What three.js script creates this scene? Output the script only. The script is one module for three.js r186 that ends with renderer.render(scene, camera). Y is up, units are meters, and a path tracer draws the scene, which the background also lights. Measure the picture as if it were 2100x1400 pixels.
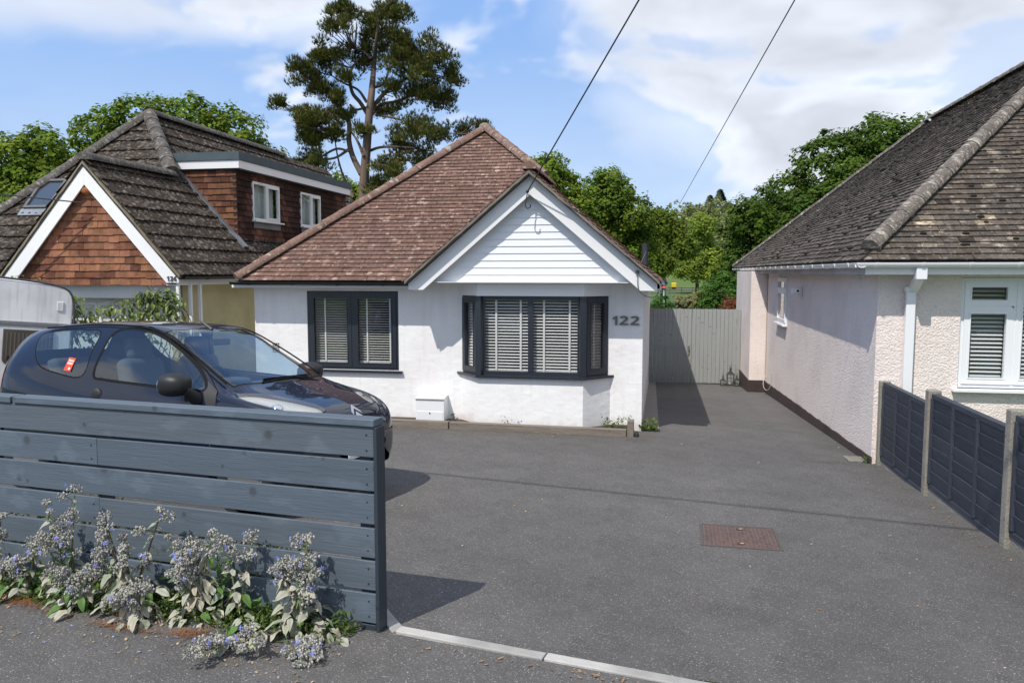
import * as THREE from 'three';
import { mergeGeometries } from 'three/addons/utils/BufferGeometryUtils.js';
import { RoundedBoxGeometry } from 'three/addons/geometries/RoundedBoxGeometry.js';
import { TextGeometry } from 'three/addons/geometries/TextGeometry.js';
import { FontLoader } from 'three/addons/loaders/FontLoader.js';

// ------------------------------------------------------------------ camera, sky, sun, exposure
const scene = new THREE.Scene();
const camera = new THREE.PerspectiveCamera(47.05, 2100 / 1400, 0.1, 4000);
camera.position.set(0, 1.83, 0);
camera.rotation.order = 'YXZ';
camera.rotation.set(-5.05 * Math.PI / 180, 10.57 * Math.PI / 180, 0);
const SUN_TO = new THREE.Vector3(-0.42, 1.31, 0.87).normalize();
const SKY_GAIN = 1.0, SUN_POWER = 3.5, EXPOSURE = 1.2;
const renderer = new THREE.WebGLRenderer({ antialias: true });
renderer.setSize(1024, 682);
renderer.toneMapping = THREE.LinearToneMapping;
renderer.toneMappingExposure = EXPOSURE;
renderer.shadowMap.enabled = true;
renderer.shadowMap.type = THREE.PCFSoftShadowMap;

function rngOf(seed) {
  let s = seed >>> 0;
  return () => { s = (s + 0x6d2b79f5) | 0; let t = Math.imul(s ^ (s >>> 15), 1 | s); t = (t + Math.imul(t ^ (t >>> 7), 61 | t)) ^ t; return ((t ^ (t >>> 14)) >>> 0) / 4294967296; };
}
const lerp = (a, b, t) => a + (b - a) * t, clamp = (x, a = 0, b = 1) => Math.min(b, Math.max(a, x));
const smooth = (a, b, x) => { const t = clamp((x - a) / (b - a)); return t * t * (3 - 2 * t); };
function hash2(x, y, s) { let h = Math.imul(x, 374761393) + Math.imul(y, 668265263) + Math.imul(s, 2147483647 ^ 0x5bd1e995); h = Math.imul(h ^ (h >>> 13), 1274126177); return ((h ^ (h >>> 16)) >>> 0) / 4294967296; }
function vnoise(x, y, per, s) {                       // value noise, repeating every per cells (per = 0: never)
  const xi = Math.floor(x), yi = Math.floor(y), xf = x - xi, yf = y - yi, w = (n) => per ? ((n % per) + per) % per : n;
  const u = xf * xf * (3 - 2 * xf), v = yf * yf * (3 - 2 * yf), x0 = w(xi), x1 = w(xi + 1), y0 = w(yi), y1 = w(yi + 1);
  return lerp(lerp(hash2(x0, y0, s), hash2(x1, y0, s), u), lerp(hash2(x0, y1, s), hash2(x1, y1, s), u), v);
}
function fbm(x, y, per, s, oct = 4, gain = 0.5) {
  let a = 1, t = 0, n = 0;
  for (let i = 0; i < oct; i++) { t += a * vnoise(x, y, per, s + i * 17); n += a; a *= gain; x *= 2; y *= 2; per *= 2; }
  return t / n;
}

// the sky: air and clouds on a computed dome
{
  const W = 2048, H = 1024, data = new Float32Array(W * H * 4);
  for (let j = 0; j < H; j++) {
    const el = (j + 0.5) / H * Math.PI - Math.PI / 2, sy = Math.sin(el), ce = Math.cos(el);
    for (let i = 0; i < W; i++) {
      const az = (i + 0.5) / W * 2 * Math.PI - Math.PI;          // equirect: u = atan2(z, x) / 2pi + 0.5
      const dx = ce * Math.cos(az), dz = ce * Math.sin(az);
      const up = Math.max(sy, 0), k = Math.pow(1 - up, 3.2);
      let r = lerp(0.165, 0.43, k), g = lerp(0.33, 0.62, k), b = lerp(0.72, 0.86, k);
      const sd = dx * SUN_TO.x + sy * SUN_TO.y + dz * SUN_TO.z;
      const halo = 0.22 * Math.pow(Math.max(sd, 0), 12);
      r += halo; g += halo; b += halo * 0.9;
      if (sy > 0) {
        // a cloud deck, seen in perspective; more of it towards the east, wisps in the west
        const q = 1 / (sy + 0.3), px = dx * q, pz = dz * q, a0 = Math.atan2(dx, -dz) * 57.3;   // 0 = along -z, east positive
        const wx = fbm(px * 1.6 + 3.1, pz * 1.6 + 7.7, 0, 11, 5) - 0.5, wz = fbm(px * 1.6 + 11.3, pz * 1.6 + 2.2, 0, 12, 5) - 0.5;
        const n = fbm(px * 1.9 + wx * 1.1 + 5.3, pz * 1.9 + sy * 2.4 + wz * 1.1 + 1.7, 0, 5, 7, 0.54);
        const wisp = fbm(px * 0.9 + wx * 1.4 + 20.0, pz * 1.3 + sy * 3 + wz * 1.6 + 9.0, 0, 31, 6, 0.56);
        const edge = 1.5 + 16 * (n - 0.5) + 9 * (wz) - 6 * smooth(0.12, 0.3, sy);
        const east = smooth(edge - 5, edge + 7, a0) * (1 - smooth(95, 150, a0));
        const cov = 0.585 - 0.27 * east - 0.075 * smooth(45, 100, Math.abs(a0 + 10));
        let c = smooth(cov, cov + 0.12, n) * smooth(0.0, 0.05, sy) * 0.96;
        const west = smooth(-12, -22, a0) * (1 - smooth(-70, -110, a0)) * smooth(0.2, 0.3, sy);
        c = Math.max(c, (0.28 + 0.72 * west) * 0.85 * smooth(0.60 - 0.22 * west, 0.86 - 0.2 * west, wisp), 0.55 * east);
        c = Math.max(c, 0.3 * smooth(0.36, 0.6, wisp) * smooth(0.3, 0.05, sy));
        const body = smooth(cov + 0.04, cov + 0.34, n), lump = fbm(px * 4.2 + wx * 3, pz * 4.2 + sy * 6 + wz * 3, 0, 77, 5, 0.55);
        const lit = lerp(0.8, 0.6, clamp(body * 1.1)) + (lump - 0.5) * 0.34;
        r = lerp(r, lit * 0.95, c); g = lerp(g, lit * 1.0, c); b = lerp(b, lit * 1.1, c);
      } else {
        const t = smooth(0, -0.1, sy); r = lerp(r, 0.2, t); g = lerp(g, 0.22, t); b = lerp(b, 0.2, t);
      }
      const o = (j * W + i) * 4; data[o] = r * SKY_GAIN; data[o + 1] = g * SKY_GAIN; data[o + 2] = b * SKY_GAIN; data[o + 3] = 1;
    }
  }
  const t = new THREE.DataTexture(data, W, H, THREE.RGBAFormat, THREE.FloatType);
  t.mapping = THREE.EquirectangularReflectionMapping; t.magFilter = t.minFilter = THREE.LinearFilter; t.colorSpace = THREE.LinearSRGBColorSpace; t.needsUpdate = true;
  scene.background = t; scene.environment = t;
}
const sun = new THREE.DirectionalLight(new THREE.Color(1.0, 0.95, 0.87), SUN_POWER);
sun.position.copy(SUN_TO).multiplyScalar(80).add(new THREE.Vector3(-3, 0, -12));
sun.target.position.set(-3, 0, -12);
sun.castShadow = true;
sun.shadow.mapSize.set(4096, 4096);
Object.assign(sun.shadow.camera, { left: -45, right: 45, top: 45, bottom: -45, near: 1, far: 200 });
scene.add(sun, sun.target);

// ------------------------------------------------------------------ helpers: things, parts, geometry
const GROUPS = { oak_tree: 'leafy trees behind the houses', borage_plant: 'borage plants along the foot of the blue fence', lantern: 'lanterns by the gate', overhead_cable: 'overhead cables', conifer_tree: 'conifers on the hill', round_tree: 'trees on the far hill', weed: 'weeds around the drive', climbing_plant: 'climbers on the tile-hung house' };
const V = (x, y, z) => new THREE.Vector3(x, y, z);
const used = new Map(), BASE = new Map();
function numbered(n) { const k = used.get(n) ?? 0; used.set(n, k + 1); return k ? `${n}_${String(k).padStart(3, '0')}` : n; }
function thing(name, label, category, [x, y, z], group, kind) {    // a Group at a thing's base; parts are given in world metres and moved to it
  const o = new THREE.Group(); o.name = numbered(name); o.position.set(x, y, z); scene.add(o);
  o.userData = { label, category }; group ??= GROUPS[name]; if (group) o.userData.group = group; if (kind) o.userData.kind = kind;
  BASE.set(o, o.position.clone()); return o;
}
function shade(m) { m.castShadow = m.receiveShadow = true; return m; }
function part(parent, name, geo, mat, label) {                      // a named child mesh; geometry in the world coordinates of the thing
  const b = BASE.get(parent), g = b.lengthSq() ? geo.clone().translate(-b.x, -b.y, -b.z) : geo;
  const m = shade(new THREE.Mesh(g, mat)); m.name = name; if (label) m.userData.label = label;
  parent.add(m); BASE.set(m, b); return m;
}
function solo(name, geo, mat, label, category, kind, group) {       // a thing (or piece of the setting) of one mesh
  const m = shade(new THREE.Mesh(geo, mat)); m.name = numbered(name); m.userData = { label, category };
  group ??= GROUPS[name]; if (kind) m.userData.kind = kind; if (group) m.userData.group = group; scene.add(m); BASE.set(m, V(0, 0, 0)); return m;
}
function flat(g) { return g.index ? g.toNonIndexed() : g; }
function boxUV(g, s = 1, du = 0, dv = 0) {                          // texture coordinates in metres, by the face's main direction
  g = flat(g); const p = g.attributes.position, n = p.count, uv = new Float32Array(n * 2);
  const a = V(), b = V(), c = V();
  for (let i = 0; i < n; i += 3) {
    a.fromBufferAttribute(p, i); b.fromBufferAttribute(p, i + 1); c.fromBufferAttribute(p, i + 2);
    const e = b.clone().sub(a).cross(c.clone().sub(a)), ax = Math.abs(e.x), ay = Math.abs(e.y), az = Math.abs(e.z);
    [a, b, c].forEach((q, k) => {
      const [u, v] = ax >= ay && ax >= az ? [q.z, q.y] : ay >= az ? [q.x, q.z] : [q.x, q.y];
      uv[(i + k) * 2] = u * s + du; uv[(i + k) * 2 + 1] = v * s + dv;
    });
  }
  g.setAttribute('uv', new THREE.BufferAttribute(uv, 2)); return g;
}
const box = (w, h, d, x = 0, y = 0, z = 0) => boxUV(new THREE.BoxGeometry(w, h, d).translate(x, y, z));
const span = (x0, x1, y0, y1, z0, z1) => box(x1 - x0, y1 - y0, z1 - z0, (x0 + x1) / 2, (y0 + y1) / 2, (z0 + z1) / 2);
const rbox = (w, h, d, r, x = 0, y = 0, z = 0) => boxUV(new RoundedBoxGeometry(w, h, d, 1, r).translate(x, y, z));
const rspan = (x0, x1, y0, y1, z0, z1, r = 0.006) => rbox(x1 - x0, y1 - y0, z1 - z0, r, (x0 + x1) / 2, (y0 + y1) / 2, (z0 + z1) / 2);
function prism(pts, z0, z1, holes = []) {                           // outline in x, y pushed from z0 to z1
  const s = new THREE.Shape(pts.map(([x, y]) => new THREE.Vector2(x, y)));
  for (const h of holes) s.holes.push(new THREE.Path(h.map(([x, y]) => new THREE.Vector2(x, y))));
  return boxUV(new THREE.ExtrudeGeometry(s, { depth: z1 - z0, bevelEnabled: false }).translate(0, 0, z0));
}
const rect = (x0, x1, y0, y1) => [[x0, y0], [x1, y0], [x1, y1], [x0, y1]];
function plate(pts) {                                               // outline in x, z lying flat, pushed from y0 to y1: pts, y0, y1
  return (y0, y1) => boxUV(new THREE.ExtrudeGeometry(new THREE.Shape(pts.map(([x, z]) => new THREE.Vector2(x, -z))), { depth: y1 - y0, bevelEnabled: false }).rotateX(-Math.PI / 2).translate(0, y0, 0));
}
function keep(g) { g = flat(g); for (const k of Object.keys(g.attributes)) if (!['position', 'normal', 'uv'].includes(k)) g.deleteAttribute(k); return g; }
const join = (list) => mergeGeometries(list.map(keep));
function rod(a, b, r, seg = 6, r2 = r) {
  const d = b.clone().sub(a), g = new THREE.CylinderGeometry(r2, r, d.length(), seg);
  g.applyQuaternion(new THREE.Quaternion().setFromUnitVectors(V(0, 1, 0), d.clone().normalize())).translate((a.x + b.x) / 2, (a.y + b.y) / 2, (a.z + b.z) / 2);
  return flat(g);
}
const tube = (pts, r, n = 24, seg = 6) => flat(new THREE.TubeGeometry(new THREE.CatmullRomCurve3(pts), n, r, seg));
function taper(pts, radii, n = 20, seg = 7) {                       // a tube whose radius follows radii
  const curve = new THREE.CatmullRomCurve3(pts), g = new THREE.TubeGeometry(curve, n, 1, seg), p = g.attributes.position, c = V();
  for (let i = 0; i <= n; i++) {
    const t = i / n, f = t * (radii.length - 1), k = Math.min(Math.floor(f), radii.length - 2), r = lerp(radii[k], radii[k + 1], f - k);
    curve.getPointAt(t, c);
    for (let j = 0; j <= seg; j++) { const q = i * (seg + 1) + j; p.setXYZ(q, c.x + (p.getX(q) - c.x) * r, c.y + (p.getY(q) - c.y) * r, c.z + (p.getZ(q) - c.z) * r); }
  }
  return flat(g);
}
class Soup {                                                        // a bag of coloured triangles
  constructor() { this.p = []; this.u = []; this.c = []; this.n = []; }
  tri(a, b, c, ua, ub, uc, col, na) {
    this.p.push(a[0], a[1], a[2], b[0], b[1], b[2], c[0], c[1], c[2]);
    this.u.push(ua[0], ua[1], ub[0], ub[1], uc[0], uc[1]);
    for (let i = 0; i < 3; i++) this.c.push(col[0], col[1], col[2]);
    if (na) for (let i = 0; i < 3; i++) this.n.push(na[0], na[1], na[2]);
  }
  quad(a, b, c, d, col, na) { const U = [[0, 0], [1, 0], [1, 1], [0, 1]]; this.tri(a, b, c, U[0], U[1], U[2], col, na); this.tri(a, c, d, U[0], U[2], U[3], col, na); }
  geo() {
    const g = new THREE.BufferGeometry();
    g.setAttribute('position', new THREE.Float32BufferAttribute(this.p, 3));
    g.setAttribute('uv', new THREE.Float32BufferAttribute(this.u, 2));
    g.setAttribute('color', new THREE.Float32BufferAttribute(this.c, 3));
    if (this.n.length === this.p.length) g.setAttribute('normal', new THREE.Float32BufferAttribute(this.n, 3)); else g.computeVertexNormals();
    return g;
  }
}

// ------------------------------------------------------------------ textures and materials
function tex(size, fn, srgb, repeat = 1, h = size) {                // fn(x, y) -> [r, g, b] 0..1 (or a number)
  const d = new Uint8Array(size * h * 4);
  for (let y = 0; y < h; y++) for (let x = 0; x < size; x++) {
    const v = fn(x / size, y / h, x, y), o = (y * size + x) * 4, a = typeof v === 'number' ? [v, v, v] : v;
    d[o] = clamp(a[0]) * 255; d[o + 1] = clamp(a[1]) * 255; d[o + 2] = clamp(a[2]) * 255; d[o + 3] = 255;
  }
  const t = new THREE.DataTexture(d, size, h); t.wrapS = t.wrapT = THREE.RepeatWrapping; t.magFilter = THREE.LinearFilter; t.minFilter = THREE.LinearMipmapLinearFilter; t.generateMipmaps = true;
  if (srgb) t.colorSpace = THREE.SRGBColorSpace;
  t.repeat.set(Array.isArray(repeat) ? repeat[0] : repeat, Array.isArray(repeat) ? repeat[1] : repeat); t.needsUpdate = true; return t;
}
const toS = (l) => l <= 0.0031308 ? 12.92 * l : 1.055 * Math.pow(l, 1 / 2.4) - 0.055;      // linear reflectance to sRGB code value
const S3 = (r, g, b) => [toS(r), toS(g), toS(b)];
const lin = (r, g, b) => new THREE.Color().setRGB(r, g, b);
const mat = (o) => new THREE.MeshStandardMaterial({ roughness: 0.8, metalness: 0, ...o });
const phys = (o) => new THREE.MeshPhysicalMaterial({ roughness: 0.5, metalness: 0, ...o });
const plain = (r, g, b, rough = 0.6, extra = {}) => mat({ color: lin(r, g, b), roughness: rough, ...extra });

const M = {};
// asphalt: dark binder, pale and dark chippings
{
  const R = rngOf(5), N = 1024, hgt = new Float32Array(N * N), col = new Float32Array(N * N);
  for (let y = 0; y < N; y++) for (let x = 0; x < N; x++) { hgt[y * N + x] = 0.35 * fbm(x / 12, y / 12, 86, 3, 2); col[y * N + x] = 0.078 + 0.04 * (fbm(x / 128, y / 128, 8, 9, 4) - 0.5); }
  for (let k = 0; k < 22000; k++) {
    const cx = R() * N, cy = R() * N, r = 1.4 + R() * R() * 3.9, tone = R(), a = tone > 0.987 ? 0.4 : tone > 0.88 ? 0.2 + R() * 0.09 : 0.065 + R() * 0.09, hh = 0.4 + R() * 0.5, sq = 0.6 + R() * 0.8, an = R() * 3.14, ca = Math.cos(an), sa = Math.sin(an);
    for (let y = -7; y <= 7; y++) for (let x = -7; x <= 7; x++) {
      const u = (x * ca + y * sa) * sq, v = (-x * sa + y * ca) / sq, q = (u * u + v * v) / (r * r); if (q > 1) continue;
      const o = (((cy + y) | 0) + N) % N * N + (((cx + x) | 0) + N) % N, h2 = hh * (1 - q * q * 0.6);
      if (h2 > hgt[o]) { hgt[o] = h2; col[o] = a; }
    }
  }
  const c = (w) => tex(N, (u, v, x, y) => { const a = col[y * N + x]; return S3(a * w[0], a * w[1], a * w[2]); }, true, 1 / 1.1);
  const bump = tex(N, (u, v, x, y) => hgt[y * N + x], false, 1 / 1.1);
  M.asphalt = mat({ map: c([1.24, 1.19, 1.135]), bumpMap: bump, bumpScale: 0.004, roughness: 0.9, vertexColors: true });
}
// trowelled masonry paint and pebble-dash
const trowel = tex(1024, (u, v) => { const a = fbm(u * 10, v * 16, 0, 0, 1), b = fbm(u * 12, v * 18, 12, 41, 4, 0.42), w = fbm(u * 5, v * 5, 5, 43, 3); return clamp(0.15 + 0.75 * b * (0.5 + w) + 0.0 * a); }, false, 1 / 1.3);
const pebble = (() => {
  const N = 1024, R = rngOf(77), h = new Float32Array(N * N).fill(0.1);
  for (let k = 0; k < 9000; k++) { const cx = R() * N, cy = R() * N, r = 4 + R() * 7, top = 0.4 + R() * 0.6, e = 0.7 + R() * 0.5;
    for (let y = -12; y <= 12; y++) for (let x = -12; x <= 12; x++) { const q = (x * x * e + y * y / e) / (r * r); if (q > 1) continue; const o = (((cy + y) | 0) + N) % N * N + (((cx + x) | 0) + N) % N; h[o] = Math.max(h[o], top * Math.sqrt(1 - q)); } }
  return tex(N, (u, v, x, y) => h[y * N + x], false, 1 / 1.6);
})();
const dirt = (base, amp, s, seed, oct = 5) => tex(512, (u, v) => { const n = fbm(u * s, v * s, s, seed, oct, 0.6) - 0.5; return S3(...base.map((c) => c * (1 + amp * n * 2))); }, true, 0.35);
const wallStain = tex(1024, (u, v) => {
  const n = fbm(u * 4, v * 4, 4, 3, 5, 0.6), st = fbm(u * 40, v * 3, 40, 13, 3), sp = fbm(u * 90, v * 90, 90, 19, 2), base = smooth(0.83, 0.745, v + 0.1 * (fbm(u * 14, v * 9, 14, 27, 4) - 0.5)) * (v > 0.6 ? 1 : 0);
  const k = 1 - 0.16 * base - 0.05 * smooth(0.5, 0.75, n) - 0.03 * smooth(0.55, 0.8, st) - 0.06 * smooth(0.78, 0.86, sp);
  return S3(0.84 * k, 0.84 * k * (0.5 + k * 0.5), 0.835 * k * (0.45 + k * 0.55));
}, true, 1 / 3.1);
M.whiteRender = mat({ map: wallStain, bumpMap: trowel, bumpScale: 0.0065, roughness: 0.85 });
const pinkStain = tex(1024, (u, v) => {
  const n = fbm(u * 4, v * 4, 4, 3, 5, 0.6), st = fbm(u * 50, v * 3, 50, 13, 3), sp = fbm(u * 128, v * 128, 128, 19, 2);
  const k = 1 - 0.08 * smooth(0.45, 0.75, n) - 0.03 * smooth(0.5, 0.8, st) - 0.1 * smooth(0.62, 0.8, sp);
  return S3(0.83 * k, 0.735 * k, 0.685 * k);
}, true, 1 / 2.7);
M.pinkRender = mat({ map: pinkStain, bumpMap: pebble, bumpScale: 0.0065, roughness: 0.9 });
M.yellowRender = mat({ map: dirt([0.5, 0.44, 0.25], 0.2, 6, 81), bumpMap: trowel, bumpScale: 0.006, roughness: 0.9 });
M.plinth = mat({ map: dirt([0.055, 0.036, 0.033], 0.5, 8, 83), bumpMap: pebble, bumpScale: 0.012, roughness: 0.75 });
M.whitePaint = mat({ map: dirt([0.8, 0.8, 0.8], 0.05, 5, 91), roughness: 0.42 });
M.upvc = phys({ color: lin(0.8, 0.81, 0.83), roughness: 0.32, clearcoat: 0.15, clearcoatRoughness: 0.3 });
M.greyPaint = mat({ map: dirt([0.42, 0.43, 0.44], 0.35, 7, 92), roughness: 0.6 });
M.anthracite = phys({ color: lin(0.021, 0.026, 0.036), roughness: 0.34, clearcoat: 0.25, clearcoatRoughness: 0.3 });
M.blackPlastic = plain(0.012, 0.012, 0.014, 0.35);
M.dark = plain(0.015, 0.015, 0.016, 0.9);
M.room = plain(0.035, 0.033, 0.03, 0.95);
M.roomDark = plain(0.025, 0.022, 0.02, 0.95);
M.slat = plain(0.74, 0.74, 0.73, 0.45);
M.glass = phys({ color: lin(0.97, 0.975, 0.97), roughness: 0.0, transmission: 1, thickness: 0, ior: 1.5 });
M.deck = plain(0.03, 0.025, 0.022, 0.95);
M.mortar = mat({ map: dirt([0.2, 0.18, 0.15], 0.5, 12, 95), roughness: 0.95 });
M.lead = mat({ map: dirt([0.2, 0.22, 0.25], 0.35, 9, 96), roughness: 0.5, metalness: 0.3 });
M.felt = mat({ map: dirt([0.06, 0.085, 0.1], 0.25, 9, 97), roughness: 0.7 });
// roof tiles: clay or concrete with lichen; the tint of a single tile comes from its own colour
function lichen(base, spots, seed, dens, fine) {
  const N = 1024, R = rngOf(seed), m = new Float32Array(N * N), hue = new Float32Array(N * N);
  for (let k = 0; k < dens; k++) {
    const cx = R() * N, cy = R() * N, r = 5 + R() * R() * 26, s = (k * 131) | 0, tone = R();
    for (let y = -34; y <= 34; y++) for (let x = -34; x <= 34; x++) {
      const an = Math.atan2(y, x), q = Math.hypot(x * 0.8, y * 1.2) / (r * (0.65 + 0.7 * vnoise(Math.cos(an) * 2 + 9, Math.sin(an) * 2 + 9, 0, s))); if (q > 1) continue;
      const o = (((cy + y) | 0) + N) % N * N + (((cx + x) | 0) + N) % N; m[o] = Math.max(m[o], smooth(1, 0.55, q) * (0.45 + 0.55 * tone)); hue[o] = tone;
    }
  }
  return tex(N, (u, v, x, y) => {
    const n = fbm(u * 24, v * 24, 24, seed, 4, 0.6), l = m[y * N + x] * (0.55 + 0.6 * fbm(u * 90, v * 90, 90, seed + 2, 2)), f = smooth(0.60, 0.8, fbm(u * 120, v * 120, 120, seed + 5, 2)) * fine;
    const c = base.map((b, i) => lerp(lerp(b * (0.6 + 0.8 * n), spots[i] * (0.7 + 0.3 * hue[y * N + x]), clamp(l)), spots[i], f));
    return S3(...c);
  }, true, 1 / 2.3);
}
const gritty = tex(512, (u, v) => fbm(u * 64, v * 64, 64, 55, 4, 0.65), false, 1 / 0.7);
M.tileWhite = phys({ specularIntensity: 0.35, ...{ map: lichen([0.163, 0.1, 0.08], [0.48, 0.36, 0.3], 201, 300, 0.12), bumpMap: gritty, bumpScale: 0.005, roughness: 0.9, vertexColors: true } });
M.tilePink = phys({ specularIntensity: 0.35, ...{ map: lichen([0.09, 0.076, 0.064], [0.34, 0.29, 0.23], 202, 300, 0.26), bumpMap: gritty, bumpScale: 0.006, roughness: 0.9, vertexColors: true } });
M.tileDark = phys({ specularIntensity: 0.35, ...{ map: lichen([0.04, 0.031, 0.025], [0.19, 0.165, 0.14], 203, 900, 0.26), bumpMap: gritty, bumpScale: 0.006, roughness: 0.92, vertexColors: true } });
M.tileHung = phys({ specularIntensity: 0.35, ...{ map: lichen([0.225, 0.1, 0.06], [0.1, 0.06, 0.045], 204, 60, 0.05), bumpMap: gritty, bumpScale: 0.005, roughness: 0.88, vertexColors: true } });
M.ridgeGrey = mat({ map: lichen([0.13, 0.11, 0.095], [0.45, 0.42, 0.36], 205, 700, 0.4), bumpMap: gritty, bumpScale: 0.01, roughness: 0.95 });
M.ridgeBrown = mat({ map: lichen([0.19, 0.115, 0.09], [0.42, 0.36, 0.3], 206, 260, 0.3), bumpMap: gritty, bumpScale: 0.008, roughness: 0.95 });
M.ridgeDark = mat({ map: lichen([0.085, 0.075, 0.068], [0.28, 0.26, 0.23], 207, 700, 0.4), bumpMap: gritty, bumpScale: 0.01, roughness: 0.95 });
// timber: grain along u, knots
function timber(light, darkc, knotc, seed, knots, scaleU, scaleV, worn = 0) {
  const W = 2048, H = 512, R = rngOf(seed), K = [];
  for (let k = 0; k < knots; k++) K.push([R(), R(), 0.006 + R() * 0.014]);
  const field = (u, v) => {
    let du = 0, kn = 0;
    for (const [ku, kv, r] of K) { let x = u - ku, y = (v - kv); x -= Math.round(x); y -= Math.round(y); x *= 4; const d = Math.hypot(x, y * 0.9); if (d < 0.16) { du += 0.025 * Math.exp(-d * d / 0.0022) * Math.sign(y || 1); kn = Math.max(kn, smooth(r * 2.6, r * 0.9, d)); } }
    const g = fbm(u * 3, (v + du) * 26, 0, seed, 4), f = fbm(u * 30, (v + du) * 150, 0, seed + 3, 2);
    return [g, f, kn];
  };
  const cache = new Float32Array(W * H * 3);
  for (let y = 0; y < H; y++) for (let x = 0; x < W; x++) { const q = field(x / W, y / H); cache.set(q, (y * W + x) * 3); }
  const at = (x, y) => [0, 1, 2].map((i) => cache[(y * W + x) * 3 + i]);
  const map = tex(W, (u, v, x, y) => { const [g, f, k] = at(x, y), w = worn * smooth(0.62, 0.75, fbm(u * 14, v * 6, 14, seed + 9, 4)); const t = clamp(0.5 + (g - 0.5) * 0.75 + (f - 0.5) * 0.5); return S3(...[0, 1, 2].map((i) => lerp(lerp(lerp(darkc[i], light[i], t), knotc[i], k * 0.75), light[i] * 1.5, w))); }, true, [scaleU, scaleV], H);
  const bump = tex(W, (u, v, x, y) => { const [g, f, k] = at(x, y); return clamp(g * 0.5 + f * 0.5 - k * 0.2); }, false, [scaleU, scaleV], H);
  return { map, bumpMap: bump };
}
M.fencePaint = mat({ ...timber([0.1, 0.13, 0.164], [0.074, 0.097, 0.123], [0.05, 0.055, 0.06], 301, 30, 0.28, 1.1, 0.3), bumpScale: 0.002, roughness: 0.55 });
M.fenceTones = [[0.93, 0.93, 0.92], [1, 1, 1], [1.08, 1.07, 1.05], [1.02, 0.99, 0.95]].map((c) => { const m = M.fencePaint.clone(); m.color = lin(...c); return m; });
M.fenceDark = mat({ color: lin(0.32, 0.34, 0.37), map: M.fencePaint.map, bumpMap: M.fencePaint.bumpMap, bumpScale: 0.004, roughness: 0.5 });
M.sleeper = mat({ ...timber([0.27, 0.235, 0.195], [0.13, 0.11, 0.09], [0.07, 0.06, 0.05], 302, 8, 0.4, 1.2), bumpScale: 0.008, roughness: 0.95 });
M.gatePaint = mat({ ...timber([0.33, 0.34, 0.335], [0.26, 0.268, 0.262], [0.16, 0.16, 0.15], 303, 14, 0.4, 1.0), bumpScale: 0.002, roughness: 0.7 });
M.lapPanel = mat({ ...timber([0.046, 0.055, 0.075], [0.026, 0.032, 0.046], [0.02, 0.02, 0.025], 304, 16, 0.35, 1.2, 0.25), bumpScale: 0.004, roughness: 0.6 });
M.lapTones = [[0.85, 0.86, 0.9], [1, 1, 1], [1.15, 1.12, 1.1], [1.3, 1.25, 1.18]].map((c) => { const m = M.lapPanel.clone(); m.color = lin(...c); return m; });
M.concrete = mat({ map: tex(512, (u, v) => { const n = fbm(u * 8, v * 8, 8, 61, 5, 0.65), s = fbm(u * 100, v * 100, 100, 66, 2), k = 0.75 + 0.5 * n - 0.35 * smooth(0.68, 0.8, s); return S3(0.27 * k, 0.25 * k, 0.21 * k); }, true, 1 / 0.9), bumpMap: gritty, bumpScale: 0.008, roughness: 0.95 });
M.kerb = mat({ map: dirt([0.36, 0.35, 0.33], 0.55, 10, 62), bumpMap: gritty, bumpScale: 0.004, roughness: 0.92 });
M.bark = mat({ map: dirt([0.09, 0.07, 0.055], 0.5, 14, 64), bumpMap: gritty, bumpScale: 0.02, roughness: 0.95 });
M.pineBark = mat({ map: dirt([0.165, 0.12, 0.095], 0.6, 14, 65), bumpMap: gritty, bumpScale: 0.02, roughness: 0.95 });
M.leaf = mat({ vertexColors: true, roughness: 0.62 });
M.leafThin = phys({ vertexColors: true, roughness: 0.85, specularIntensity: 0.25, transmission: 0.42, thickness: 0 });
M.steel = plain(0.4, 0.4, 0.4, 0.35, { metalness: 0.9 });
M.chrome = plain(0.75, 0.75, 0.77, 0.12, { metalness: 1 });
M.cable = plain(0.02, 0.02, 0.022, 0.6);
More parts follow.
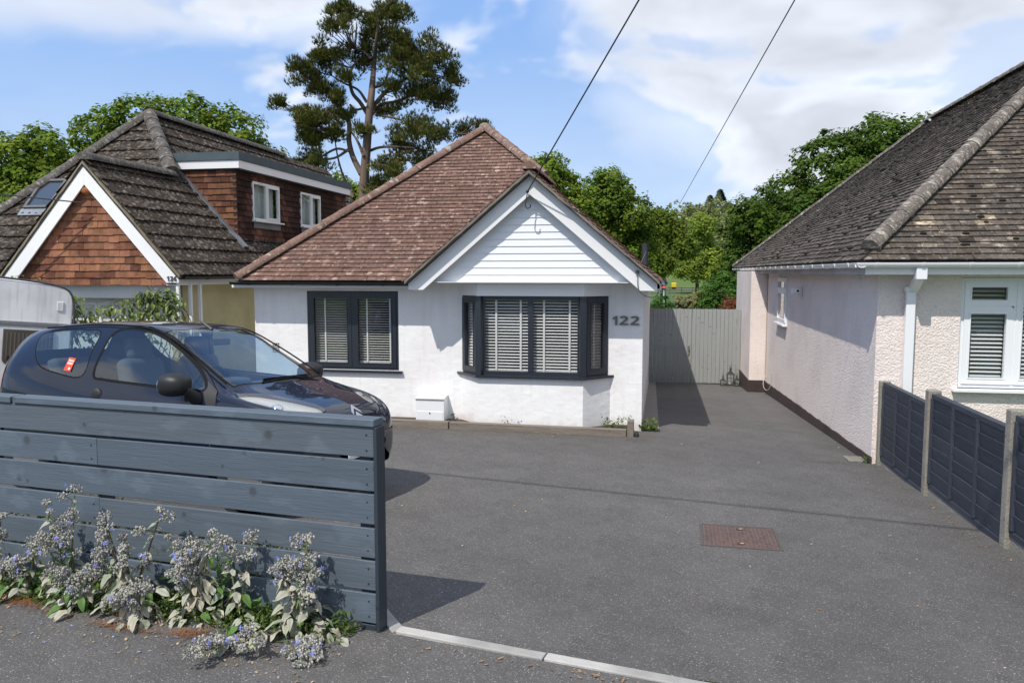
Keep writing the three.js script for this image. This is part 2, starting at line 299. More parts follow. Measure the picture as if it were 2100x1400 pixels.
// ------------------------------------------------------------------ the setting: land, drive, pavement
function landHeight(x, z) {
  let y = 0.06 * clamp(z, -23.6, 2);
  const back = smooth(-23.6, -34, z); y = lerp(y, -1.95, back);
  const hill = smooth(-190, -330, z) * (0.35 + 0.65 * smooth(-60, 15, x) * (1 - 0.35 * smooth(60, 220, x)));
  y += hill * 21 + smooth(-330, -700, z) * 14;
  y += smooth(-40, -200, x) * smooth(-30, -120, z) * 5;
  return y - 0.006;
}
{
  const xs = [], zs = [];
  for (let i = -60; i <= 60; i++) { const t = i / 60; xs.push(Math.sign(t) * (Math.abs(t) * 30 + Math.pow(Math.abs(t), 4) * 1300)); }
  for (let j = 0; j <= 150; j++) { const t = j / 150; zs.push(60 - t * 170 - Math.pow(t, 5) * 1400); }
  for (const z of [-23.6, 2]) zs.push(z); zs.sort((a, b) => b - a);
  const p = [], uv = [], c = [], ix = [];
  for (const z of zs) for (const x of xs) {
    p.push(x, landHeight(x, z), z); uv.push(x, z);
    const n = fbm(x * 0.13 + 40, z * 0.13 + 90, 0, 5, 4), w = fbm(x * 0.02 + 10, z * 0.02 + 30, 0, 8, 3);
    c.push(lerp(0.055, 0.11, n) * (0.8 + 0.4 * w), lerp(0.105, 0.155, n) * (0.8 + 0.4 * w), lerp(0.018, 0.034, n));
  }
  const nx = xs.length;
  for (let j = 0; j < zs.length - 1; j++) for (let i = 0; i < nx - 1; i++) { const a = j * nx + i; ix.push(a, a + 1, a + nx + 1, a, a + nx + 1, a + nx); }
  const g = new THREE.BufferGeometry();
  g.setAttribute('position', new THREE.Float32BufferAttribute(p, 3)); g.setAttribute('uv', new THREE.Float32BufferAttribute(uv, 2)); g.setAttribute('color', new THREE.Float32BufferAttribute(c, 3)); g.setIndex(ix); g.computeVertexNormals();
  const turfBump = tex(512, (u, v) => fbm(u * 40, v * 40, 40, 15, 4, 0.7), false, 0.8);
  solo('ground', g, mat({ vertexColors: true, bumpMap: turfBump, bumpScale: 0.05, roughness: 0.95 }), 'grassy land sloping down behind the bungalows to a park and hill', 'ground', 'structure');
}
// a sheet following the slope y = 0.06 z, lifted a little; worn lighter and darker in broad patches
function slopeSheet(outline, lift, tintFn, step = 0.13) {
  const xs = outline.map((q) => q[0]), zs = outline.map((q) => q[1]), x0 = Math.min(...xs), x1 = Math.max(...xs), z0 = Math.min(...zs), z1 = Math.max(...zs);
  const s = new Soup(), clipTo = (poly, a, b) => { const o = []; for (let i = 0; i < poly.length; i++) { const p = poly[i], q = poly[(i + 1) % poly.length], f = (r) => (b[0] - a[0]) * (r[1] - a[1]) - (b[1] - a[1]) * (r[0] - a[0]), fp = f(p), fq = f(q); if (fp >= 0) o.push(p); if (fp * fq < 0) { const t = fp / (fp - fq); o.push([lerp(p[0], q[0], t), lerp(p[1], q[1], t)]); } } return o; };
  const P = (q) => [q[0], 0.06 * Math.min(q[1], 2) + lift, q[1]];
  const nx = Math.ceil((x1 - x0) / step), nz = Math.ceil((z1 - z0) / step);
  for (let i = 0; i < nx; i++) for (let j = 0; j < nz; j++) {
    let q = [[x0 + i * step, z0 + j * step], [x0 + (i + 1) * step, z0 + j * step], [x0 + (i + 1) * step, z0 + (j + 1) * step], [x0 + i * step, z0 + (j + 1) * step]];
    for (let k = 0; k < outline.length && q.length; k++) q = clipTo(q, outline[k], outline[(k + 1) % outline.length]);
    for (let k = 1; k + 1 < q.length; k++) {
      const tri = [q[0], q[k + 1], q[k]];
      s.p.push(...P(tri[0]), ...P(tri[1]), ...P(tri[2])); for (const r of tri) { s.u.push(r[0], r[1]); s.c.push(...tintFn(r[0], r[1])); s.n.push(0, 0.9982, -0.06); }
    }
  }
  return s.geo();
}
const STAINS = [[2.2, -10.6, 0.35, 0.1, 0.3], [1.2, -8.6, 0.5, 0.3, 0.1], [-0.6, -7.2, 0.7, 0.5, 0.1], [0.5, -4.9, 0.4, 0.22, 0.13], [1.7, -5.6, 0.6, 0.3, 0.08], [0.7, -6.76, 0.55, 0.55, 0.1], [-2.2, -9.3, 0.5, 0.4, 0.12], [1.0, -15.5, 0.6, 1.4, 0.1]];
const worn = (x, z) => {
  let st = 1; for (const [sx, sz, a, b, d] of STAINS) { const q = Math.hypot((x - sx) / a, (z - sz) / b) + 0.9 * (fbm(x * 5, z * 5, 0, 29, 3) - 0.5); st -= d * smooth(1.1, 0.3, q); }
  const track = Math.exp(-Math.pow((x - 0.2 + 0.05 * z) / 0.28, 2)) + Math.exp(-Math.pow((x - 1.55 + 0.05 * z) / 0.28, 2)), grain = fbm(x * 3.2 + 7, z * 3.2 + 1, 0, 33, 4);
  const n = fbm(x * 0.35 + 50, z * 0.35 + 70, 0, 21, 4), m = fbm(x * 1.6 + 9, z * 1.6 + 3, 0, 23, 3);
  const edge = smooth(-11.3, -12.3, z) * (x < 0 ? 1 : 0) + smooth(2.1, 2.75, x) * 0.5, k = (0.8 + 0.36 * n + 0.16 * (m - 0.5) + 0.2 * (grain - 0.5) - 0.12 * edge + 0.045 * track * (0.5 + n)) * st;
  return [k * (1.0 + 0.03 * edge), k * 0.99, k * (1.0 - 0.05 * edge)];
};
// outlines run anticlockwise in x, z seen with z pointing up
const DRIVE = [[-13, -14.5], [2.83, -23.6], [2.83, -3.46], [1.6, -3.6], [0.2, -3.885], [-1.44, -4.215], [-1.62, -4.47], [-13, -5.9]];
solo('driveway', slopeSheet([[-13, -13.2], [-0.1, -13.2], [2.95, -13.2], [2.95, -3.25], [-1.44, -4.15], [-13, -5.65]], 0, worn), M.asphalt, 'grey asphalt driveway in front of the white bungalow', 'driveway', 'structure');
solo('driveway', slopeSheet([[-0.25, -23.55], [2.95, -23.55], [2.95, -13.2], [-0.25, -13.2]], 0.0, worn), M.asphalt, 'narrow asphalt drive running between the bungalows to the gate', 'driveway', 'structure');
solo('pavement', slopeSheet([[-14, -5.45], [-1.62, -4.19], [-1.44, -4.19], [3.2, -3.25], [14, -1.17], [14, 3], [-14, 3]], 0.004, (x, z) => { const k = 1.1 * worn(x + 30, z)[1]; return [k, k * 0.995, k]; }), M.asphalt, 'worn asphalt pavement between the timber fence and the road', 'pavement', 'structure');
// concrete edging stones along the front of the drive
{
  const k = thing('kerb', 'line of pale concrete edging stones along the front of the drive', 'kerb', [-1.44, -0.26, -4.22], undefined, 'structure');
  const stone = (a, b, w) => {
    const d = V(b[0] - a[0], 0.06 * (b[1] - a[1]), b[1] - a[1]), L = d.length(), g = rbox(L - 0.008, 0.09, w, 0.008, 0, 0, 0);
    g.applyQuaternion(new THREE.Quaternion().setFromRotationMatrix(new THREE.Matrix4().makeBasis(d.clone().normalize(), V(0, 1, 0), d.clone().normalize().cross(V(0, 1, 0)))));
    g.translate((a[0] + b[0]) / 2, 0.06 * (a[1] + b[1]) / 2 - 0.026, (a[1] + b[1]) / 2); return g;
  };
  const A = [-1.46, -4.2], B = [3.0, -3.3];
  for (let i = 0; i < 5; i++) { const t0 = i / 5, t1 = (i + 1) / 5; part(k, 'kerb_stone', stone([lerp(A[0], B[0], t0), lerp(A[1], B[1], t0) + (i % 2) * 0.006], [lerp(A[0], B[0], t1), lerp(A[1], B[1], t1) + (i % 2) * 0.006], 0.075), M.kerb); }
  part(k, 'kerb_stone', stone([-1.78, -4.62], [-1.45, -4.19], 0.08), M.kerb);
}
// concrete strip beside the white bungalow
solo('path', slopeSheet([[-0.26, -23.3], [-0.04, -23.3], [0.05, -12.95], [-0.26, -12.95]], 0.012, () => [1, 1, 1]), mat({ map: M.concrete.map, bumpMap: gritty, bumpScale: 0.004, roughness: 0.95, color: lin(0.95, 0.95, 1) }), 'narrow concrete strip along the side wall of the white bungalow', 'path', 'structure');
// far park: a road and a footpath
{
  const sheet = (pts, lift) => { const g = new THREE.BufferGeometry(), p = []; for (let i = 0; i + 1 < pts.length; i++) { const [a, b] = [pts[i], pts[i + 1]]; const q = [[a[0], a[1]], [b[0], b[1]], [b[0], b[1] - b[2]], [a[0], a[1] - a[2]]].map(([x, z]) => [x, landHeight(x, z) + lift, z]); p.push(...q[0], ...q[1], ...q[2], ...q[0], ...q[2], ...q[3]); } g.setAttribute('position', new THREE.Float32BufferAttribute(p, 3)); g.computeVertexNormals(); return boxUV(g); };
  solo('road', sheet([[-60, -172, 9], [-20, -172, 9], [0, -173, 9], [20, -175, 9], [60, -178, 9]], 0.05), plain(0.13, 0.125, 0.12, 0.9), 'grey road crossing the park far behind the gate', 'road', 'structure');
  solo('path', sheet([[-60, -150, 3], [0, -149, 3], [8, -147, 3], [24, -143, 3], [60, -138, 3]], 0.05), plain(0.27, 0.24, 0.19, 0.95), 'pale path along the railings in the far park', 'path', 'structure');
}
// ------------------------------------------------------------------ laying tiles, boards, ridges
function clipConvex(poly, clip) {                                    // both in (u, v), clip anticlockwise
  for (let k = 0; k < clip.length && poly.length; k++) {
    const a = clip[k], b = clip[(k + 1) % clip.length], f = (r) => (b[0] - a[0]) * (r[1] - a[1]) - (b[1] - a[1]) * (r[0] - a[0]), o = [];
    for (let i = 0; i < poly.length; i++) { const p = poly[i], q = poly[(i + 1) % poly.length], fp = f(p), fq = f(q); if (fp >= 0) o.push(p); if (fp * fq < 0) { const t = fp / (fp - fq); o.push([lerp(p[0], q[0], t), lerp(p[1], q[1], t)]); } }
    poly = o;
  }
  return poly;
}
// Tiles on a plane: o + u*U + v*W + h*N. Each tile is a small wedge, its lower edge proud of the course below.
function layTiles({ o, U, W, N, clip, gauge, width, thick = 0.012, strips = 1, roll = null, seed = 1, tone = 0.16, gap = 0.004, jit = 0.004, holes = [], lift = 0, stagger = 0.5, tint = null }) {
  const R = rngOf(seed), us = clip.map((q) => q[0]), vs = clip.map((q) => q[1]), u0 = Math.min(...us), u1 = Math.max(...us), v0 = Math.min(...vs), v1 = Math.max(...vs), out = [];
  const P = (u, v, h) => [o.x + U.x * u + W.x * v + N.x * h, o.y + U.y * u + W.y * v + N.y * h, o.z + U.z * u + W.z * v + N.z * h];
  for (let k = 0, v = v0; v < v1; k++, v += gauge) {
    for (let u = u0 - (k % 2 ? width * stagger : 0), i = 0; u < u1; u += width, i++) {
      const du = (R() - 0.5) * jit, dv = (R() - 0.5) * jit * 1.5, dh = R() * jit * 0.7, skew = (R() - 0.5) * jit * 1.5, tn = 1 + (R() - 0.5) * 2 * tone, warm = (R() - 0.5) * tone * 0.35, dark = R();
      if (holes.some((h) => u + width / 2 > h[0] && u + width / 2 < h[1] && v + gauge / 2 > h[2] && v + gauge / 2 < h[3])) continue;
      let col = [tn * (1 + warm), tn, tn * (1 - warm)]; if (tint) col = tint(u, v, col, dark);
      const s = new Soup();
      for (let q = 0; q < strips; q++) {
        const a = u + du + (width - gap) * q / strips, b = u + du + (width - gap) * (q + 1) / strips;
        const top = v + gauge * 1.06, c = clipConvex([[a, v + dv + skew * (a - u) / width], [b, v + dv + skew * (b - u) / width], [b, top], [a, top]], clip);
        if (c.length < 3) continue;
        const h = (r) => lift + dh * 0.5 + thick * (0.25 + 1.55 * clamp((top - r[1]) / (gauge * 1.06))) + (roll ? roll((r[0] - u - du) / width) : 0);
        const T = c.map((r) => P(r[0], r[1], h(r))), B = c.map((r) => P(r[0], r[1], h(r) - thick * 1.25));
        for (let i2 = 1; i2 + 1 < c.length; i2++) s.tri(T[0], T[i2], T[i2 + 1], c[0], c[i2], c[i2 + 1], col);
        for (let i2 = 0; i2 < c.length; i2++) {
          const j = (i2 + 1) % c.length; if (strips > 1 && Math.abs(c[i2][0] - c[j][0]) < 1e-6 && !(Math.abs(c[i2][0] - a) < 1e-6 && q === 0) && !(Math.abs(c[i2][0] - b) < 1e-6 && q === strips - 1)) continue;
          s.tri(T[i2], B[i2], B[j], c[i2], c[i2], c[j], col); s.tri(T[i2], B[j], T[j], c[i2], c[j], c[j], col);
        }
      }
      if (s.p.length) out.push({ s, u: u + width / 2, v: v + gauge / 2, at: P(u + width / 2, v + gauge / 2, 0), area: s.p.length });
    }
  }
  return out;
}
function placeTiles(parent, tiles, name, material, most, key) {      // the ones that show largest as meshes of their own, the rest joined as stuff
  const list = [...tiles].sort((a, b) => key(a) - key(b)), rest = new Soup();
  list.forEach((t, i) => {
    if (i < most) { part(parent, name, t.s.geo(), material); return; }
    for (const k of ['p', 'u', 'c']) for (const x of t.s[k]) rest[k].push(x);
  });
  if (rest.p.length) part(parent, name + '_field', rest.geo(), material).userData.kind = 'stuff';
}
const camDist = (t) => Math.hypot(t.at[0], t.at[1] - 1.83, t.at[2]);
function layRidge(parent, name, a, b, r, len, material, endCap = false, sink = 0.35) {   // half-round tiles bedded along a hip or ridge
  const d = b.clone().sub(a), L = d.length(), dir = d.clone().normalize(), n = Math.max(1, Math.round(L / len)), step = L / n, R = rngOf(Math.round(L * 1000));
  const side = V(0, 1, 0).cross(dir).normalize(), up = dir.clone().cross(side).normalize();
  for (let i = 0; i < n; i++) {
    const g = flat(new THREE.CylinderGeometry(r * 0.96, r * 1.05, step * 1.03, 10, 1, true, -Math.PI / 2, Math.PI)), list = [g];
    const cap = flat(new THREE.CircleGeometry(r * 1.05, 10, 0, Math.PI)); cap.rotateX(Math.PI / 2).translate(0, -step * 0.515, 0);
    const both = mergeGeometries([keep(g), keep(cap)]);
    // cylinder axis y runs along dir, its open side (-z) faces the roof
    const m = new THREE.Matrix4().makeBasis(side.clone().negate(), dir, up), c = a.clone().addScaledVector(dir, (i + 0.5) * step).addScaledVector(up, -r * sink + (R() - 0.5) * 0.008);
    both.applyMatrix4(new THREE.Matrix4().makeRotationY((R() - 0.5) * 0.02)); both.applyMatrix4(m).translate(c.x, c.y, c.z);
    const uv = both.attributes.uv; for (let k = 0; k < uv.count; k++) uv.setXY(k, uv.getX(k) * r * 3 + i * 0.37, uv.getY(k) * step + i * 0.61);
    part(parent, name, both, material);
  }
  if (endCap) {
    const c = flat(new THREE.CylinderGeometry(r * 0.97, r * 0.97, 0.04, 12, 1)); c.applyMatrix4(new THREE.Matrix4().makeBasis(side.clone().negate(), dir, up)).translate(a.x - up.x * r * sink + dir.x * 0.04, a.y - up.y * r * sink + dir.y * 0.04, a.z - up.z * r * sink + dir.z * 0.04);
    part(parent, 'mortar_end', c, M.mortar);
  }
}
function plane3(o, U, W) { const N = U.clone().cross(W).normalize(); return { o, U, W, N }; }
const uvOn = (pl, p) => { const d = p.clone().sub(pl.o); return [d.dot(pl.U), d.dot(pl.W)]; };
function slab(pl, clip, thick, below = 0.012) {                      // a thin deck under the tiles
  const s = new THREE.Shape(clip.map((q) => new THREE.Vector2(q[0], q[1]))), g = new THREE.ExtrudeGeometry(s, { depth: thick, bevelEnabled: false }).translate(0, 0, -thick - below);
  return boxUV(g.applyMatrix4(new THREE.Matrix4().makeBasis(pl.U, pl.W, pl.N)).translate(pl.o.x, pl.o.y, pl.o.z));
}
const tan = (deg) => Math.tan(deg * Math.PI / 180);
// half-round gutter along x or z with brackets
function gutter(root, a, b, r, material, nBr, name = 'gutter') {
  const d = b.clone().sub(a), L = d.length(), dir = d.clone().normalize(), sh = new THREE.Shape();
  sh.absarc(0, 0, r, Math.PI, 2 * Math.PI, false); sh.absarc(0, 0, r * 0.86, 2 * Math.PI, Math.PI, true);
  const m = new THREE.Matrix4().makeBasis(V(0, 1, 0).cross(dir).normalize(), V(0, 1, 0), dir), put = (g) => boxUV(flat(g).applyMatrix4(m).translate(a.x, a.y, a.z));
  const gt = part(root, name, put(new THREE.ExtrudeGeometry(sh, { depth: L, bevelEnabled: false, curveSegments: 8 })), material);
  const br = new THREE.Shape(); br.absarc(0, 0, r * 1.16, Math.PI, 2 * Math.PI, false); br.absarc(0, 0, r * 1.0, 2 * Math.PI, Math.PI, true);
  for (let i = 0; i < nBr; i++) part(gt, 'bracket', put(new THREE.ExtrudeGeometry(br, { depth: 0.035, bevelEnabled: false, curveSegments: 8 }).translate(0, 0.003, L * (i + 0.4) / nBr)), material);
  return gt;
}
// ------------------------------------------------------------------ windows: x to the right, y up, z outwards; m puts them in the wall
const ring = (w, h, t, z0, z1, x = 0, y = 0) => prism(rect(x, x + w, y, y + h), z0, z1, [rect(x + t, x + w - t, y + t, y + h - t)]);
function addWindow(root, m, w, h, o, label) {
  const put = (g) => { g = g.clone().applyMatrix4(m); return boxUV(g); };
  const fm = o.frameMat, win = part(root, 'window', put(ring(w, h, o.f, -0.055, 0.012)), fm, label);
  for (const [x, y, pw, ph, sash] of o.lights) {
    let gx = x, gy = y, gw = pw, gh = ph;
    if (sash) {
      const g0 = ring(pw, ph, sash, -0.03, 0.026, x, y), bead = ring(pw - 2 * sash + 0.024, ph - 2 * sash + 0.024, 0.014, 0.0262, 0.033, x + sash - 0.012, y + sash - 0.012);
      part(win, 'sash', put(join([g0, bead])), fm); gx += sash - 0.004; gy += sash - 0.004; gw -= 2 * sash - 0.008; gh -= 2 * sash - 0.008;
    }
    part(win, 'pane', put(span(gx, gx + gw, gy, gy + gh, -0.008, -0.004)), M.glass);
  }
  for (const [x, y, pw, ph] of o.bars ?? []) part(win, 'mullion', put(span(x, x + pw, y, y + ph, -0.05, 0.018)), fm);
  for (const b of o.blinds ?? []) {
    const R = rngOf(b.seed ?? 3), n = Math.round(b.h / b.pitch);
    for (let i = 0; i < n; i++) {
      const g = boxUV(new THREE.BoxGeometry(b.w, 0.0035, b.depth ?? 0.048).rotateX((b.tilt + (R() - 0.5) * 2) * Math.PI / 180).rotateZ((R() - 0.5) * 0.003).translate(b.x + b.w / 2, b.y + (i + 0.5) * b.pitch, -0.095));
      part(win, 'blind_slat', put(g), b.mat ?? M.slat);
    }
    for (const t of b.tapes ?? []) part(win, 'blind_tape', put(span(b.x + t - b.tape / 2, b.x + t + b.tape / 2, b.y, b.y + b.h, -0.066, -0.0645)), b.mat ?? M.slat);
    part(win, 'blind_rail', put(span(b.x, b.x + b.w, b.y - 0.012, b.y + 0.008, -0.115, -0.075)), b.mat ?? M.slat);
  }
  return win;
}
const T = (x, y, z, ry = 0) => new THREE.Matrix4().makeTranslation(x, y, z).multiply(new THREE.Matrix4().makeRotationY(ry));
const font = await new FontLoader().loadAsync('fonts/droid/droid_sans_bold.typeface.json');
function letters(text, size, depth) { const g = new TextGeometry(text, { font, size, depth, curveSegments: 6, bevelEnabled: false }); g.computeBoundingBox(); return g; }
// ------------------------------------------------------------------ the white bungalow
{
  const h = thing('bungalow', 'white rendered bungalow with brown tiled hipped roof, boarded gable and bay window', 'bungalow', [-3.6, -0.78, -12.9]);
  const x0 = -7.08, x1 = -0.24, zf = -12.9, zb = -23.8, yb = -1.6, yt = 1.66, t = 0.26;
  // walls with openings
  const bayHole = rect(-3.25, -0.81, 0.13, 1.44);
  part(h, 'wall', prism(rect(x0, x1, yb, yt), zf - t, zf, [rect(-6.08, -4.4, 0.13, 1.505), bayHole]), M.whiteRender);
  part(h, 'wall', span(x1 - t, x1, yb, yt, zb, zf - t), M.whiteRender);
  part(h, 'wall', span(x0, x0 + t, yb, yt, zb, zf - t), M.whiteRender);
  part(h, 'wall', span(x0 + t, x1 - t, yb, yt, zb, zb + t), M.whiteRender);
  part(h, 'ceiling', span(x0 + t, x1 - t, 1.6, 1.65, zb + t, zf - t), M.room);
  part(h, 'floor', span(x0 + t, x1 - t, -0.6, -0.55, zb + t, zf - t), M.roomDark);
  part(h, 'partition', span(x0 + t, x1 - t, -0.55, 1.6, -17.3, -17.2), M.room);
  part(h, 'partition', span(-3.75, -3.65, -0.55, 1.6, -17.2, zf - t), M.room);
  part(h, 'air_brick', (() => { const l = []; for (let i = 0; i < 4; i++) for (let j = 0; j < 5; j++) l.push(box(0.022, 0.02, 0.01, -6.74 + i * 0.034, 0.42 + j * 0.036, zf + 0.002)); return join(l); })(), M.dark);
  // bay: plan points, wall under the sill, sill, head
  const plan = [[-3.3, zf], [-2.9, -12.5], [-1.17, -12.5], [-0.76, zf]], off = (d) => [[-3.3 - d * 0.9, zf], [-2.9 - d * 0.41, -12.5 + d], [-1.17 + d * 0.41, -12.5 + d], [-0.76 + d * 0.9, zf]];
  const back = (p, z = zf - 0.02) => [[p[0][0], z], ...p, [p[3][0], z]];
  part(h, 'bay_wall', plate(back(plan).reverse())(yb + 0.2, 0.105), M.whiteRender);
  part(h, 'window_sill', plate(back(off(0.07)).reverse())(0.105, 0.145), M.anthracite);
  part(h, 'bay_head', plate(back(off(0.02)).reverse())(1.445, 1.652), M.whitePaint);
  part(h, 'window_sill', span(-6.12, -4.33, 0.085, 0.125, zf - 0.2, zf + 0.06), M.anthracite);
  // windows
  const W = M.anthracite;
  addWindow(h, T(-6.075, 0.127, zf - 0.03), 1.67, 1.37, {
    frameMat: W, f: 0.05, lights: [[0.045, 0.045, 0.765, 1.28, 0.075], [0.86, 0.045, 0.765, 1.28, 0.075]], bars: [[0.8, 0.05, 0.07, 1.27]],
    blinds: [{ x: 0.09, y: 0.13, w: 0.69, h: 1.17, pitch: 0.0433, tilt: 11, tapes: [0.2, 0.62], tape: 0.026, seed: 4 }, { x: 0.9, y: 0.13, w: 0.69, h: 1.17, pitch: 0.0433, tilt: 12, tapes: [0.17, 0.59], tape: 0.026, seed: 5 }],
  }, 'dark grey two-light window with open white slatted blinds');
  addWindow(h, T(-2.86, 0.147, -12.56), 1.65, 1.295, {
    frameMat: W, f: 0.06, lights: [[0.05, 0.05, 0.755, 1.195, 0], [0.845, 0.05, 0.755, 1.195, 0]], bars: [[0.785, 0.06, 0.08, 1.175]],
    blinds: [{ x: 0.03, y: 0.06, w: 0.78, h: 1.19, pitch: 0.05, tilt: 25, tapes: [0.21, 0.62], tape: 0.032, seed: 6, depth: 0.05 }, { x: 0.835, y: 0.06, w: 0.78, h: 1.19, pitch: 0.05, tilt: 25, tapes: [0.2, 0.62], tape: 0.032, seed: 7, depth: 0.05 }],
  }, 'front of the dark grey bay window with white slatted blinds');
  const sideW = 0.47, a1 = Math.atan2(0.4, 0.4), a2 = Math.atan2(0.4, 0.41);
  addWindow(h, T(-3.27, 0.147, -12.93, -a1), 0.5, 1.295, {
    frameMat: W, f: 0.035, lights: [[0.03, 0.03, 0.44, 1.235, 0.085]], blinds: [{ x: 0.09, y: 0.1, w: 0.32, h: 1.1, pitch: 0.048, tilt: 30, tapes: [0.16], tape: 0.026, seed: 8 }],
  }, 'narrow side light of the bay window by the meter box');
  addWindow(h, T(-1.156, 0.147, -12.57, a2), 0.5, 1.295, {
    frameMat: W, f: 0.035, lights: [[0.03, 0.03, 0.44, 1.235, 0.085]], blinds: [{ x: 0.09, y: 0.1, w: 0.32, h: 1.1, pitch: 0.048, tilt: 30, tapes: [0.16], tape: 0.026, seed: 9, mat: plain(0.4, 0.37, 0.33, 0.6) }],
  }, 'narrow side light of the bay window by the house number');
  for (const [x, z, ry] of [[-2.885, -12.53, 0.39], [-1.185, -12.53, -0.39]]) part(h, 'corner_post', boxUV(new THREE.BoxGeometry(0.11, 1.295, 0.08).rotateY(-ry).translate(x, 0.147 + 0.6475, z)), W);
  // house number
  let nx = -0.735;
  for (const ch of '122') { const g = letters(ch, 0.148, 0.02); const bb = g.boundingBox, w = ch === '1' ? 0.085 : 0.145; g.translate(-bb.min.x, -bb.min.y, 0).scale(w / (bb.max.x - bb.min.x), 1, 1).translate(nx, 0.972, zf + 0.012); part(h, 'number_digit', g, plain(0.16, 0.145, 0.13, 0.4)); nx += w + 0.032; }
  // ------------------------------------------------ roof
  const k = tan(40.3), ye = 1.7, xl = -7.15, xr = 0.02, ez = -12.48, mid = (xl + xr) / 2, half = (xr - xl) / 2, yr = ye + half * k, cs = Math.cos(40.3 * Math.PI / 180), sn = Math.sin(40.3 * Math.PI / 180);
  const gz = -12.13, gx = -2.0, gxl = -4.03, gy = ye + (xr - gx) * k, gzBack = ez - (xr - gx), bz = -24.2;
  const front = plane3(V(xl, ye, ez), V(1, 0, 0), V(0, sn, -cs)), right = plane3(V(xr, ye, gz), V(0, 0, -1), V(-cs, sn, 0)), gleft = plane3(V(gxl, ye, gz), V(0, 0, -1), V((gx - gxl) / Math.hypot(gx - gxl, gy - ye), (gy - ye) / Math.hypot(gx - gxl, gy - ye), 0));
  gleft.N.negate();
  const left = plane3(V(xl, ye, bz), V(0, 0, 1), V(cs, sn, 0)), rear = plane3(V(xr, ye, bz), V(-1, 0, 0), V(0, sn, cs));
  const apex = V(mid, yr, ez - half), apexB = V(mid, yr, bz + half);
  const roof = part(h, 'roof', slab(front, [[0, 0], [2 * half, 0], [half, half / cs]], 0.05), M.deck);
  const fc = [[0, -0.03], [2 * half, -0.03], [half, half / cs]];
  part(roof, 'roof_deck', slab(left, [[0, 0], [ez - bz, 0], [ez - bz - half, half / cs], [half, half / cs]], 0.05), M.deck);
  part(roof, 'roof_deck', slab(rear, [[0, 0], [2 * half, 0], [half, half / cs]], 0.05), M.deck);
  part(roof, 'roof_deck', slab(right, [[gz - ez, 0], [gz - bz, 0], [gz - apexB.z, half / cs], [gz - apex.z, half / cs]], 0.05), M.deck);
  part(roof, 'roof_deck', slab(right, [[0, 0], [gz - ez + 0.01, 0], [gz - gzBack + 0.01, (xr - gx) / cs], [0, (xr - gx) / cs]], 0.05), M.deck);
  const gl = Math.hypot(gx - gxl, gy - ye), gN = V(-(gy - ye) / gl, (gx - gxl) / gl, 0);
  const gl2 = { o: V(gxl, ye, gz), U: V(0, 0, -1), W: gleft.W, N: gN };
  part(roof, 'roof_deck', slab(plane3(V(gxl, ye, gzBack), V(0, 0, 1), gleft.W), [[0, gl], [gz - gzBack, gl], [gz - gzBack, 0], [gzBack - gzBack + (ez - gzBack) * 1, 0]].reverse(), 0.05), M.deck);
  const patch = (u, v, c, d) => { const n = fbm(u * 0.6 + 3, v * 0.6 + 8, 0, 61, 3), m = 0.78 + 0.44 * n; return [c[0] * m, c[1] * m * (0.96 + 0.06 * n), c[2] * m * (0.94 + 0.08 * n)]; };
  const tf = layTiles({ ...front, clip: fc, gauge: 0.1125, width: 0.168, thick: 0.012, seed: 11, tone: 0.13, gap: 0.006, tint: patch });
  const vis = tf.filter((q) => q.at[0] < -2 - 0 || q.at[1] > ye + (xr - q.at[0]) * k - 0.2);
  placeTiles(roof, vis, 'roof_tile', M.tileWhite, 240, camDist);
  const tg = layTiles({ o: V(gxl, ye, gzBack), U: V(0, 0, 1), W: gleft.W, N: gN, clip: [[ez - gzBack - 0.05, -0.05], [gz - gzBack, -0.05], [gz - gzBack, gl], [-0.05, gl]], gauge: 0.1125, width: 0.168, thick: 0.014, seed: 12, tone: 0.2, tint: patch, jit: 0.016 });
  placeTiles(roof, tg, 'roof_tile', M.tileWhite, 60, (q) => -q.at[2]);
  const tr = [...layTiles({ ...right, clip: [[gz - ez, -0.05], [gz - bz, -0.05], [gz - apexB.z, half / cs], [gz - apex.z, half / cs]], gauge: 0.1125, width: 0.168, seed: 13, tone: 0.2, tint: patch }), ...layTiles({ ...right, clip: [[0, -0.05], [gz - ez, -0.05], [gz - gzBack, (xr - gx) / cs], [0, (xr - gx) / cs]], gauge: 0.1125, width: 0.168, thick: 0.014, seed: 14, tone: 0.2, tint: patch, jit: 0.014 }),
    ...layTiles({ ...left, clip: [[0, -0.05], [ez - bz, -0.05], [ez - bz - half, half / cs], [half, half / cs]], gauge: 0.1125, width: 0.168, seed: 15, tone: 0.2, tint: patch })];
  placeTiles(roof, tr, 'roof_tile', M.tileWhite, 0, camDist);
  layRidge(roof, 'hip_tile', V(xl - 0.02, ye + 0.05, ez + 0.02), apex.clone().add(V(0, 0.05, 0)), 0.105, 0.36, M.ridgeBrown, true);
  layRidge(roof, 'hip_tile', V(gx - 0.12, gy + 0.12 + 0.12, gzBack - 0.14 - 0.12), apex.clone().add(V(0.05, 0.05, 0.05)), 0.105, 0.36, M.ridgeBrown);
  layRidge(roof, 'ridge_tile', V(gx, gy + 0.045, gz + 0.02), V(gx, gy + 0.045, gzBack - 0.2), 0.11, 0.36, M.ridgeBrown);
  layRidge(roof, 'ridge_tile', apex.clone().add(V(0, 0.05, 0)), apexB.clone().add(V(0, 0.05, 0)), 0.105, 0.4, M.ridgeBrown);
  part(roof, 'apex_mortar', flat(new THREE.SphereGeometry(0.13, 10, 6)).scale(1, 0.7, 1).translate(apex.x, apex.y + 0.06, apex.z), M.mortar);
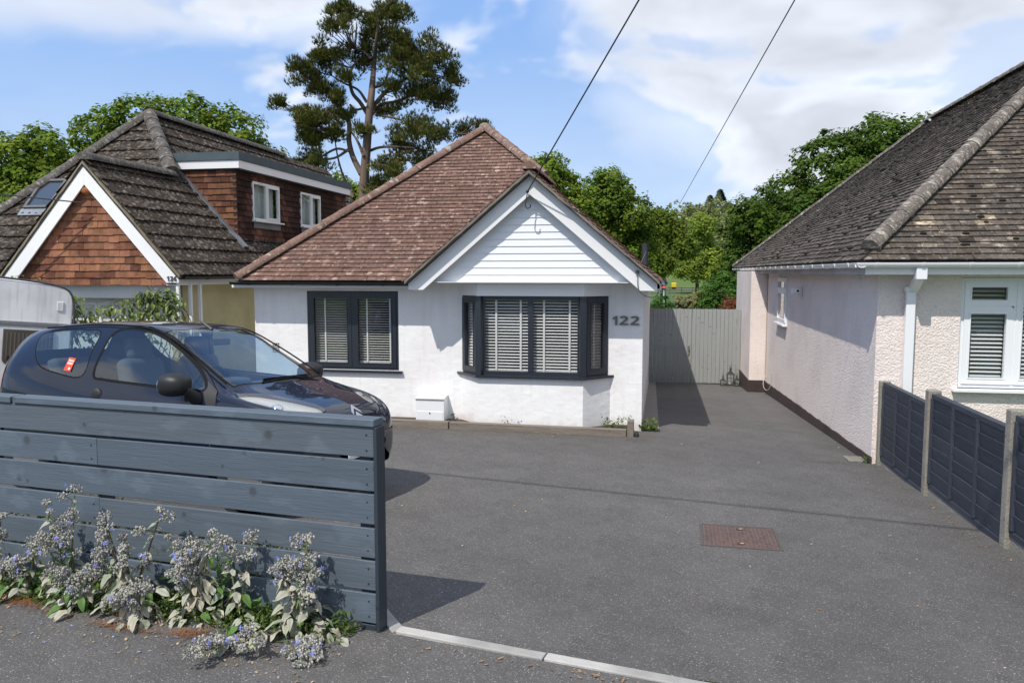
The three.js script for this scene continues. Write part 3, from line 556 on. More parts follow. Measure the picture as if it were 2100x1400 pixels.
  // mortared verge under the gable tiles
  const verge = (xa, xb, seed) => { const R = rngOf(seed), pts = [], n = 26, q = []; for (let i = 0; i <= n; i++) { const s = i / n, x = lerp(xa, xb, s), y = lerp(ye, gy, s); pts.push([x, y - 0.012]); q.push([x, y - 0.045 - R() * 0.022]); } return prism(xa < xb ? [...q, ...pts.reverse()] : [...pts, ...q.reverse()], gz - 0.12, gz + 0.006); };
  part(roof, 'verge_mortar', verge(gxl, gx, 3), M.mortar); part(roof, 'verge_mortar', verge(xr, gx, 4), M.mortar);
  // bargeboards with returned feet, boards of the gable
  const bg = -12.25, by = (x) => ye + (x < gx ? (x - gxl) * (gy - ye) / (gx - gxl) : (xr - x) * k) - 0.06;
  part(h, 'bargeboard', prism([[gx, by(gx)], [-4.0, by(-4.0)], [-4.0, 1.545], [-3.755, 1.545], [gx, by(gx) - 0.315]], bg - 0.03, bg), M.whitePaint);
  part(h, 'bargeboard', prism([[gx, by(gx)], [gx, by(gx) - 0.315], [-0.275, 1.545], [-0.02, 1.545], [-0.02, by(-0.02)]], bg - 0.031, bg - 0.001), M.whitePaint);
  part(h, 'bargeboard_return', span(-4.0, -3.975, 1.545, 1.66, -12.9, bg - 0.031), M.whitePaint);
  part(h, 'bargeboard_return', span(-0.045, -0.02, 1.545, 1.66, -12.9, bg - 0.032), M.whitePaint);
  const gp = { o: V(-4.0, 1.675, -12.43), U: V(1, 0, 0), W: V(0, 1, 0), N: V(0, 0, 1) };
  const gable = part(h, 'gable', prism([[-3.93, 1.675], [-0.05, 1.675], [gx, gy - 0.1]], -12.5, -12.432), M.whitePaint);
  layTiles({ ...gp, clip: [[0, 0], [4.0, 0], [2.0, gy - 0.1 - 1.675]], gauge: 0.1135, width: 9, thick: 0.009, seed: 21, tone: 0.0, jit: 0.001, gap: 0 }).forEach((q) => part(gable, 'weatherboard', boxUV(q.s.geo()), M.upvc));
  part(h, 'soffit', span(-3.97, -0.05, 1.662, 1.674, -12.9, -12.29), M.whitePaint);
  // eaves on the front: fascia, gutter
  part(h, 'fascia', span(-7.3, -4.0, 1.565, 1.665, -12.56, -12.535), M.whitePaint);
  part(h, 'soffit', span(-7.3, -4.02, 1.565, 1.58, -12.9, -12.561), M.whitePaint);
  gutter(h, V(-7.28, 1.665, -12.47), V(-4.06, 1.655, -12.47), 0.052, M.blackPlastic, 4);
  gutter(h, V(0.09, 1.66, -24.1), V(0.09, 1.67, -12.5), 0.052, M.blackPlastic, 8);
  part(h, 'fascia', span(0.02, 0.045, 1.56, 1.66, -24.1, -12.3), M.whitePaint);
  part(h, 'soffit', span(-0.24, 0.02, 1.56, 1.575, -24.1, -12.32), M.whitePaint);
  // flue at the side
  part(h, 'flue_pipe', join([rod(V(-0.29, 1.7, -16.8), V(-0.29, 2.43, -16.8), 0.068, 16), rod(V(-0.29, 1.98, -16.8), V(-0.29, 2.04, -16.8), 0.078, 16), rod(V(-0.29, 2.38, -16.8), V(-0.29, 2.432, -16.8), 0.07, 16, 0.072)]), plain(0.04, 0.045, 0.055, 0.45));
  // cable hook on the gable and the wire down the barge foot
  part(h, 'cable_hook', join([flat(new THREE.SphereGeometry(0.026, 8, 6)).translate(-2.03, 3.08, -12.2), tube([V(-2.03, 3.08, -12.2), V(-2.05, 2.95, -12.19), V(-2.06, 2.86, -12.18), V(-2.03, 2.82, -12.17), V(-1.985, 2.835, -12.17), V(-1.98, 2.88, -12.17)], 0.009, 24, 6)]), M.cable);
  part(h, 'cable_cleat', join([box(0.05, 0.05, 0.035, -0.325, 1.83, -12.235), tube([V(-0.32, 1.83, -12.22), V(-0.31, 1.6, -12.23), V(-0.22, 1.47, -12.4), V(-0.05, 1.44, -12.6), V(0.0, 1.52, -12.7)], 0.006, 20, 5), tube([V(-0.32, 1.83, -12.22), V(-0.3, 1.95, -13.2), V(-0.27, 2.25, -16.6)], 0.006, 10, 5)]), plain(0.12, 0.12, 0.12, 0.7));
}
// meter box on the white wall
{
  const m = thing('meter_box', 'white meter box on the white wall beside the bay window', 'meter box', [-3.78, -0.77, -12.8]);
  part(m, 'case', rspan(-4.03, -3.53, -0.76, -0.3, -12.91, -12.66, 0.008), M.upvc);
  part(m, 'lid', boxUV(new RoundedBoxGeometry(0.52, 0.03, 0.28, 1, 0.008).rotateX(0.12).translate(-3.78, -0.285, -12.775)), M.upvc);
  part(m, 'door', rspan(-4.01, -3.55, -0.745, -0.52, -12.661, -12.653, 0.003), M.upvc);
  part(m, 'lock', flat(new THREE.CylinderGeometry(0.012, 0.012, 0.014, 10).rotateX(Math.PI / 2).translate(-3.78, -0.55, -12.652)), M.dark);
}
// timber sleepers edging the bed below the wall
{
  const e = thing('sleeper_edging', 'weathered grey timber sleepers edging the bed below the white wall', 'sleepers', [-2.5, -0.75, -12.35]);
  const bar = (xa, xb, za, zb) => { const g = rbox(Math.hypot(xb - xa, zb - za) - 0.01, 0.16, 0.11, 0.012); g.rotateY(-Math.atan2(zb - za, xb - xa)); return boxUV(g.translate((xa + xb) / 2, -0.70, (za + zb) / 2), 1, xa); };
  part(e, 'sleeper', bar(-3.35, -0.45, -12.35, -12.24), M.sleeper); part(e, 'sleeper', bar(-6.3, -3.36, -12.42, -12.36), M.sleeper);
  part(e, 'upright_block', boxUV(rbox(0.1, 0.36, 0.2, 0.01, -0.395, -0.66, -12.28), 1, 0.4), M.sleeper);
  part(e, 'stone', flat(new THREE.DodecahedronGeometry(0.05, 1)).scale(0.7, 1.4, 0.9).translate(-0.3, -0.71, -12.24), plain(0.03, 0.03, 0.03, 0.7));
  part(e, 'soil', span(-6.4, -0.45, -0.8, -0.68, -12.9, -12.36), plain(0.06, 0.045, 0.035, 0.95));
}
// ------------------------------------------------------------------ the pale pink bungalow
{
  const h = thing('bungalow', 'pale pink pebble-dashed bungalow with grey lichened tiles and white gutters', 'bungalow', [6, -0.6, -10.65]);
  const xs = 2.74, zf = -10.65, zb = -26.6, t = 0.26, yb = -1.8, yt = 1.86, X1 = 11;
  const side = (pts, holes, xa, xb) => boxUV(new THREE.ExtrudeGeometry((() => { const s = new THREE.Shape(pts.map(([z, y]) => new THREE.Vector2(-z, y))); for (const q of holes) s.holes.push(new THREE.Path(q.map(([z, y]) => new THREE.Vector2(-z, y)))); return s; })(), { depth: xb - xa, bevelEnabled: false }).rotateY(Math.PI / 2).translate(xa, 0, 0));
  part(h, 'wall', side(rect(zb, zf - t, yb, yt), [rect(-18.96, -17.72, 0.69, 1.72)], xs, xs + t), M.pinkRender);
  part(h, 'wall', prism(rect(xs, X1, yb, yt), zf - t, zf, [rect(3.72, 6.4, 0.375, 1.765)]), M.pinkRender);
  part(h, 'wall', span(2.33, xs, yb, yt, -24.6, -20.85), M.pinkRender, 'projecting end of the pink wall beside the gate');
  part(h, 'wall', span(X1 - t, X1, yb, yt, zb, zf - t), M.pinkRender); part(h, 'wall', span(xs + t, X1 - t, yb, yt, zb, zb + t), M.pinkRender);
  part(h, 'ceiling', span(xs + t, X1 - t, 1.79, 1.85, zb + t, zf - t), M.room); part(h, 'floor', span(xs + t, X1 - t, -0.5, -0.45, zb + t, zf - t), M.roomDark);
  part(h, 'partition', span(xs + t, X1 - t, -0.45, 1.79, -15, -14.9), M.room);
  // brown painted plinth with an uneven foot
  {
    const R = rngOf(9), top = [], n = 40; for (let i = 0; i <= n; i++) { const z = lerp(-20.85, -10.63, i / n); top.push([z, lerp(-0.965, -0.545, i / n) + (R() - 0.5) * 0.02]); }
    part(h, 'plinth', side([[-20.85, -1.7], [-10.63, -1.2], ...top.reverse()], [], xs - 0.022, xs + 0.002), M.plinth);
    part(h, 'plinth', span(2.3, xs, -1.8, -0.94, -24.6, -20.82), M.plinth);
  }
  // front window
  const u = M.upvc;
  addWindow(h, T(3.725, 0.38, zf - 0.05), 2.67, 1.38, {
    frameMat: u, f: 0.05, lights: [[0.045, 1.03, 0.56, 0.31, 0.075], [0.045, 0.05, 0.56, 0.96, 0.075], [0.64, 0.05, 1.98, 1.29, 0.07]], bars: [[0.59, 0.05, 0.065, 1.28], [0.05, 0.99, 0.56, 0.05]],
    blinds: [{ x: 0.1, y: 1.08, w: 0.44, h: 0.22, pitch: 0.054, tilt: 32, seed: 21, mat: plain(0.5, 0.52, 0.53, 0.5) }, { x: 0.1, y: 0.12, w: 0.44, h: 0.82, pitch: 0.052, tilt: 36, seed: 22, mat: plain(0.62, 0.65, 0.66, 0.5) }, { x: 0.7, y: 0.12, w: 1.86, h: 1.18, pitch: 0.052, tilt: 36, seed: 23, mat: plain(0.62, 0.65, 0.66, 0.5) }],
  }, 'white framed front window with slatted blinds');
  part(h, 'window_sill', rspan(3.65, 6.45, 0.335, 0.375, zf - 0.12, zf + 0.1, 0.008), u);
  // side window
  addWindow(h, T(xs - 0.012, 0.7, -18.95, -Math.PI / 2), 1.22, 1.01, { frameMat: u, f: 0.05, lights: [[0.045, 0.73, 1.13, 0.24, 0.05], [0.045, 0.04, 1.13, 0.67, 0.05]], bars: [[0.04, 0.69, 1.14, 0.05]] }, 'white side window with a small top light');
  part(h, 'window_sill', rspan(xs - 0.1, xs + 0.1, 0.655, 0.695, -19.02, -17.66, 0.008), u);
  // outlet, vent, cable on the side wall
  part(h, 'vent_cowl', join([rbox(0.2, 0.12, 0.16, 0.02, xs - 0.1, 1.47, -16.0), rbox(0.07, 0.16, 0.2, 0.02, xs - 0.03, 1.44, -16.05), flat(new THREE.CylinderGeometry(0.05, 0.05, 0.06, 14).rotateX(Math.PI / 2).translate(xs - 0.1, 1.47, -15.9))]), u);
  part(h, 'vent_hole', flat(new THREE.CylinderGeometry(0.022, 0.022, 0.012, 10).rotateX(Math.PI / 2).translate(xs - 0.1, 1.47, -15.868)), M.dark);
  { const l = []; for (let i = 0; i < 6; i++) l.push(boxUV(new THREE.BoxGeometry(0.012, 0.012, 0.22).rotateZ(0.5).translate(xs - 0.006, 1.63 + i * 0.027, -11.62))); part(h, 'air_vent', join(l), M.whitePaint); }
  part(h, 'loose_cable', tube([V(xs - 0.03, -0.75, -20.5), V(xs - 0.12, -0.9, -20.3), V(xs - 0.13, -1.03, -20.0), V(xs - 0.08, -1.02, -19.7), V(xs - 0.04, -0.9, -19.6), V(xs - 0.03, -0.6, -19.55)], 0.008, 26, 5), plain(0.5, 0.48, 0.45));
  part(h, 'wall_pipe', rod(V(xs - 0.012, -0.9, -20.8), V(xs - 0.012, 1.8, -20.8), 0.012, 6), plain(0.4, 0.33, 0.28));
  // ------------------------------------------------ roof
  const deg = 40.2, k = tan(deg), cs = Math.cos(deg * Math.PI / 180), sn = Math.sin(deg * Math.PI / 180), ye = 2.0, xl = 2.45, ez = -10.26, bz = -26.95, half = 4.4, xr = xl + 2 * half, yr = ye + half * k;
  const front = plane3(V(xl, ye, ez), V(1, 0, 0), V(0, sn, -cs)), left = plane3(V(xl, ye, bz), V(0, 0, 1), V(cs, sn, 0)), right = plane3(V(xr, ye, ez), V(0, 0, -1), V(-cs, sn, 0)), rear = plane3(V(xr, ye, bz), V(-1, 0, 0), V(0, sn, cs));
  const A = V(xl + half, yr, ez - half), B = V(xl + half, yr, bz + half), L = ez - bz, tri = [[0, 0], [2 * half, 0], [half, half / cs]], trap = [[0, 0], [L, 0], [L - half, half / cs], [half, half / cs]];
  const roof = part(h, 'roof', slab(front, tri, 0.05), M.deck);
  part(roof, 'roof_deck', slab(left, trap, 0.05), M.deck); part(roof, 'roof_deck', slab(right, trap, 0.05), M.deck); part(roof, 'roof_deck', slab(rear, tri, 0.05), M.deck);
  const low = (c) => c.map(([a, b]) => [a, b === 0 ? -0.05 : b]);
  const tint = (u2, v2, c, d) => { const n = fbm(u2 * 0.7 + 13, v2 * 0.7 + 2, 0, 63, 3), m = 0.72 + 0.5 * n, w = d > 0.965 ? 1.9 : d < 0.05 ? 0.5 : 1; return [c[0] * m * w, c[1] * m * w * 0.985, c[2] * m * (w > 1 ? w * 0.9 : w)]; };
  const tfr = layTiles({ ...front, clip: low(tri), gauge: 0.112, width: 0.178, thick: 0.013, seed: 31, tone: 0.22, tint, jit: 0.007 }).filter((q) => q.at[0] < 6.2);
  placeTiles(roof, tfr, 'roof_tile', M.tilePink, 170, camDist);
  const tlf = layTiles({ ...left, clip: low(trap), gauge: 0.112, width: 0.178, thick: 0.013, seed: 32, tone: 0.2, tint: (a, b, c, d) => { const w = tint(a, b, c, d); return [w[0] * 0.92, w[1] * 0.93, w[2] * 0.96]; }, jit: 0.016 });
  placeTiles(roof, tlf, 'roof_tile', M.tilePink, 130, camDist);
  layRidge(roof, 'hip_tile', V(xl + 0.1, ye + 0.155, ez - 0.1), A.clone().add(V(0, 0.06, 0)), 0.116, 0.4, M.ridgeGrey, true, 0.3);
  layRidge(roof, 'ridge_tile', A.clone().add(V(0, 0.07, 0)), B.clone().add(V(0, 0.07, 0)), 0.11, 0.4, M.ridgeGrey);
  layRidge(roof, 'hip_tile', V(xl, ye + 0.05, bz), B.clone().add(V(0, 0.05, 0)), 0.1, 0.42, M.ridgeGrey, false, 0.5);
  // moss cushions on the slope towards the drive
  {
    const Q = rngOf(37), l = []; for (let i = 0; i < 420; i++) { const u = Q() * L, v = 0.15 + Q() * (half / cs - 0.4), a = fbm(u * 0.8, v * 0.8, 0, 91, 3); if (u < v * cs + 0.3 || u > L - v * cs - 0.2 || a < 0.46) continue; const c = left.o.clone().addScaledVector(left.U, u).addScaledVector(left.W, Math.round(v / 0.112) * 0.112 + 0.005).addScaledVector(left.N, 0.022), g = new THREE.IcosahedronGeometry(0.03 + 0.035 * Q(), 1).scale(1.2, 0.55, 0.9); l.push(g.rotateY(Q() * 3).translate(c.x, c.y, c.z)); }
    for (let i = 0; i < 26; i++) { const u = 0.6 + Q() * 3.5, v = 0.15 + Q() * (u * 1.1); if (v > u / cs - 0.25) continue; const c = front.o.clone().addScaledVector(front.U, u).addScaledVector(front.W, Math.round(v / 0.112) * 0.112 + 0.005).addScaledVector(front.N, 0.022); l.push(new THREE.IcosahedronGeometry(0.012 + 0.02 * Q(), 1).scale(1.5, 0.7, 1.1).translate(c.x, c.y, c.z)); }
    part(roof, 'moss', join(l), plain(0.022, 0.022, 0.014, 0.98)).userData.kind = 'stuff';
  }
  // eaves: fascia, soffit, gutters, downpipe
  part(h, 'fascia', span(xl + 0.06, X1, 1.8, 1.975, ez - 0.1, ez - 0.075), M.whitePaint);
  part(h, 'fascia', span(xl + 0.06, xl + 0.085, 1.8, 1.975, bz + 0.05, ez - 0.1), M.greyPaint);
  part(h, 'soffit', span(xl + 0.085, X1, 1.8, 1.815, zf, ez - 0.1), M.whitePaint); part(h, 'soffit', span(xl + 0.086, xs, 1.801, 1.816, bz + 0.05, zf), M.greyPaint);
  gutter(h, V(xl - 0.07, 1.945, ez - 0.02), V(8.2, 1.945, ez - 0.02), 0.062, u, 11);
  gutter(h, V(xl - 0.01, 1.945, bz), V(xl - 0.01, 1.945, ez + 0.03), 0.062, u, 21);
  const px = 3.11;
  part(h, 'downpipe', join([rspan(px - 0.055, px + 0.055, -0.7, 1.63, zf + 0.03, zf + 0.1, 0.008),
    boxUV(new THREE.BoxGeometry(0.1, 0.34, 0.075).rotateX(0.95).translate(px + 0.02, 1.695, zf + 0.2)), rspan(px - 0.04, px + 0.085, 1.74, 1.9, ez - 0.09, ez + 0.005, 0.01), rspan(px - 0.065, px + 0.065, 1.58, 1.65, zf + 0.02, zf + 0.115, 0.008)]), u);
}
{
  const d = thing('drain_cover', 'small pale drain cover in the asphalt against the pink wall', 'drain cover', [2.62, -0.65, -10.9]);
  const tilt = (g) => g.applyMatrix4(new THREE.Matrix4().makeRotationX(-0.06)).translate(2.6, -0.645, -10.9);
  part(d, 'frame', boxUV(tilt(ring(0.22, 0.34, 0.03, -0.006, 0.014, -0.11, -0.17).rotateX(-Math.PI / 2))), M.concrete); part(d, 'grate', boxUV(tilt(box(0.155, 0.014, 0.275))), plain(0.2, 0.19, 0.17, 0.9));
}
// ------------------------------------------------------------------ manhole cover in the drive
{
  const c = thing('manhole_cover', 'rusty square manhole cover with raised tread set in the driveway', 'manhole cover', [0.7, -0.41, -6.76]);
  const put = (g, col) => boxUV(g.applyMatrix4(new THREE.Matrix4().makeRotationX(-0.06).multiply(new THREE.Matrix4().makeRotationY(-0.03)))).translate(0.705, -0.4026, -6.71);
  const rust = mat({ map: tex(512, (u, v) => { const n = fbm(u * 7, v * 7, 7, 3, 5, 0.6), s = smooth(0.5, 0.7, fbm(u * 30, v * 30, 30, 8, 3)); return S3(lerp(0.125, 0.175, n) * (1 - 0.3 * s), lerp(0.092, 0.112, n) * (1 - 0.3 * s), lerp(0.085, 0.09, n) * (1 - 0.2 * s)); }, true, 1.4), roughness: 0.75, metalness: 0.2, bumpMap: gritty, bumpScale: 0.003 });
  const tread = [], rim = [];
  for (let i = 0; i < 17; i++) for (let j = 0; j < 17; j++) tread.push(new THREE.BoxGeometry(0.026, 0.003, 0.008).rotateY((i + j) % 2 ? 0.78 : -0.78).translate((i - 8) * 0.0335, 0.009, (j - 8) * 0.0365)); tread.forEach((g) => g.translate(0, -0.0015, 0));
  part(c, 'plate', put(new THREE.BoxGeometry(0.585, 0.012, 0.64)), rust);
  part(c, 'tread', put(mergeGeometries(tread)), rust).userData.kind = 'stuff';
  part(c, 'rim', put(mergeGeometries([new THREE.BoxGeometry(0.64, 0.016, 0.02).translate(0, 0, 0.335), new THREE.BoxGeometry(0.64, 0.016, 0.02).translate(0, 0, -0.335), new THREE.BoxGeometry(0.02, 0.016, 0.65).translate(0.31, 0, 0), new THREE.BoxGeometry(0.02, 0.016, 0.65).translate(-0.31, 0, 0)])), plain(0.09, 0.075, 0.068, 0.85));
  for (const [x, z] of [[0.0, 0.24], [0.02, -0.22]]) { const k = part(c, 'keyhole', put(new THREE.CylinderGeometry(0.03, 0.03, 0.008, 12).translate(x, 0.009, z)), plain(0.05, 0.04, 0.035, 0.8)); part(k, 'grit', put(new THREE.SphereGeometry(0.016, 7, 4).scale(1.3, 0.4, 1).translate(x + 0.008, 0.012, z)), plain(0.36, 0.25, 0.18, 0.9)); }
}
// ------------------------------------------------------------------ boarded gate between the bungalows
{
  const g = thing('gate', 'tall grey-green boarded double gate between the white and pink bungalows', 'gate', [1.15, -1.38, -23]);
  const R = rngOf(41);
  const leaf = (a, b, n) => { const w = (b - a) / n, l = part(g, 'gate_leaf', join([span(a, b, -1.1, -0.98, -23.09, -23.04), span(a, b, 0.4, 0.52, -23.09, -23.04), span(a, b, -0.4, -0.28, -23.09, -23.04)]), M.gatePaint);
    for (let i = 0; i < n; i++) { const dz = R() * 0.004; part(l, 'board', boxUV(new RoundedBoxGeometry(w - 0.0045, 2.13, 0.022, 1, 0.006).rotateZ(Math.PI / 2), 1, R() * 3, R() * 3).rotateZ(-Math.PI / 2).translate(a + (i + 0.5) * w, -0.285 + (R() - 0.5) * 0.006, -23.028 + dz), M.gatePaint); } return l; };
  part(g, 'gate_post', span(-0.24, -0.135, -1.5, 0.79, -23.1, -23.02), M.gatePaint); leaf(-0.13, 0.955, 10); const r = leaf(0.965, 2.32, 12);
  part(r, 'handle', join([rbox(0.045, 0.2, 0.012, 0.005, 0.885, -0.36, -23.0), rod(V(0.885, -0.33, -23), V(0.885, -0.33, -22.95), 0.01, 8), rod(V(0.885, -0.33, -22.955), V(0.885, -0.42, -22.95), 0.011, 8)]), M.steel);
  part(r, 'lock', join([rbox(0.04, 0.05, 0.014, 0.004, 0.885, -0.53, -23.0)]), plain(0.3, 0.2, 0.08, 0.4, { metalness: 0.7 }));
}
// lanterns on the ground by the gate
{
  const make = (label, x, z, s, tall) => {
    const y = 0.06 * z, l = thing('lantern', label, 'lantern', [x, y, z]); const q = 0.09 * s, H = tall * s, me = plain(0.06, 0.057, 0.05, 0.6, { metalness: 0.4 });
    part(l, 'base', rbox(q * 2.4, 0.03 * s, q * 2.4, 0.005, x, y + 0.03 * s, z), me);
    for (const [a, b] of [[1, 1], [1, -1], [-1, 1], [-1, -1]]) part(l, 'post', box(0.018 * s, H, 0.018 * s, x + a * q, y + 0.04 * s + H / 2, z + b * q), me);
    part(l, 'glass', box(q * 1.8, H * 0.96, q * 1.8, x, y + 0.045 * s + H / 2, z), M.glass);
    part(l, 'candle', flat(new THREE.CylinderGeometry(0.035 * s, 0.035 * s, H * 0.4, 12).translate(x, y + 0.045 * s + H * 0.2, z)), plain(0.6, 0.55, 0.45));
    part(l, 'lattice', join([box(0.008, H, 0.008, x, y + 0.04 * s + H / 2, z + q), box(q * 2, 0.008, 0.008, x, y + 0.04 * s + H * 0.66, z + q), box(q * 2, 0.008, 0.008, x, y + 0.04 * s + H * 0.33, z + q)]), me);
    const roof = part(l, 'roof', flat(new THREE.ConeGeometry(q * 1.75, 0.12 * s, 4).rotateY(Math.PI / 4).translate(x, y + 0.04 * s + H + 0.06 * s, z)), me);
    part(roof, 'chimney', join([box(0.05 * s, 0.06 * s, 0.05 * s, x, y + 0.04 * s + H + 0.13 * s, z), flat(new THREE.ConeGeometry(0.05 * s, 0.05 * s, 4).rotateY(Math.PI / 4).translate(x, y + 0.04 * s + H + 0.185 * s, z))]), me);
    part(roof, 'ring', flat(new THREE.TorusGeometry(0.03 * s, 0.005 * s, 6, 14).translate(x, y + 0.04 * s + H + 0.235 * s, z)), me);
  };
  make('tallest grey metal lantern with a pointed top standing by the gate', 2.04, -22.72, 1.0, 0.28);
  make('small grey metal lantern at the gate, on the side of the gate handle', 1.83, -22.62, 0.72, 0.16);
  make('small grey metal lantern at the gate, on the side of the pink wall', 2.2, -22.55, 0.75, 0.18);
}
// ------------------------------------------------------------------ dark lap-panel fence with concrete posts
{
  const f = thing('panel_fence', 'low dark blue lap-panel fence on concrete posts in front of the pink bungalow', 'fence', [2.84, -0.55, -8]);
  const R = rngOf(51), X = 2.86;
  for (const [z, b, t] of [[-10.62, -0.75, 0.45], [-8.83, -0.65, 0.6], [-6.88, -0.55, 0.73], [-4.95, -0.4, 0.85]]) {
    const g = rbox(0.13, t - b, 0.11, 0.014, X, (t + b) / 2, z); part(f, 'concrete_post', g, M.concrete);
  }
  const panels = [[-10.56, -8.89, -0.63, 0.44], [-8.77, -6.94, -0.5, 0.565], [-6.82, -5.0, -0.37, 0.69]];
  for (const [a, b, y0, y1] of panels) {
    part(f, 'gravel_board', boxUV(new THREE.BoxGeometry(0.05, 0.26, b - a)).translate(X, y0 - 0.06, (a + b) / 2), M.concrete);
    const p = part(f, 'panel', join([span(X - 0.035, X + 0.035, y1 - 0.045, y1 + 0.0, a, b), span(X - 0.034, X + 0.034, y0 + 0.07, y0 + 0.115, a, b)]), M.lapPanel);
    for (let k = 0; k <= 3; k++) { const z = lerp(a + 0.025, b - 0.025, k / 3); part(p, 'batten', boxUV(rbox(0.026, y1 - y0 - 0.17, 0.045, 0.004, X - 0.032, (y1 - 0.046 + y0 + 0.121) / 2, z), 1, R() * 3), M.lapPanel); }
    const n = 7, H = (y1 - 0.05 - y0 - 0.1) / n;
    for (let k = 0; k < n; k++) {
      const sh = new THREE.Shape(), w = b - a, N = 12, lo = [], ph = R() * 9; for (let i = 0; i <= N; i++) lo.push(0.0 + 0.012 * Math.sin(ph + i * 1.1) + 0.008 * (R() - 0.5));
      sh.moveTo(0, lo[0]); for (let i = 1; i <= N; i++) sh.lineTo(w * i / N, lo[i]); sh.lineTo(w, H + 0.03); sh.lineTo(0, H + 0.03);
      const g = new THREE.ExtrudeGeometry(sh, { depth: 0.012, bevelEnabled: false }).rotateX(0.13).rotateY(-Math.PI / 2).translate(X - 0.002, y0 + 0.1 + k * H, a);
      const q = part(p, 'slat', boxUV(g, 1, R() * 3, R() * 3), M.lapTones[(R() * 4) | 0]);
    }
  }
}
// ------------------------------------------------------------------ the dark-roofed house with the tile-hung gable
{
  const h = thing('house', 'dark-roofed house with orange tile-hung gable, white bargeboards and flat-roofed dormer', 'house', [-10, -0.75, -12.5]);
  const deg = 48, k = tan(deg), cs = Math.cos(deg * Math.PI / 180), sn = Math.sin(deg * Math.PI / 180), xe = -8.22, ye = 1.79, gz = -12.42, gx = -10.03, gxl = 2 * gx - xe, gy = ye + (xe - gx) * k;
  const ezf = -13.15, apex = V(-11.43, 5.36, -16.36), bz = -26, half = xe - apex.x, xw = apex.x - half;
  // walls
  part(h, 'wall', span(-8.75, -8.52, -1.2, 1.7, -22, -12.95), M.yellowRender, 'pale yellow side wall');
  part(h, 'wall', span(-14.2, -8.76, -1.2, 1.7, -13.1, -12.95), M.whitePaint, 'white painted front wall under the gable');
  part(h, 'beam', span(-11.7, -8.55, 1.36, 1.6, -12.9, -12.72), M.whitePaint);
  for (let i = 0; i < 5; i++) addWindow(h, T(-11.3 + i * 0.53, 0.75, -12.93), 0.5, 0.52, { frameMat: M.whitePaint, f: 0.05, lights: [[0.045, 0.045, 0.41, 0.43, 0]] }, 'small white framed porch window');
  for (const [x, z] of [[-8.31, -12.5], [-8.3, -12.85], [-8.3, -13.15]]) part(h, 'porch_post', span(x - 0.025, x + 0.025, -0.75, 1.62, z - 0.025, z + 0.025), M.whitePaint);
  // roof planes
  const right = plane3(V(xe, ye, gz), V(0, 0, -1), V(-cs, sn, 0)), gl = (xe - gx) / cs, gzBack = ezf - (gx - gxl) - 0.25;
  const rightClip = [[0, -0.05], [gz - bz, -0.05], [gz - bz - half, half / cs], [gz - apex.z, half / cs], [gz - (apex.z + (apex.x - gx) * -1 + 0) - 0, gl]];
  const hipZ = apex.z + (gx - apex.x);                               // where the hip crosses the porch ridge line
  const rMain = [[gz - hipZ, -0.05], [gz - bz, -0.05], [gz - bz, half / cs], [gz - apex.z, half / cs], [gz - hipZ, gl]], rPorch = [[0, -0.05], [gz - hipZ, -0.05], [gz - hipZ, gl], [0, gl]];
  const front = plane3(V(xw, ye, apex.z + half), V(1, 0, 0), V(0, sn, -cs)), fClip = [[0, 0], [2 * half, 0], [half, half / cs]];
  const porchL = plane3(V(gxl, ye, hipZ - 1.2), V(0, 0, 1), V(cs, sn, 0)), D = gz - (hipZ - 1.2);
  const roof = part(h, 'roof', slab(front, fClip, 0.06), M.deck);
  part(roof, 'roof_deck', slab(right, rMain, 0.06), M.deck); part(roof, 'roof_deck', slab(right, rPorch, 0.06), M.deck); part(roof, 'roof_deck', slab(porchL, [[0, 0], [D, 0], [D, gl], [0, gl]], 0.06), M.deck);
  const roll = (q) => 0.022 * Math.pow(Math.abs(Math.sin(q * Math.PI * 2 + 0.4)), 1.4), o = { gauge: 0.325, width: 0.33, thick: 0.024, strips: 8, roll, tone: 0.13, jit: 0.01, stagger: 0 };
  const moss = (u, v, c) => { const n = fbm(u * 0.9, v * 0.9, 0, 71, 3), m = 0.7 + 0.6 * n; return [c[0] * m, c[1] * m, c[2] * m]; };
  const dormZ = [gz + 15.62, gz + 21.5];
  const under = (q) => !(q.at[2] < -15.65 && q.at[2] > -21.4 && q.at[1] > 2.6 && q.at[1] < 4.2);
  const t1 = [...layTiles({ ...right, ...o, clip: rPorch, seed: 61, tint: moss }), ...layTiles({ ...right, ...o, clip: rMain, seed: 62, tint: moss }).filter(under)], t2 = layTiles({ ...front, ...o, clip: fClip, seed: 63, tint: moss }).filter((q) => !(q.u > gxl - xw + 0.4 && q.u < xe - xw - 0.1 && q.at[1] < gy - Math.abs(q.at[0] - gx) * k - 0.4));
  const t3 = layTiles({ ...porchL, ...o, clip: [[0, -0.05], [D, -0.05], [D, gl], [0, gl]], seed: 64, tint: moss });
  placeTiles(roof, [...t1, ...t2], 'roof_tile', M.tileDark, 280, camDist); placeTiles(roof, t3, 'porch_roof_tile', M.tileDark, 0, camDist);
  const b1 = V(gx, gy + 0.07, hipZ - 0.1);
  layRidge(roof, 'hip_tile', V(gx + 0.05, gy + 0.14, hipZ + 0.0), apex.clone().add(V(0, 0.07, 0)), 0.15, 0.42, M.ridgeDark, true);
  layRidge(roof, 'hip_tile', V(xw, ye + 0.07, apex.z + half), apex.clone().add(V(0, 0.07, 0)), 0.15, 0.42, M.ridgeDark);
  layRidge(roof, 'ridge_tile', apex.clone().add(V(0, 0.07, 0)), V(apex.x, apex.y + 0.05, bz + half), 0.14, 0.42, M.ridgeDark);
  layRidge(roof, 'ridge_tile', V(gx, gy + 0.06, gz - 0.02), b1, 0.14, 0.42, M.ridgeDark);
  // verge mortar and bargeboards
  const R = rngOf(66);
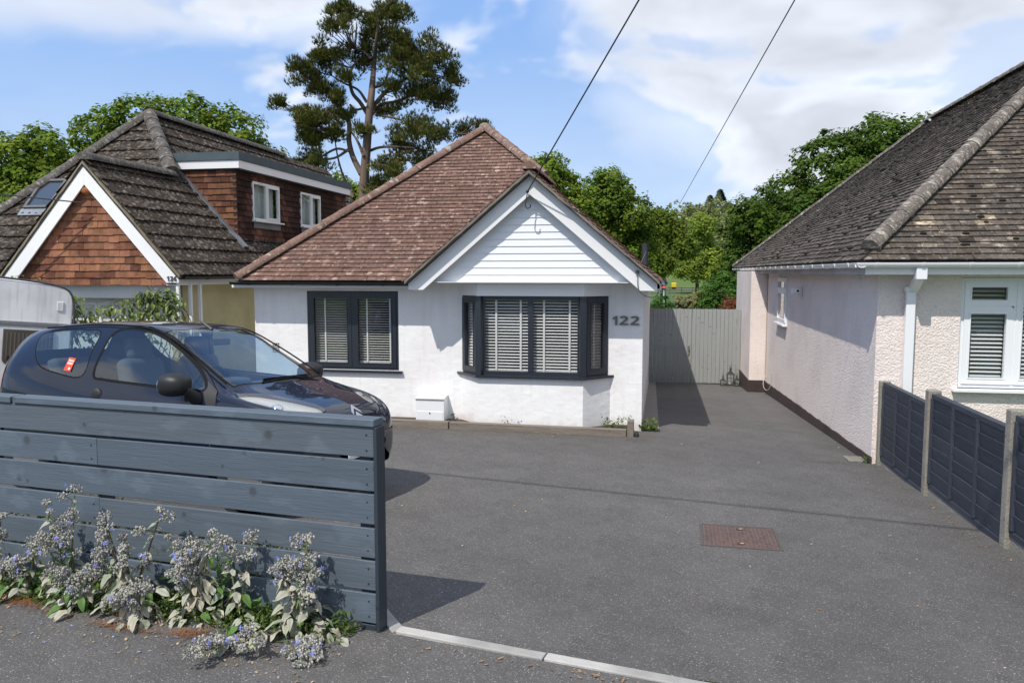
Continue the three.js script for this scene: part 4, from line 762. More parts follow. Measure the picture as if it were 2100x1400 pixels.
  for (const s of [-1, 1]) {
    const X = (d) => gx + s * d, w = xe - gx, q = [], p = []; for (let i = 0; i <= 22; i++) { const d = w * i / 22; p.push([X(d), gy - d * k - 0.012]); q.push([X(d), gy - d * k - 0.05 - R() * 0.03]); }
    part(roof, 'verge_mortar', prism(s > 0 ? [...q, ...p.reverse()] : [...p, ...q.reverse()], gz - 0.14, gz + 0.008), mat({ map: dirt([0.21, 0.18, 0.13], 0.6, 12, 98), roughness: 0.95 }));
    const y0 = gy - 0.065, foot = gy - (w - 0.03) * k - 0.065;
    const pts = [[X(0), y0], [X(w - 0.03), foot], [X(w - 0.03), 1.645], [X(w - 0.27), 1.645], [X(0), y0 - 0.36]];
    part(h, 'bargeboard', prism(s > 0 ? pts.reverse() : pts, gz - 0.04 - s * 0.001, gz - 0.012 - s * 0.001), M.whitePaint);
  }
  const nx = letters('124', 0.088, 0.012); { const bb = nx.boundingBox; part(h, 'house_number', nx.scale(0.185 / (bb.max.x - bb.min.x), 1, 1).translate(-8.475, 1.672, gz - 0.009), plain(0.08, 0.08, 0.08, 0.5)); }
  // hung tiles on the gable
  const hung = { gauge: 0.128, width: 0.205, thick: 0.014, tone: 0.22, jit: 0.008, gap: 0.003 };
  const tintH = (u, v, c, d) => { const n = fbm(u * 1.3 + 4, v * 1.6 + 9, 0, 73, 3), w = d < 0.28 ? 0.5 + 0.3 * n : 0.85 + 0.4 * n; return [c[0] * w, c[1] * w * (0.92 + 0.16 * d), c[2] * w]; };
  const gable = part(h, 'gable', prism([[gxl + 0.1, 1.6], [xe - 0.1, 1.6], [gx, gy - 0.12]], -12.62, -12.56), M.deck);
  layTiles({ ...hung, o: V(gxl, 1.6, -12.555), U: V(1, 0, 0), W: V(0, 1, 0), N: V(0, 0, 1), clip: [[0.12, 0], [xe - gxl - 0.12, 0], [gx - gxl, gy - 0.1 - 1.6]], seed: 71, tint: tintH }).forEach((q) => part(gable, 'hung_tile', q.s.geo(), M.tileHung));
  part(h, 'nest', flat(new THREE.IcosahedronGeometry(0.1, 1)).scale(1.2, 0.8, 0.7).translate(gx, gy - 0.52, -12.5), plain(0.3, 0.1, 0.03, 0.95), 'rust-brown clump at the top of the gable');
  // side eaves
  part(h, 'fascia', span(-8.32, -8.3, 1.6, 1.75, -24, gz - 0.05), M.whitePaint); part(h, 'soffit', span(-8.52, -8.321, 1.6, 1.615, -24, gz - 0.06), M.whitePaint);
  gutter(h, V(xe - 0.02, 1.75, -24), V(xe + 0.02, 1.755, gz - 0.07), 0.055, M.blackPlastic, 9);
  // dormer
  const dx = -8.85, z0 = -15.5, z1 = -21.45, yb = 2.45, yt = 4.02, slopeX = (y) => xe - (y - ye) / k;
  const cheek = (za, zb2) => prism([[dx - 0.02, yb], [dx - 0.02, yt], [slopeX(yt), yt]], za, zb2);
  const dr = part(h, 'dormer', cheek(z0 - 0.05, z0 - 0.02), M.deck); part(dr, 'dormer_cheek', cheek(z1, z1 + 0.05), M.deck);
  const faceW = z0 - z1, face = { o: V(dx - 0.015, yb - 0.05, z0), U: V(0, 0, -1), W: V(0, 1, 0), N: V(1, 0, 0) };
  const winD = [[16.17, 17.42], [18.54, 19.72]], wy0 = 2.98, wy1 = 3.83;
  const holesD = winD.map(([a, b]) => [a + z0 - 0.03, b + z0 + 0.03, wy0 - face.o.y - 0.08, wy1 - face.o.y + 0.03]);
  part(dr, 'dormer_wall', boxUV(new THREE.ExtrudeGeometry((() => { const s = new THREE.Shape(rect(-z0, -z1, yb - 0.1, yt).map((q) => new THREE.Vector2(...q))); for (const [a, b] of winD) s.holes.push(new THREE.Path(rect(a, b, wy0, wy1).map((q) => new THREE.Vector2(...q)))); return s; })(), { depth: 0.06, bevelEnabled: false }).rotateY(Math.PI / 2).translate(dx - 0.08, 0, 0)), M.deck);
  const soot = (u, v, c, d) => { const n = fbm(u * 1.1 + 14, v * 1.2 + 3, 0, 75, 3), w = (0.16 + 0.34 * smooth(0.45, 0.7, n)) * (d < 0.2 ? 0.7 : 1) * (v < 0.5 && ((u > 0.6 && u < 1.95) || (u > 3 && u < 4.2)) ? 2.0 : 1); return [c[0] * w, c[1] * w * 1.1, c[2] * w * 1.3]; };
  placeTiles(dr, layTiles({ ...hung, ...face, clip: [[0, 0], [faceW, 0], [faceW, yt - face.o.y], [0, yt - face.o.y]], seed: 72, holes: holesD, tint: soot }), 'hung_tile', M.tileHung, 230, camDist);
  const cb = slopeX(yt), ck = { o: V(cb, yb - 0.05, z0 - 0.018), U: V(1, 0, 0), W: V(0, 1, 0), N: V(0, 0, 1) };
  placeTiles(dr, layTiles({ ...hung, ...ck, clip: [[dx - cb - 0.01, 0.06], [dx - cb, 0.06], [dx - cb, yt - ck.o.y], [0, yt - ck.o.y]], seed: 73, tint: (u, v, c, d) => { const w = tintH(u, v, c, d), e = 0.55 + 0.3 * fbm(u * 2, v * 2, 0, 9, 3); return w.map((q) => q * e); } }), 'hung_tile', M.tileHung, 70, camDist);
  for (const [a, b] of winD) {
    const wn = addWindow(h, T(dx + 0.0, wy0, -a, Math.PI / 2), b - a, wy1 - wy0, { frameMat: M.whitePaint, f: 0.05, lights: [[0.04, 0.04, (b - a) * 0.47, 0.77, 0], [(b - a) * 0.5, 0.04, (b - a) * 0.47, 0.77, 0.05]], bars: [[(b - a) * 0.475, 0.05, 0.05, 0.75]] }, a < 17 ? 'dormer window next to the front cheek' : 'dormer window next to the far end');
    const cg = new THREE.PlaneGeometry(b - a - 0.08, 0.8, 60, 1), p = cg.attributes.position; for (let i = 0; i < p.count; i++) p.setZ(i, 0.02 * Math.sin(p.getX(i) * 70) + 0.008 * Math.sin(p.getX(i) * 31)); cg.computeVertexNormals();
    part(wn, 'curtain', flat(cg.rotateY(Math.PI / 2).translate(dx - 0.14, (wy0 + wy1) / 2, -(a + b) / 2)), plain(0.52, 0.6, 0.62, 0.9));
    part(dr, 'dormer_room', span(dx - 0.9, dx - 0.3, yb + 0.1, yt, -b - 0.1, -a + 0.1), M.roomDark);
    part(h, 'window_sill', span(dx, dx + 0.1, wy0 - 0.035, wy0, -b - 0.05, -a + 0.05), M.whitePaint); part(h, 'lead_apron', span(dx + 0.012, dx + 0.02, wy0 - 0.17, wy0 - 0.036, -b + 0.0, -a), M.lead);
  }
  const fx = dx + 0.09, fz = z0 + 0.07, deep = slopeX(4.36) - 0.35;
  part(dr, 'dormer_roof', join([span(deep, fx, 4.0, 4.3, z1 - 0.05, fz - 0.03)]), M.felt);
  part(dr, 'dormer_fascia', join([span(slopeX(4.02) - 0.05, fx + 0.02, 4.02, 4.185, fz - 0.029, fz), span(fx + 0.0001, fx + 0.02, 4.02, 4.185, z1 - 0.07, fz - 0.03)]), M.whitePaint);
  part(dr, 'roof_edge', join([span(slopeX(4.2) - 0.1, fx + 0.045, 4.19, 4.36, fz - 0.028, fz + 0.025), span(fx + 0.0001, fx + 0.045, 4.19, 4.36, z1 - 0.1, fz - 0.029)]), M.felt);
  // lead along the foot of the cheek and the dormer
  { const a = V(slopeX(yb - 0.1) + 0.06, yb - 0.1, z0 + 0.06), b = V(slopeX(yt), yt + 0.03, z0 + 0.06), d = b.clone().sub(a); const g = boxUV(new THREE.BoxGeometry(d.length(), 0.1, 0.17)); g.rotateZ(Math.atan2(d.y, d.x)); part(dr, 'lead_flashing', g.translate((a.x + b.x) / 2, (a.y + b.y) / 2 - 0.01, z0 + 0.04), M.lead); }
  { const g = boxUV(new THREE.BoxGeometry(0.36, 0.02, faceW + 0.3)); g.rotateZ(-deg * Math.PI / 180); part(dr, 'lead_flashing', g.translate(dx + 0.08, yb - 0.06, (z0 + z1) / 2), M.lead); }
  // roof window on the front slope
  {
    const c = V(-13.35, 0, 0), fy = 3.62, fzz = apex.z + half - (fy - ye) / k, m = new THREE.Matrix4().makeBasis(V(1, 0, 0), V(0, sn, -cs), V(0, cs, sn)).setPosition(-12.66, 3.42, apex.z + half - (3.42 - ye) / k), put = (g) => boxUV(g.applyMatrix4(m));
    const rw = part(roof, 'roof_window', put(ring(0.62, 0.86, 0.06, -0.02, 0.1, -0.31, -0.43)), plain(0.1, 0.1, 0.105, 0.5)); rw.userData.label = 'roof window in the front slope';
    part(roof, 'roof_window_pane', put(span(-0.26, 0.26, -0.38, 0.38, 0.06, 0.065)), phys({ color: lin(0.05, 0.06, 0.07), roughness: 0.05, clearcoat: 1 }));
    part(roof, 'lead_apron', put(span(-0.36, 0.36, -0.62, -0.43, 0.03, 0.06)), M.lead);
  }
}
// a slice of another roof beyond
{
  const n = thing('neighbour_roof', 'dark roof slope of a further house beyond the tile-hung gable house', 'house', [-24, 0, -24]);
  const pl = plane3(V(-32, 2.2, -21), V(1, 0, 0), V(0, 0.6, -0.8)); const clip = [[0, 0], [10.5, 0], [8, 3.4], [0, 3.4]];
  part(n, 'roof', slab(pl, clip, 0.1), M.deck); placeTiles(n, layTiles({ ...pl, clip, gauge: 0.3, width: 0.33, thick: 0.03, strips: 2, seed: 81, tint: (u, v, c) => c.map((q) => q * 1.3) }), 'roof_tile', M.tileDark, 0, camDist);
  part(n, 'wall', span(-32, -22.2, -1, 2.2, -28, -21.4), M.yellowRender);
}
// ------------------------------------------------------------------ touring caravan
{
  const c = thing('caravan', 'old off-white touring caravan parked in front of the tile-hung gable', 'caravan', [-8.75, 0, -10.5]);
  c.position.set(-8.98, -0.1, -10.5); c.rotation.set(0, 0.75, -0.1, 'YXZ'); BASE.set(c, V(0, 0, 0));     // nose down, its side to the drive
  const zf = 0, zb = -1.9, xr = 0, xl = -4.8, yt = 1.74, yb = -0.3, r = 0.28;
  const s = new THREE.Shape(); s.moveTo(xl + r, yb); s.lineTo(xr - 0.05, yb); s.lineTo(xr, yb + 0.4); s.lineTo(xr + 0.01, yt - 0.26); s.quadraticCurveTo(xr, yt - 0.06, xr - 0.2, yt - 0.045); s.lineTo(xl + 2.2, yt + 0.06); s.lineTo(xl + r, yt); s.quadraticCurveTo(xl, yt, xl, yt - r); s.lineTo(xl, yb + r); s.quadraticCurveTo(xl, yb, xl + r, yb);
  const grime = mat({ map: tex(512, (u, v) => { const n = fbm(u * 6, v * 6, 6, 5, 4), d = fbm(u * 60, v * 4, 60, 7, 3), k = 1 - 0.16 * smooth(0.4, 0.8, n) - 0.14 * smooth(0.5, 0.8, d); return S3(0.78 * k, 0.77 * k, 0.78 * k); }, true, 0.5), roughness: 0.45 });
  part(c, 'body', boxUV(new THREE.ExtrudeGeometry(s, { depth: zf - zb, bevelEnabled: true, bevelSize: 0.02, bevelThickness: 0.02, bevelSegments: 2, curveSegments: 10 }).translate(0, 0, zb)), grime);
  const e = tube([V(xr + 0.045, 0.2, zf + 0.015), V(xr + 0.045, 0.8, zf + 0.015), V(xr + 0.035, yt - 0.28, zf + 0.015), V(xr - 0.04, yt - 0.09, zf + 0.015), V(xr - 0.22, yt - 0.022, zf + 0.015), V(xl + 2.2, yt + 0.085, zf + 0.015)], 0.018, 50, 6);
  part(c, 'edge_trim', e, plain(0.05, 0.05, 0.055, 0.5));
  part(c, 'rail', join([rspan(xl + 0.2, xr - 0.02, 1.115, 1.145, zf + 0.01, zf + 0.045, 0.006), rspan(xl + 0.2, xr - 0.0, 1.06, 1.1, zf + 0.012, zf + 0.03, 0.006)]), plain(0.25, 0.25, 0.26, 0.4));
  const w = new THREE.Shape(), rw = 0.09, [a, b, d, f] = [-0.84, -0.22, 0.5, 1.03]; w.moveTo(a + rw, d); w.lineTo(b - rw, d); w.quadraticCurveTo(b, d, b, d + rw); w.lineTo(b, f - 0.02); w.lineTo(a, f - 0.02); w.lineTo(a, d + rw); w.quadraticCurveTo(a, d, a + rw, d);
  const win = part(c, 'window', boxUV(new THREE.ExtrudeGeometry(w, { depth: 0.02, bevelEnabled: true, bevelSize: 0.012, bevelThickness: 0.01, bevelSegments: 2 }).translate(0, 0, zf + 0.02)), phys({ color: lin(0.085, 0.074, 0.062), roughness: 0.12, clearcoat: 0.6 }));
  { const l = []; for (let i = 0; i < 12; i++) l.push(box(0.02, 0.4, 0.006, -0.8 + i * 0.05, 0.77, zf + 0.05)); part(win, 'curtain', join(l), plain(0.11, 0.094, 0.078, 0.9)); }
  part(win, 'catch', join([rbox(0.03, 0.06, 0.03, 0.006, -0.78, 0.6, zf + 0.055), rbox(0.06, 0.03, 0.03, 0.006, -0.32, 0.56, zf + 0.055)]), M.dark);
  part(c, 'hatch', rbox(0.085, 0.14, 0.02, 0.008, -0.14, 1.4, zf + 0.025), grime);
  for (const x of [-2.6]) { part(c, 'wheel', flat(new THREE.CylinderGeometry(0.31, 0.31, 0.2, 24).rotateX(Math.PI / 2).translate(x, -0.33, zf - 0.1)), M.dark); }
  part(c, 'jockey_wheel', join([rod(V(0.6, -0.6, -0.95), V(0.6, 0.1, -0.95), 0.03, 8), rod(V(0, -0.15, -0.95), V(0.7, -0.15, -0.95), 0.04, 8)]), plain(0.2, 0.2, 0.2, 0.6));
}
// ------------------------------------------------------------------ the small dark hatchback
// One skin runs over the whole car; windows, lamps and gaps are cut out of it along smooth outlines.
{
  const SC = 1.15, CX = -4.76, CZ = -7.4, YAW = -9.3 * Math.PI / 180;
  const car = thing('car', 'small dark blue three-door hatchback parked behind the timber fence', 'car', [CX, 0.06 * CZ + 0.07, CZ]);
  car.rotation.set(-0.06, YAW, 0, 'YXZ'); BASE.set(car, V(0, 0, 0));
  const curve1 = (tab) => (x) => {                                  // smooth interpolation through (x, y) pairs
    let i = 0; while (i < tab.length - 2 && x > tab[i + 1][0]) i++;
    const p = (k) => tab[clamp(k, 0, tab.length - 1)], [x0, y0] = p(i), [x1, y1] = p(i + 1), h = x1 - x0, t = clamp((x - x0) / h);
    const sl = (a, b) => (b[1] - a[1]) / ((b[0] - a[0]) || 1), d = sl(p(i), p(i + 1)), dm = i > 0 ? sl(p(i - 1), p(i)) : d, dp = i < tab.length - 2 ? sl(p(i + 1), p(i + 2)) : d;
    const m0 = dm * d <= 0 ? 0 : 2 * dm * d / (dm + d), m1 = dp * d <= 0 ? 0 : 2 * dp * d / (dp + d), t2 = t * t, t3 = t2 * t;
    return (2 * t3 - 3 * t2 + 1) * y0 + (t3 - 2 * t2 + t) * h * m0 + (-2 * t3 + 3 * t2) * y1 + (t3 - t2) * h * m1;
  };
  const yTop = curve1([[-1.715, 0.55], [-1.7, 0.8], [-1.67, 1.0], [-1.6, 1.2], [-1.5, 1.345], [-1.3, 1.405], [-0.9, 1.45], [-0.5, 1.468], [-0.1, 1.455], [0.16, 1.405], [0.45, 1.255], [0.75, 1.085], [0.95, 0.985], [1.15, 0.93], [1.4, 0.865], [1.55, 0.81], [1.64, 0.745], [1.69, 0.64], [1.715, 0.5]]);
  const yBelt = curve1([[-1.715, 0.54], [-1.68, 0.78], [-1.6, 0.97], [-1.4, 1.06], [-1.0, 1.02], [-0.5, 0.955], [0.3, 0.915], [0.8, 0.9], [1.1, 0.862], [1.4, 0.795], [1.58, 0.71], [1.68, 0.585], [1.715, 0.48]]);
  const wMax = curve1([[-1.715, 0.42], [-1.7, 0.6], [-1.64, 0.72], [-1.4, 0.79], [-0.9, 0.812], [0, 0.815], [0.8, 0.81], [1.2, 0.8], [1.45, 0.755], [1.6, 0.68], [1.68, 0.57], [1.715, 0.38]]);
  const wTop = curve1([[-1.715, 0.36], [-1.68, 0.5], [-1.55, 0.55], [-1.3, 0.558], [-0.5, 0.57], [0.1, 0.565], [0.5, 0.6], [0.95, 0.655], [1.3, 0.62], [1.5, 0.54], [1.62, 0.46], [1.69, 0.38], [1.715, 0.28]]);
  const crown = curve1([[-1.715, 0.03], [-1.5, 0.06], [-1.0, 0.045], [0, 0.045], [0.4, 0.07], [0.95, 0.05], [1.3, 0.045], [1.715, 0.03]]);
  const yBot = curve1([[-1.715, 0.4], [-1.66, 0.26], [-1.5, 0.2], [1.45, 0.19], [1.62, 0.24], [1.69, 0.33], [1.715, 0.42]]);
  const section = (a) => {
    const T = yTop(a), B = Math.min(yBelt(a), T - 0.012), w = wMax(a), t = Math.min(wTop(a), w - 0.03), e = Math.max(B + 0.004, T - crown(a)), b = yBot(a), gh = smooth(1.15, 0.8, a) * smooth(-1.7, -1.5, a);
    const mid = lerp(b, B, 0.5);
    return [[w * 0.9, b], [w * 0.985, lerp(b, mid, 0.45)], [w, mid], [w * 0.995, lerp(mid, B, 0.6)], [w * lerp(0.965, 0.94, gh), B], [lerp(w * 0.94, t, 0.55) + 0.012 * gh, lerp(B, e, 0.55)], [t, e - 0.012 * gh], [t * 0.9, e + (T - e) * 0.42], [t * 0.5, e + (T - e) * 0.84], [0, T]];
  };
  const NA = 190, NS = 72, P = [], stations = [];
  for (let i = 0; i <= NA; i++) { const s = i / NA; stations.push(-1.715 * Math.cos(Math.PI * lerp(0.0, 1, s)) * 0.55 + lerp(-1.715, 1.715, s) * 0.45); }
  for (const a of stations) {
    const pts = section(a).map(([r, y]) => V(0, y, r)), c = new THREE.CatmullRomCurve3(pts, false, 'centripetal'), half = [];
    for (let j = 0; j <= NS; j++) { const q = c.getPoint(j / NS); half.push([a, q.y, Math.max(0, q.z)]); }
    half[NS][2] = 0;
    P.push([...half.map(([x, y, z]) => [x, y, z]), ...half.slice(0, NS).reverse().map(([x, y, z]) => [x, y, -z])]);
  }
  const W2 = NS * 2 + 1, gi = new THREE.BufferGeometry(), ix = [];
  gi.setAttribute('position', new THREE.Float32BufferAttribute(P.flat(2), 3));
  for (let i = 0; i < NA; i++) for (let j = 0; j < W2 - 1; j++) { const q = i * W2 + j; ix.push(q, q + 1, q + W2 + 1, q, q + W2 + 1, q + W2); }
  gi.setIndex(ix); gi.computeVertexNormals();
  let tris = []; { const p = gi.attributes.position, n = gi.attributes.normal; for (let k = 0; k < ix.length; k += 3) tris.push([0, 1, 2].map((m) => { const q = ix[k + m]; return [p.getX(q), p.getY(q), p.getZ(q), n.getX(q), n.getY(q), n.getZ(q)]; })); }
  // outward or inward?
  { let s = 0; for (const t of tris.slice(0, 4000)) s += t[0][4] * (t[0][1] - 0.7) + t[0][5] * t[0][2]; if (s < 0) tris = tris.map((t) => [t[0], t[2], t[1]].map((v) => [v[0], v[1], v[2], -v[3], -v[4], -v[5]])); }
  const cut = (list, f) => {
    const neg = [], pos = [];
    for (const t of list) {
      const d = t.map(f); if (d.every((x) => x < 0)) { neg.push(t); continue; } if (d.every((x) => x >= 0)) { pos.push(t); continue; }
      const a = [], b = [];
      for (let i = 0; i < 3; i++) { const j = (i + 1) % 3; (d[i] < 0 ? a : b).push(t[i]); if ((d[i] < 0) !== (d[j] < 0)) { const s = d[i] / (d[i] - d[j]), m = t[i].map((x, k) => lerp(x, t[j][k], s)); a.push(m); b.push(m); } }
      for (let i = 1; i + 1 < a.length; i++) neg.push([a[0], a[i], a[i + 1]]); for (let i = 1; i + 1 < b.length; i++) pos.push([b[0], b[i], b[i + 1]]);
    }
    return [neg, pos];
  };
  const loop = (pts, round = true) => round ? new THREE.CatmullRomCurve3(pts.map(([x, y]) => V(x, y, 0)), true, 'centripetal').getPoints(70).map((q) => [q.x, q.y]) : pts;
  const sdf = (poly) => (x, y) => { let d = 1e9, inside = false; for (let i = 0, j = poly.length - 1; i < poly.length; j = i++) { const [xi, yi] = poly[i], [xj, yj] = poly[j], ex = xj - xi, ey = yj - yi, t = clamp(((x - xi) * ex + (y - yi) * ey) / (ex * ex + ey * ey || 1)); d = Math.min(d, Math.hypot(x - xi - ex * t, y - yi - ey * t)); if ((yi > y) !== (yj > y) && x < (xj - xi) * (y - yi) / (yj - yi) + xi) inside = !inside; } return inside ? -d : d; };
  const bbox = (poly, pad = 0.05) => [Math.min(...poly.map((q) => q[0])) - pad, Math.max(...poly.map((q) => q[0])) + pad, Math.min(...poly.map((q) => q[1])) - pad, Math.max(...poly.map((q) => q[1])) + pad];
  const quick = (poly) => { const f = sdf(poly), b = bbox(poly); return (x, y) => (x < b[0] || x > b[1] || y < b[2] || y > b[3]) ? 1 : f(x, y); };
  const geo = (list, off = 0) => { const p = [], n = [], uv = []; for (const t of list) for (const v of t) { p.push((v[0] + v[3] * off) * SC, (v[1] + v[4] * off) * SC, (v[2] + v[5] * off) * SC); n.push(v[3], v[4], v[5]); uv.push(v[0], v[1]); } const g = new THREE.BufferGeometry(); g.setAttribute('position', new THREE.Float32BufferAttribute(p, 3)); g.setAttribute('normal', new THREE.Float32BufferAttribute(n, 3)); g.setAttribute('uv', new THREE.Float32BufferAttribute(uv, 2)); return g; };
  const scl = (g) => { g = flat(g); return g.scale(SC, SC, SC); };
  const paint = phys({ color: lin(0.004, 0.0085, 0.023), roughness: 0.45, metalness: 0, specularIntensity: 0.25, clearcoat: 1, clearcoatRoughness: 0.02 }), rubber = phys({ color: lin(0.01, 0.01, 0.011), roughness: 0.8, specularIntensity: 0.3 }), trim = plain(0.02, 0.02, 0.022, 0.6);
  const carGlass = phys({ color: lin(0.72, 0.82, 0.84), roughness: 0, transmission: 1, thickness: 0, ior: 2.0 });
  // outlines in side view (x forward, y up) and in plan (x forward, z across)
  const doorWin = loop([[-0.44, 1.0], [-0.43, 1.2], [-0.36, 1.365], [-0.1, 1.385], [0.12, 1.33], [0.42, 1.17], [0.66, 1.0], [0.7, 0.945], [0.6, 0.94], [0.1, 0.96], [-0.35, 0.985]]);
  const rearWin = loop([[-0.58, 1.0], [-0.56, 1.2], [-0.54, 1.36], [-0.7, 1.375], [-1.05, 1.355], [-1.24, 1.315], [-1.2, 1.19], [-1.08, 1.07], [-0.85, 1.01]]);
  const door = [[-0.5, 1.43], [-0.5, 0.3], [-0.3, 0.24], [0.75, 0.24], [0.82, 0.5], [0.84, 0.92], [0.62, 1.08], [0.36, 1.235], [0.1, 1.38], [-0.1, 1.43]];
  const dW = quick(doorWin), rW = quick(rearWin), dD = quick(door);
  const mirrorTri = quick([[0.70, 0.93], [0.56, 1.07], [0.83, 0.93], [0.87, 0.80], [0.78, 0.80]]);
  const side = (v) => Math.abs(v[2]) > 0.5;
  const wsHalf = (a) => lerp(0.545, 0.69, smooth(0.1, 0.95, a));
  const wind = (v) => { const base = 0.955 - 0.16 * v[2] * v[2], top = 0.155 - 0.1 * v[2] * v[2]; return Math.max(v[0] - base, top - v[0], (Math.abs(v[2]) - (wTop(v[0]) - 0.035)) * 0.9); };
  const back = (v) => Math.max(v[0] + 1.455, -1.615 - v[0], Math.abs(v[2]) - 0.46);
  const lamp = loop([[0.97, 0.69], [1.12, 0.735], [1.32, 0.7], [1.47, 0.61], [1.56, 0.48], [1.585, 0.37], [1.54, 0.345], [1.4, 0.415], [1.22, 0.515], [1.06, 0.62]]), lampF = quick(lamp);
  const headlamp = (v) => Math.max(lampF(v[0], Math.abs(v[2])), 0.6 - v[1]);
  const tail = (v) => Math.max(v[0] + 1.52, 0.84 - v[1], v[1] - 1.2, 0.5 - Math.abs(v[2]));
  const grabs = [
    ['side_window', (v) => side(v) ? dW(v[0], v[1]) : 1, carGlass, 0], ['window_seal', (v) => side(v) ? dW(v[0], v[1]) - 0.022 : 1, rubber, 0.002],
    ['quarter_window', (v) => side(v) ? rW(v[0], v[1]) : 1, carGlass, 0], ['window_band', (v) => side(v) ? rW(v[0], v[1]) - 0.012 : 1, rubber, 0],
    ['mirror_base', (v) => side(v) ? mirrorTri(v[0], v[1]) : 1, trim, 0.004], ['door_gap', (v) => side(v) ? Math.abs(dD(v[0], v[1])) - 0.0045 : 1, rubber, -0.006],
    ['windscreen', wind, carGlass, 0], ['windscreen_seal', (v) => wind(v) - 0.014, rubber, -0.001], ['rear_window', back, carGlass, 0],
    ['headlight', headlamp, null, 0], ['headlight_gap', (v) => headlamp(v) - 0.006, rubber, -0.004],
    ['tail_light', tail, phys({ color: lin(0.28, 0.2, 0.2), roughness: 0.1, clearcoat: 1 }), 0.004],
    ['bonnet_gap', (v) => v[0] > 0.9 && v[1] > 0.6 ? Math.min(Math.abs(Math.max(Math.abs(v[2]) - lerp(0.655, 0.4, smooth(0.95, 1.62, v[0])), 0.985 - 0.16 * v[2] * v[2] - v[0])) - 0.0035) : 1, rubber, -0.005],
    ['cowl', (v) => v[1] > 0.8 && v[0] > 0.9 ? Math.max(0.945 - 0.16 * v[2] * v[2] - v[0], v[0] - 0.985 + 0.16 * v[2] * v[2], Math.abs(v[2]) - 0.62) : 1, trim, -0.004],
    ['front_bumper', (v) => v[0] > 1.2 ? Math.max(v[1] - 0.54, 1.25 - v[0]) : 1, phys({ color: lin(0.012, 0.016, 0.026), roughness: 0.3, clearcoat: 0.8, clearcoatRoughness: 0.05 }), 0.012],
  ];
  let rest = tris;
  const shell = part(car, 'body', geo([[[0, 0, 0, 0, 1, 0], [0, 0, 0, 0, 1, 0], [0, 0, 0, 0, 1, 0]]]), paint);
  const pieces = {};
  for (const [name, f, m, off] of grabs) { const [inn, out] = cut(rest, f); rest = out; pieces[name] = inn; if (!m) continue; for (const s of ['side_window', 'window_seal', 'quarter_window', 'window_band', 'mirror_base', 'door_gap', 'tail_light'].includes(name) ? [1, -1] : [0]) { const l = s ? inn.filter((t) => t[0][2] * s > 0) : inn; if (l.length) part(car, name, geo(l, off), m); } }
  // doors are painted panels of their own
  { const [d, r] = cut(rest, (v) => side(v) ? dD(v[0], v[1]) : 1); rest = r; for (const s of [1, -1]) part(car, 'door', geo(d.filter((t) => t[0][2] * s > 0)), paint); }
  shell.geometry = geo(rest);
  // headlights: bowl and clear cover
  for (const s of [1, -1]) {
    const l = pieces.headlight.filter((t) => t[0][2] * s > 0), hl = part(car, 'headlight', geo(l, 0.004), phys({ color: lin(0.93, 0.94, 0.93), roughness: 0.05, transmission: 0.92, thickness: 0, ior: 1.5 }));
    part(hl, 'reflector', geo(l, -0.03), plain(0.6, 0.58, 0.53, 0.3, { metalness: 0.3 }));
    part(hl, 'bulb', scl(new THREE.SphereGeometry(0.055, 14, 10).scale(1, 0.8, 1).translate(1.3, 0.8, s * 0.61)), plain(0.85, 0.85, 0.85, 0.1, { metalness: 0.9 }));
  }
  // emblem, number plate, grille, handle, mirror, wiper, aerial
  const chev = (y) => { const q = new THREE.Shape([[-0.065, -0.045], [0, 0.02], [0.065, -0.045], [0.065, -0.018], [0, 0.052], [-0.065, -0.018]].map((k) => new THREE.Vector2(...k))); return flat(new THREE.ExtrudeGeometry(q, { depth: 0.012, bevelEnabled: true, bevelSize: 0.003, bevelThickness: 0.003, bevelSegments: 1 })).translate(0, y, 0); };
  part(car, 'emblem', scl(mergeGeometries([chev(0.02), chev(-0.055)]).rotateX(-0.75).rotateY(Math.PI / 2).translate(1.64, 0.735, 0)), M.chrome);
  part(car, 'number_plate', scl(new RoundedBoxGeometry(0.012, 0.11, 0.5, 1, 0.004).translate(1.735, 0.43, 0)), plain(0.75, 0.75, 0.74, 0.35));
  part(car, 'grille', scl(new RoundedBoxGeometry(0.06, 0.1, 0.62, 1, 0.02).translate(1.69, 0.3, 0)), M.dark);
  const hd = part(car, 'door_handle', scl(new THREE.SphereGeometry(0.058, 16, 10).scale(1, 1, 0.35).translate(-0.37, 0.845, 0.795)), trim);
  for (const s of [1, -1]) {
    const mi = part(car, 'mirror', scl((() => { const g = new THREE.SphereGeometry(0.14, 28, 18), p = g.attributes.position; for (let i = 0; i < p.count; i++) { const x = p.getX(i), y = p.getY(i), z = p.getZ(i), e = (q) => Math.sign(q) * Math.pow(Math.abs(q) / 0.14, 0.72) * 0.14; p.setXYZ(i, Math.max(x, -0.075) * 0.95, e(y) * 0.66 - 0.02 * Math.sign(s) * z * s, e(z) * 0.82); } g.computeVertexNormals(); return g.translate(0.56, 0.985, s * 0.915); })()), plain(0.014, 0.014, 0.015, 0.5));
    part(mi, 'mirror_stalk', scl(flat(new THREE.CylinderGeometry(0.035, 0.06, 0.2, 10).rotateX(s * 1.0).translate(0.66, 0.9, s * 0.83))), trim);
    part(mi, 'mirror_glass', scl(new THREE.CylinderGeometry(0.078, 0.078, 0.006, 18).scale(1, 1, 0.8).rotateZ(Math.PI / 2).rotateY(-s * 0.2).translate(0.45, 0.975, s * 0.905)), M.chrome);
  }
  part(car, 'wiper', scl(join([tube([V(1.0, 0.955, -0.35), V(0.95, 0.985, -0.3), V(0.93, 0.99, 0.0), V(0.955, 0.975, 0.34)], 0.011, 16, 5), rod(V(1.02, 0.945, -0.38), V(0.93, 1.0, -0.1), 0.013, 6), box(0.012, 0.03, 0.62, 0.925, 0.995, -0.02)])), rubber);
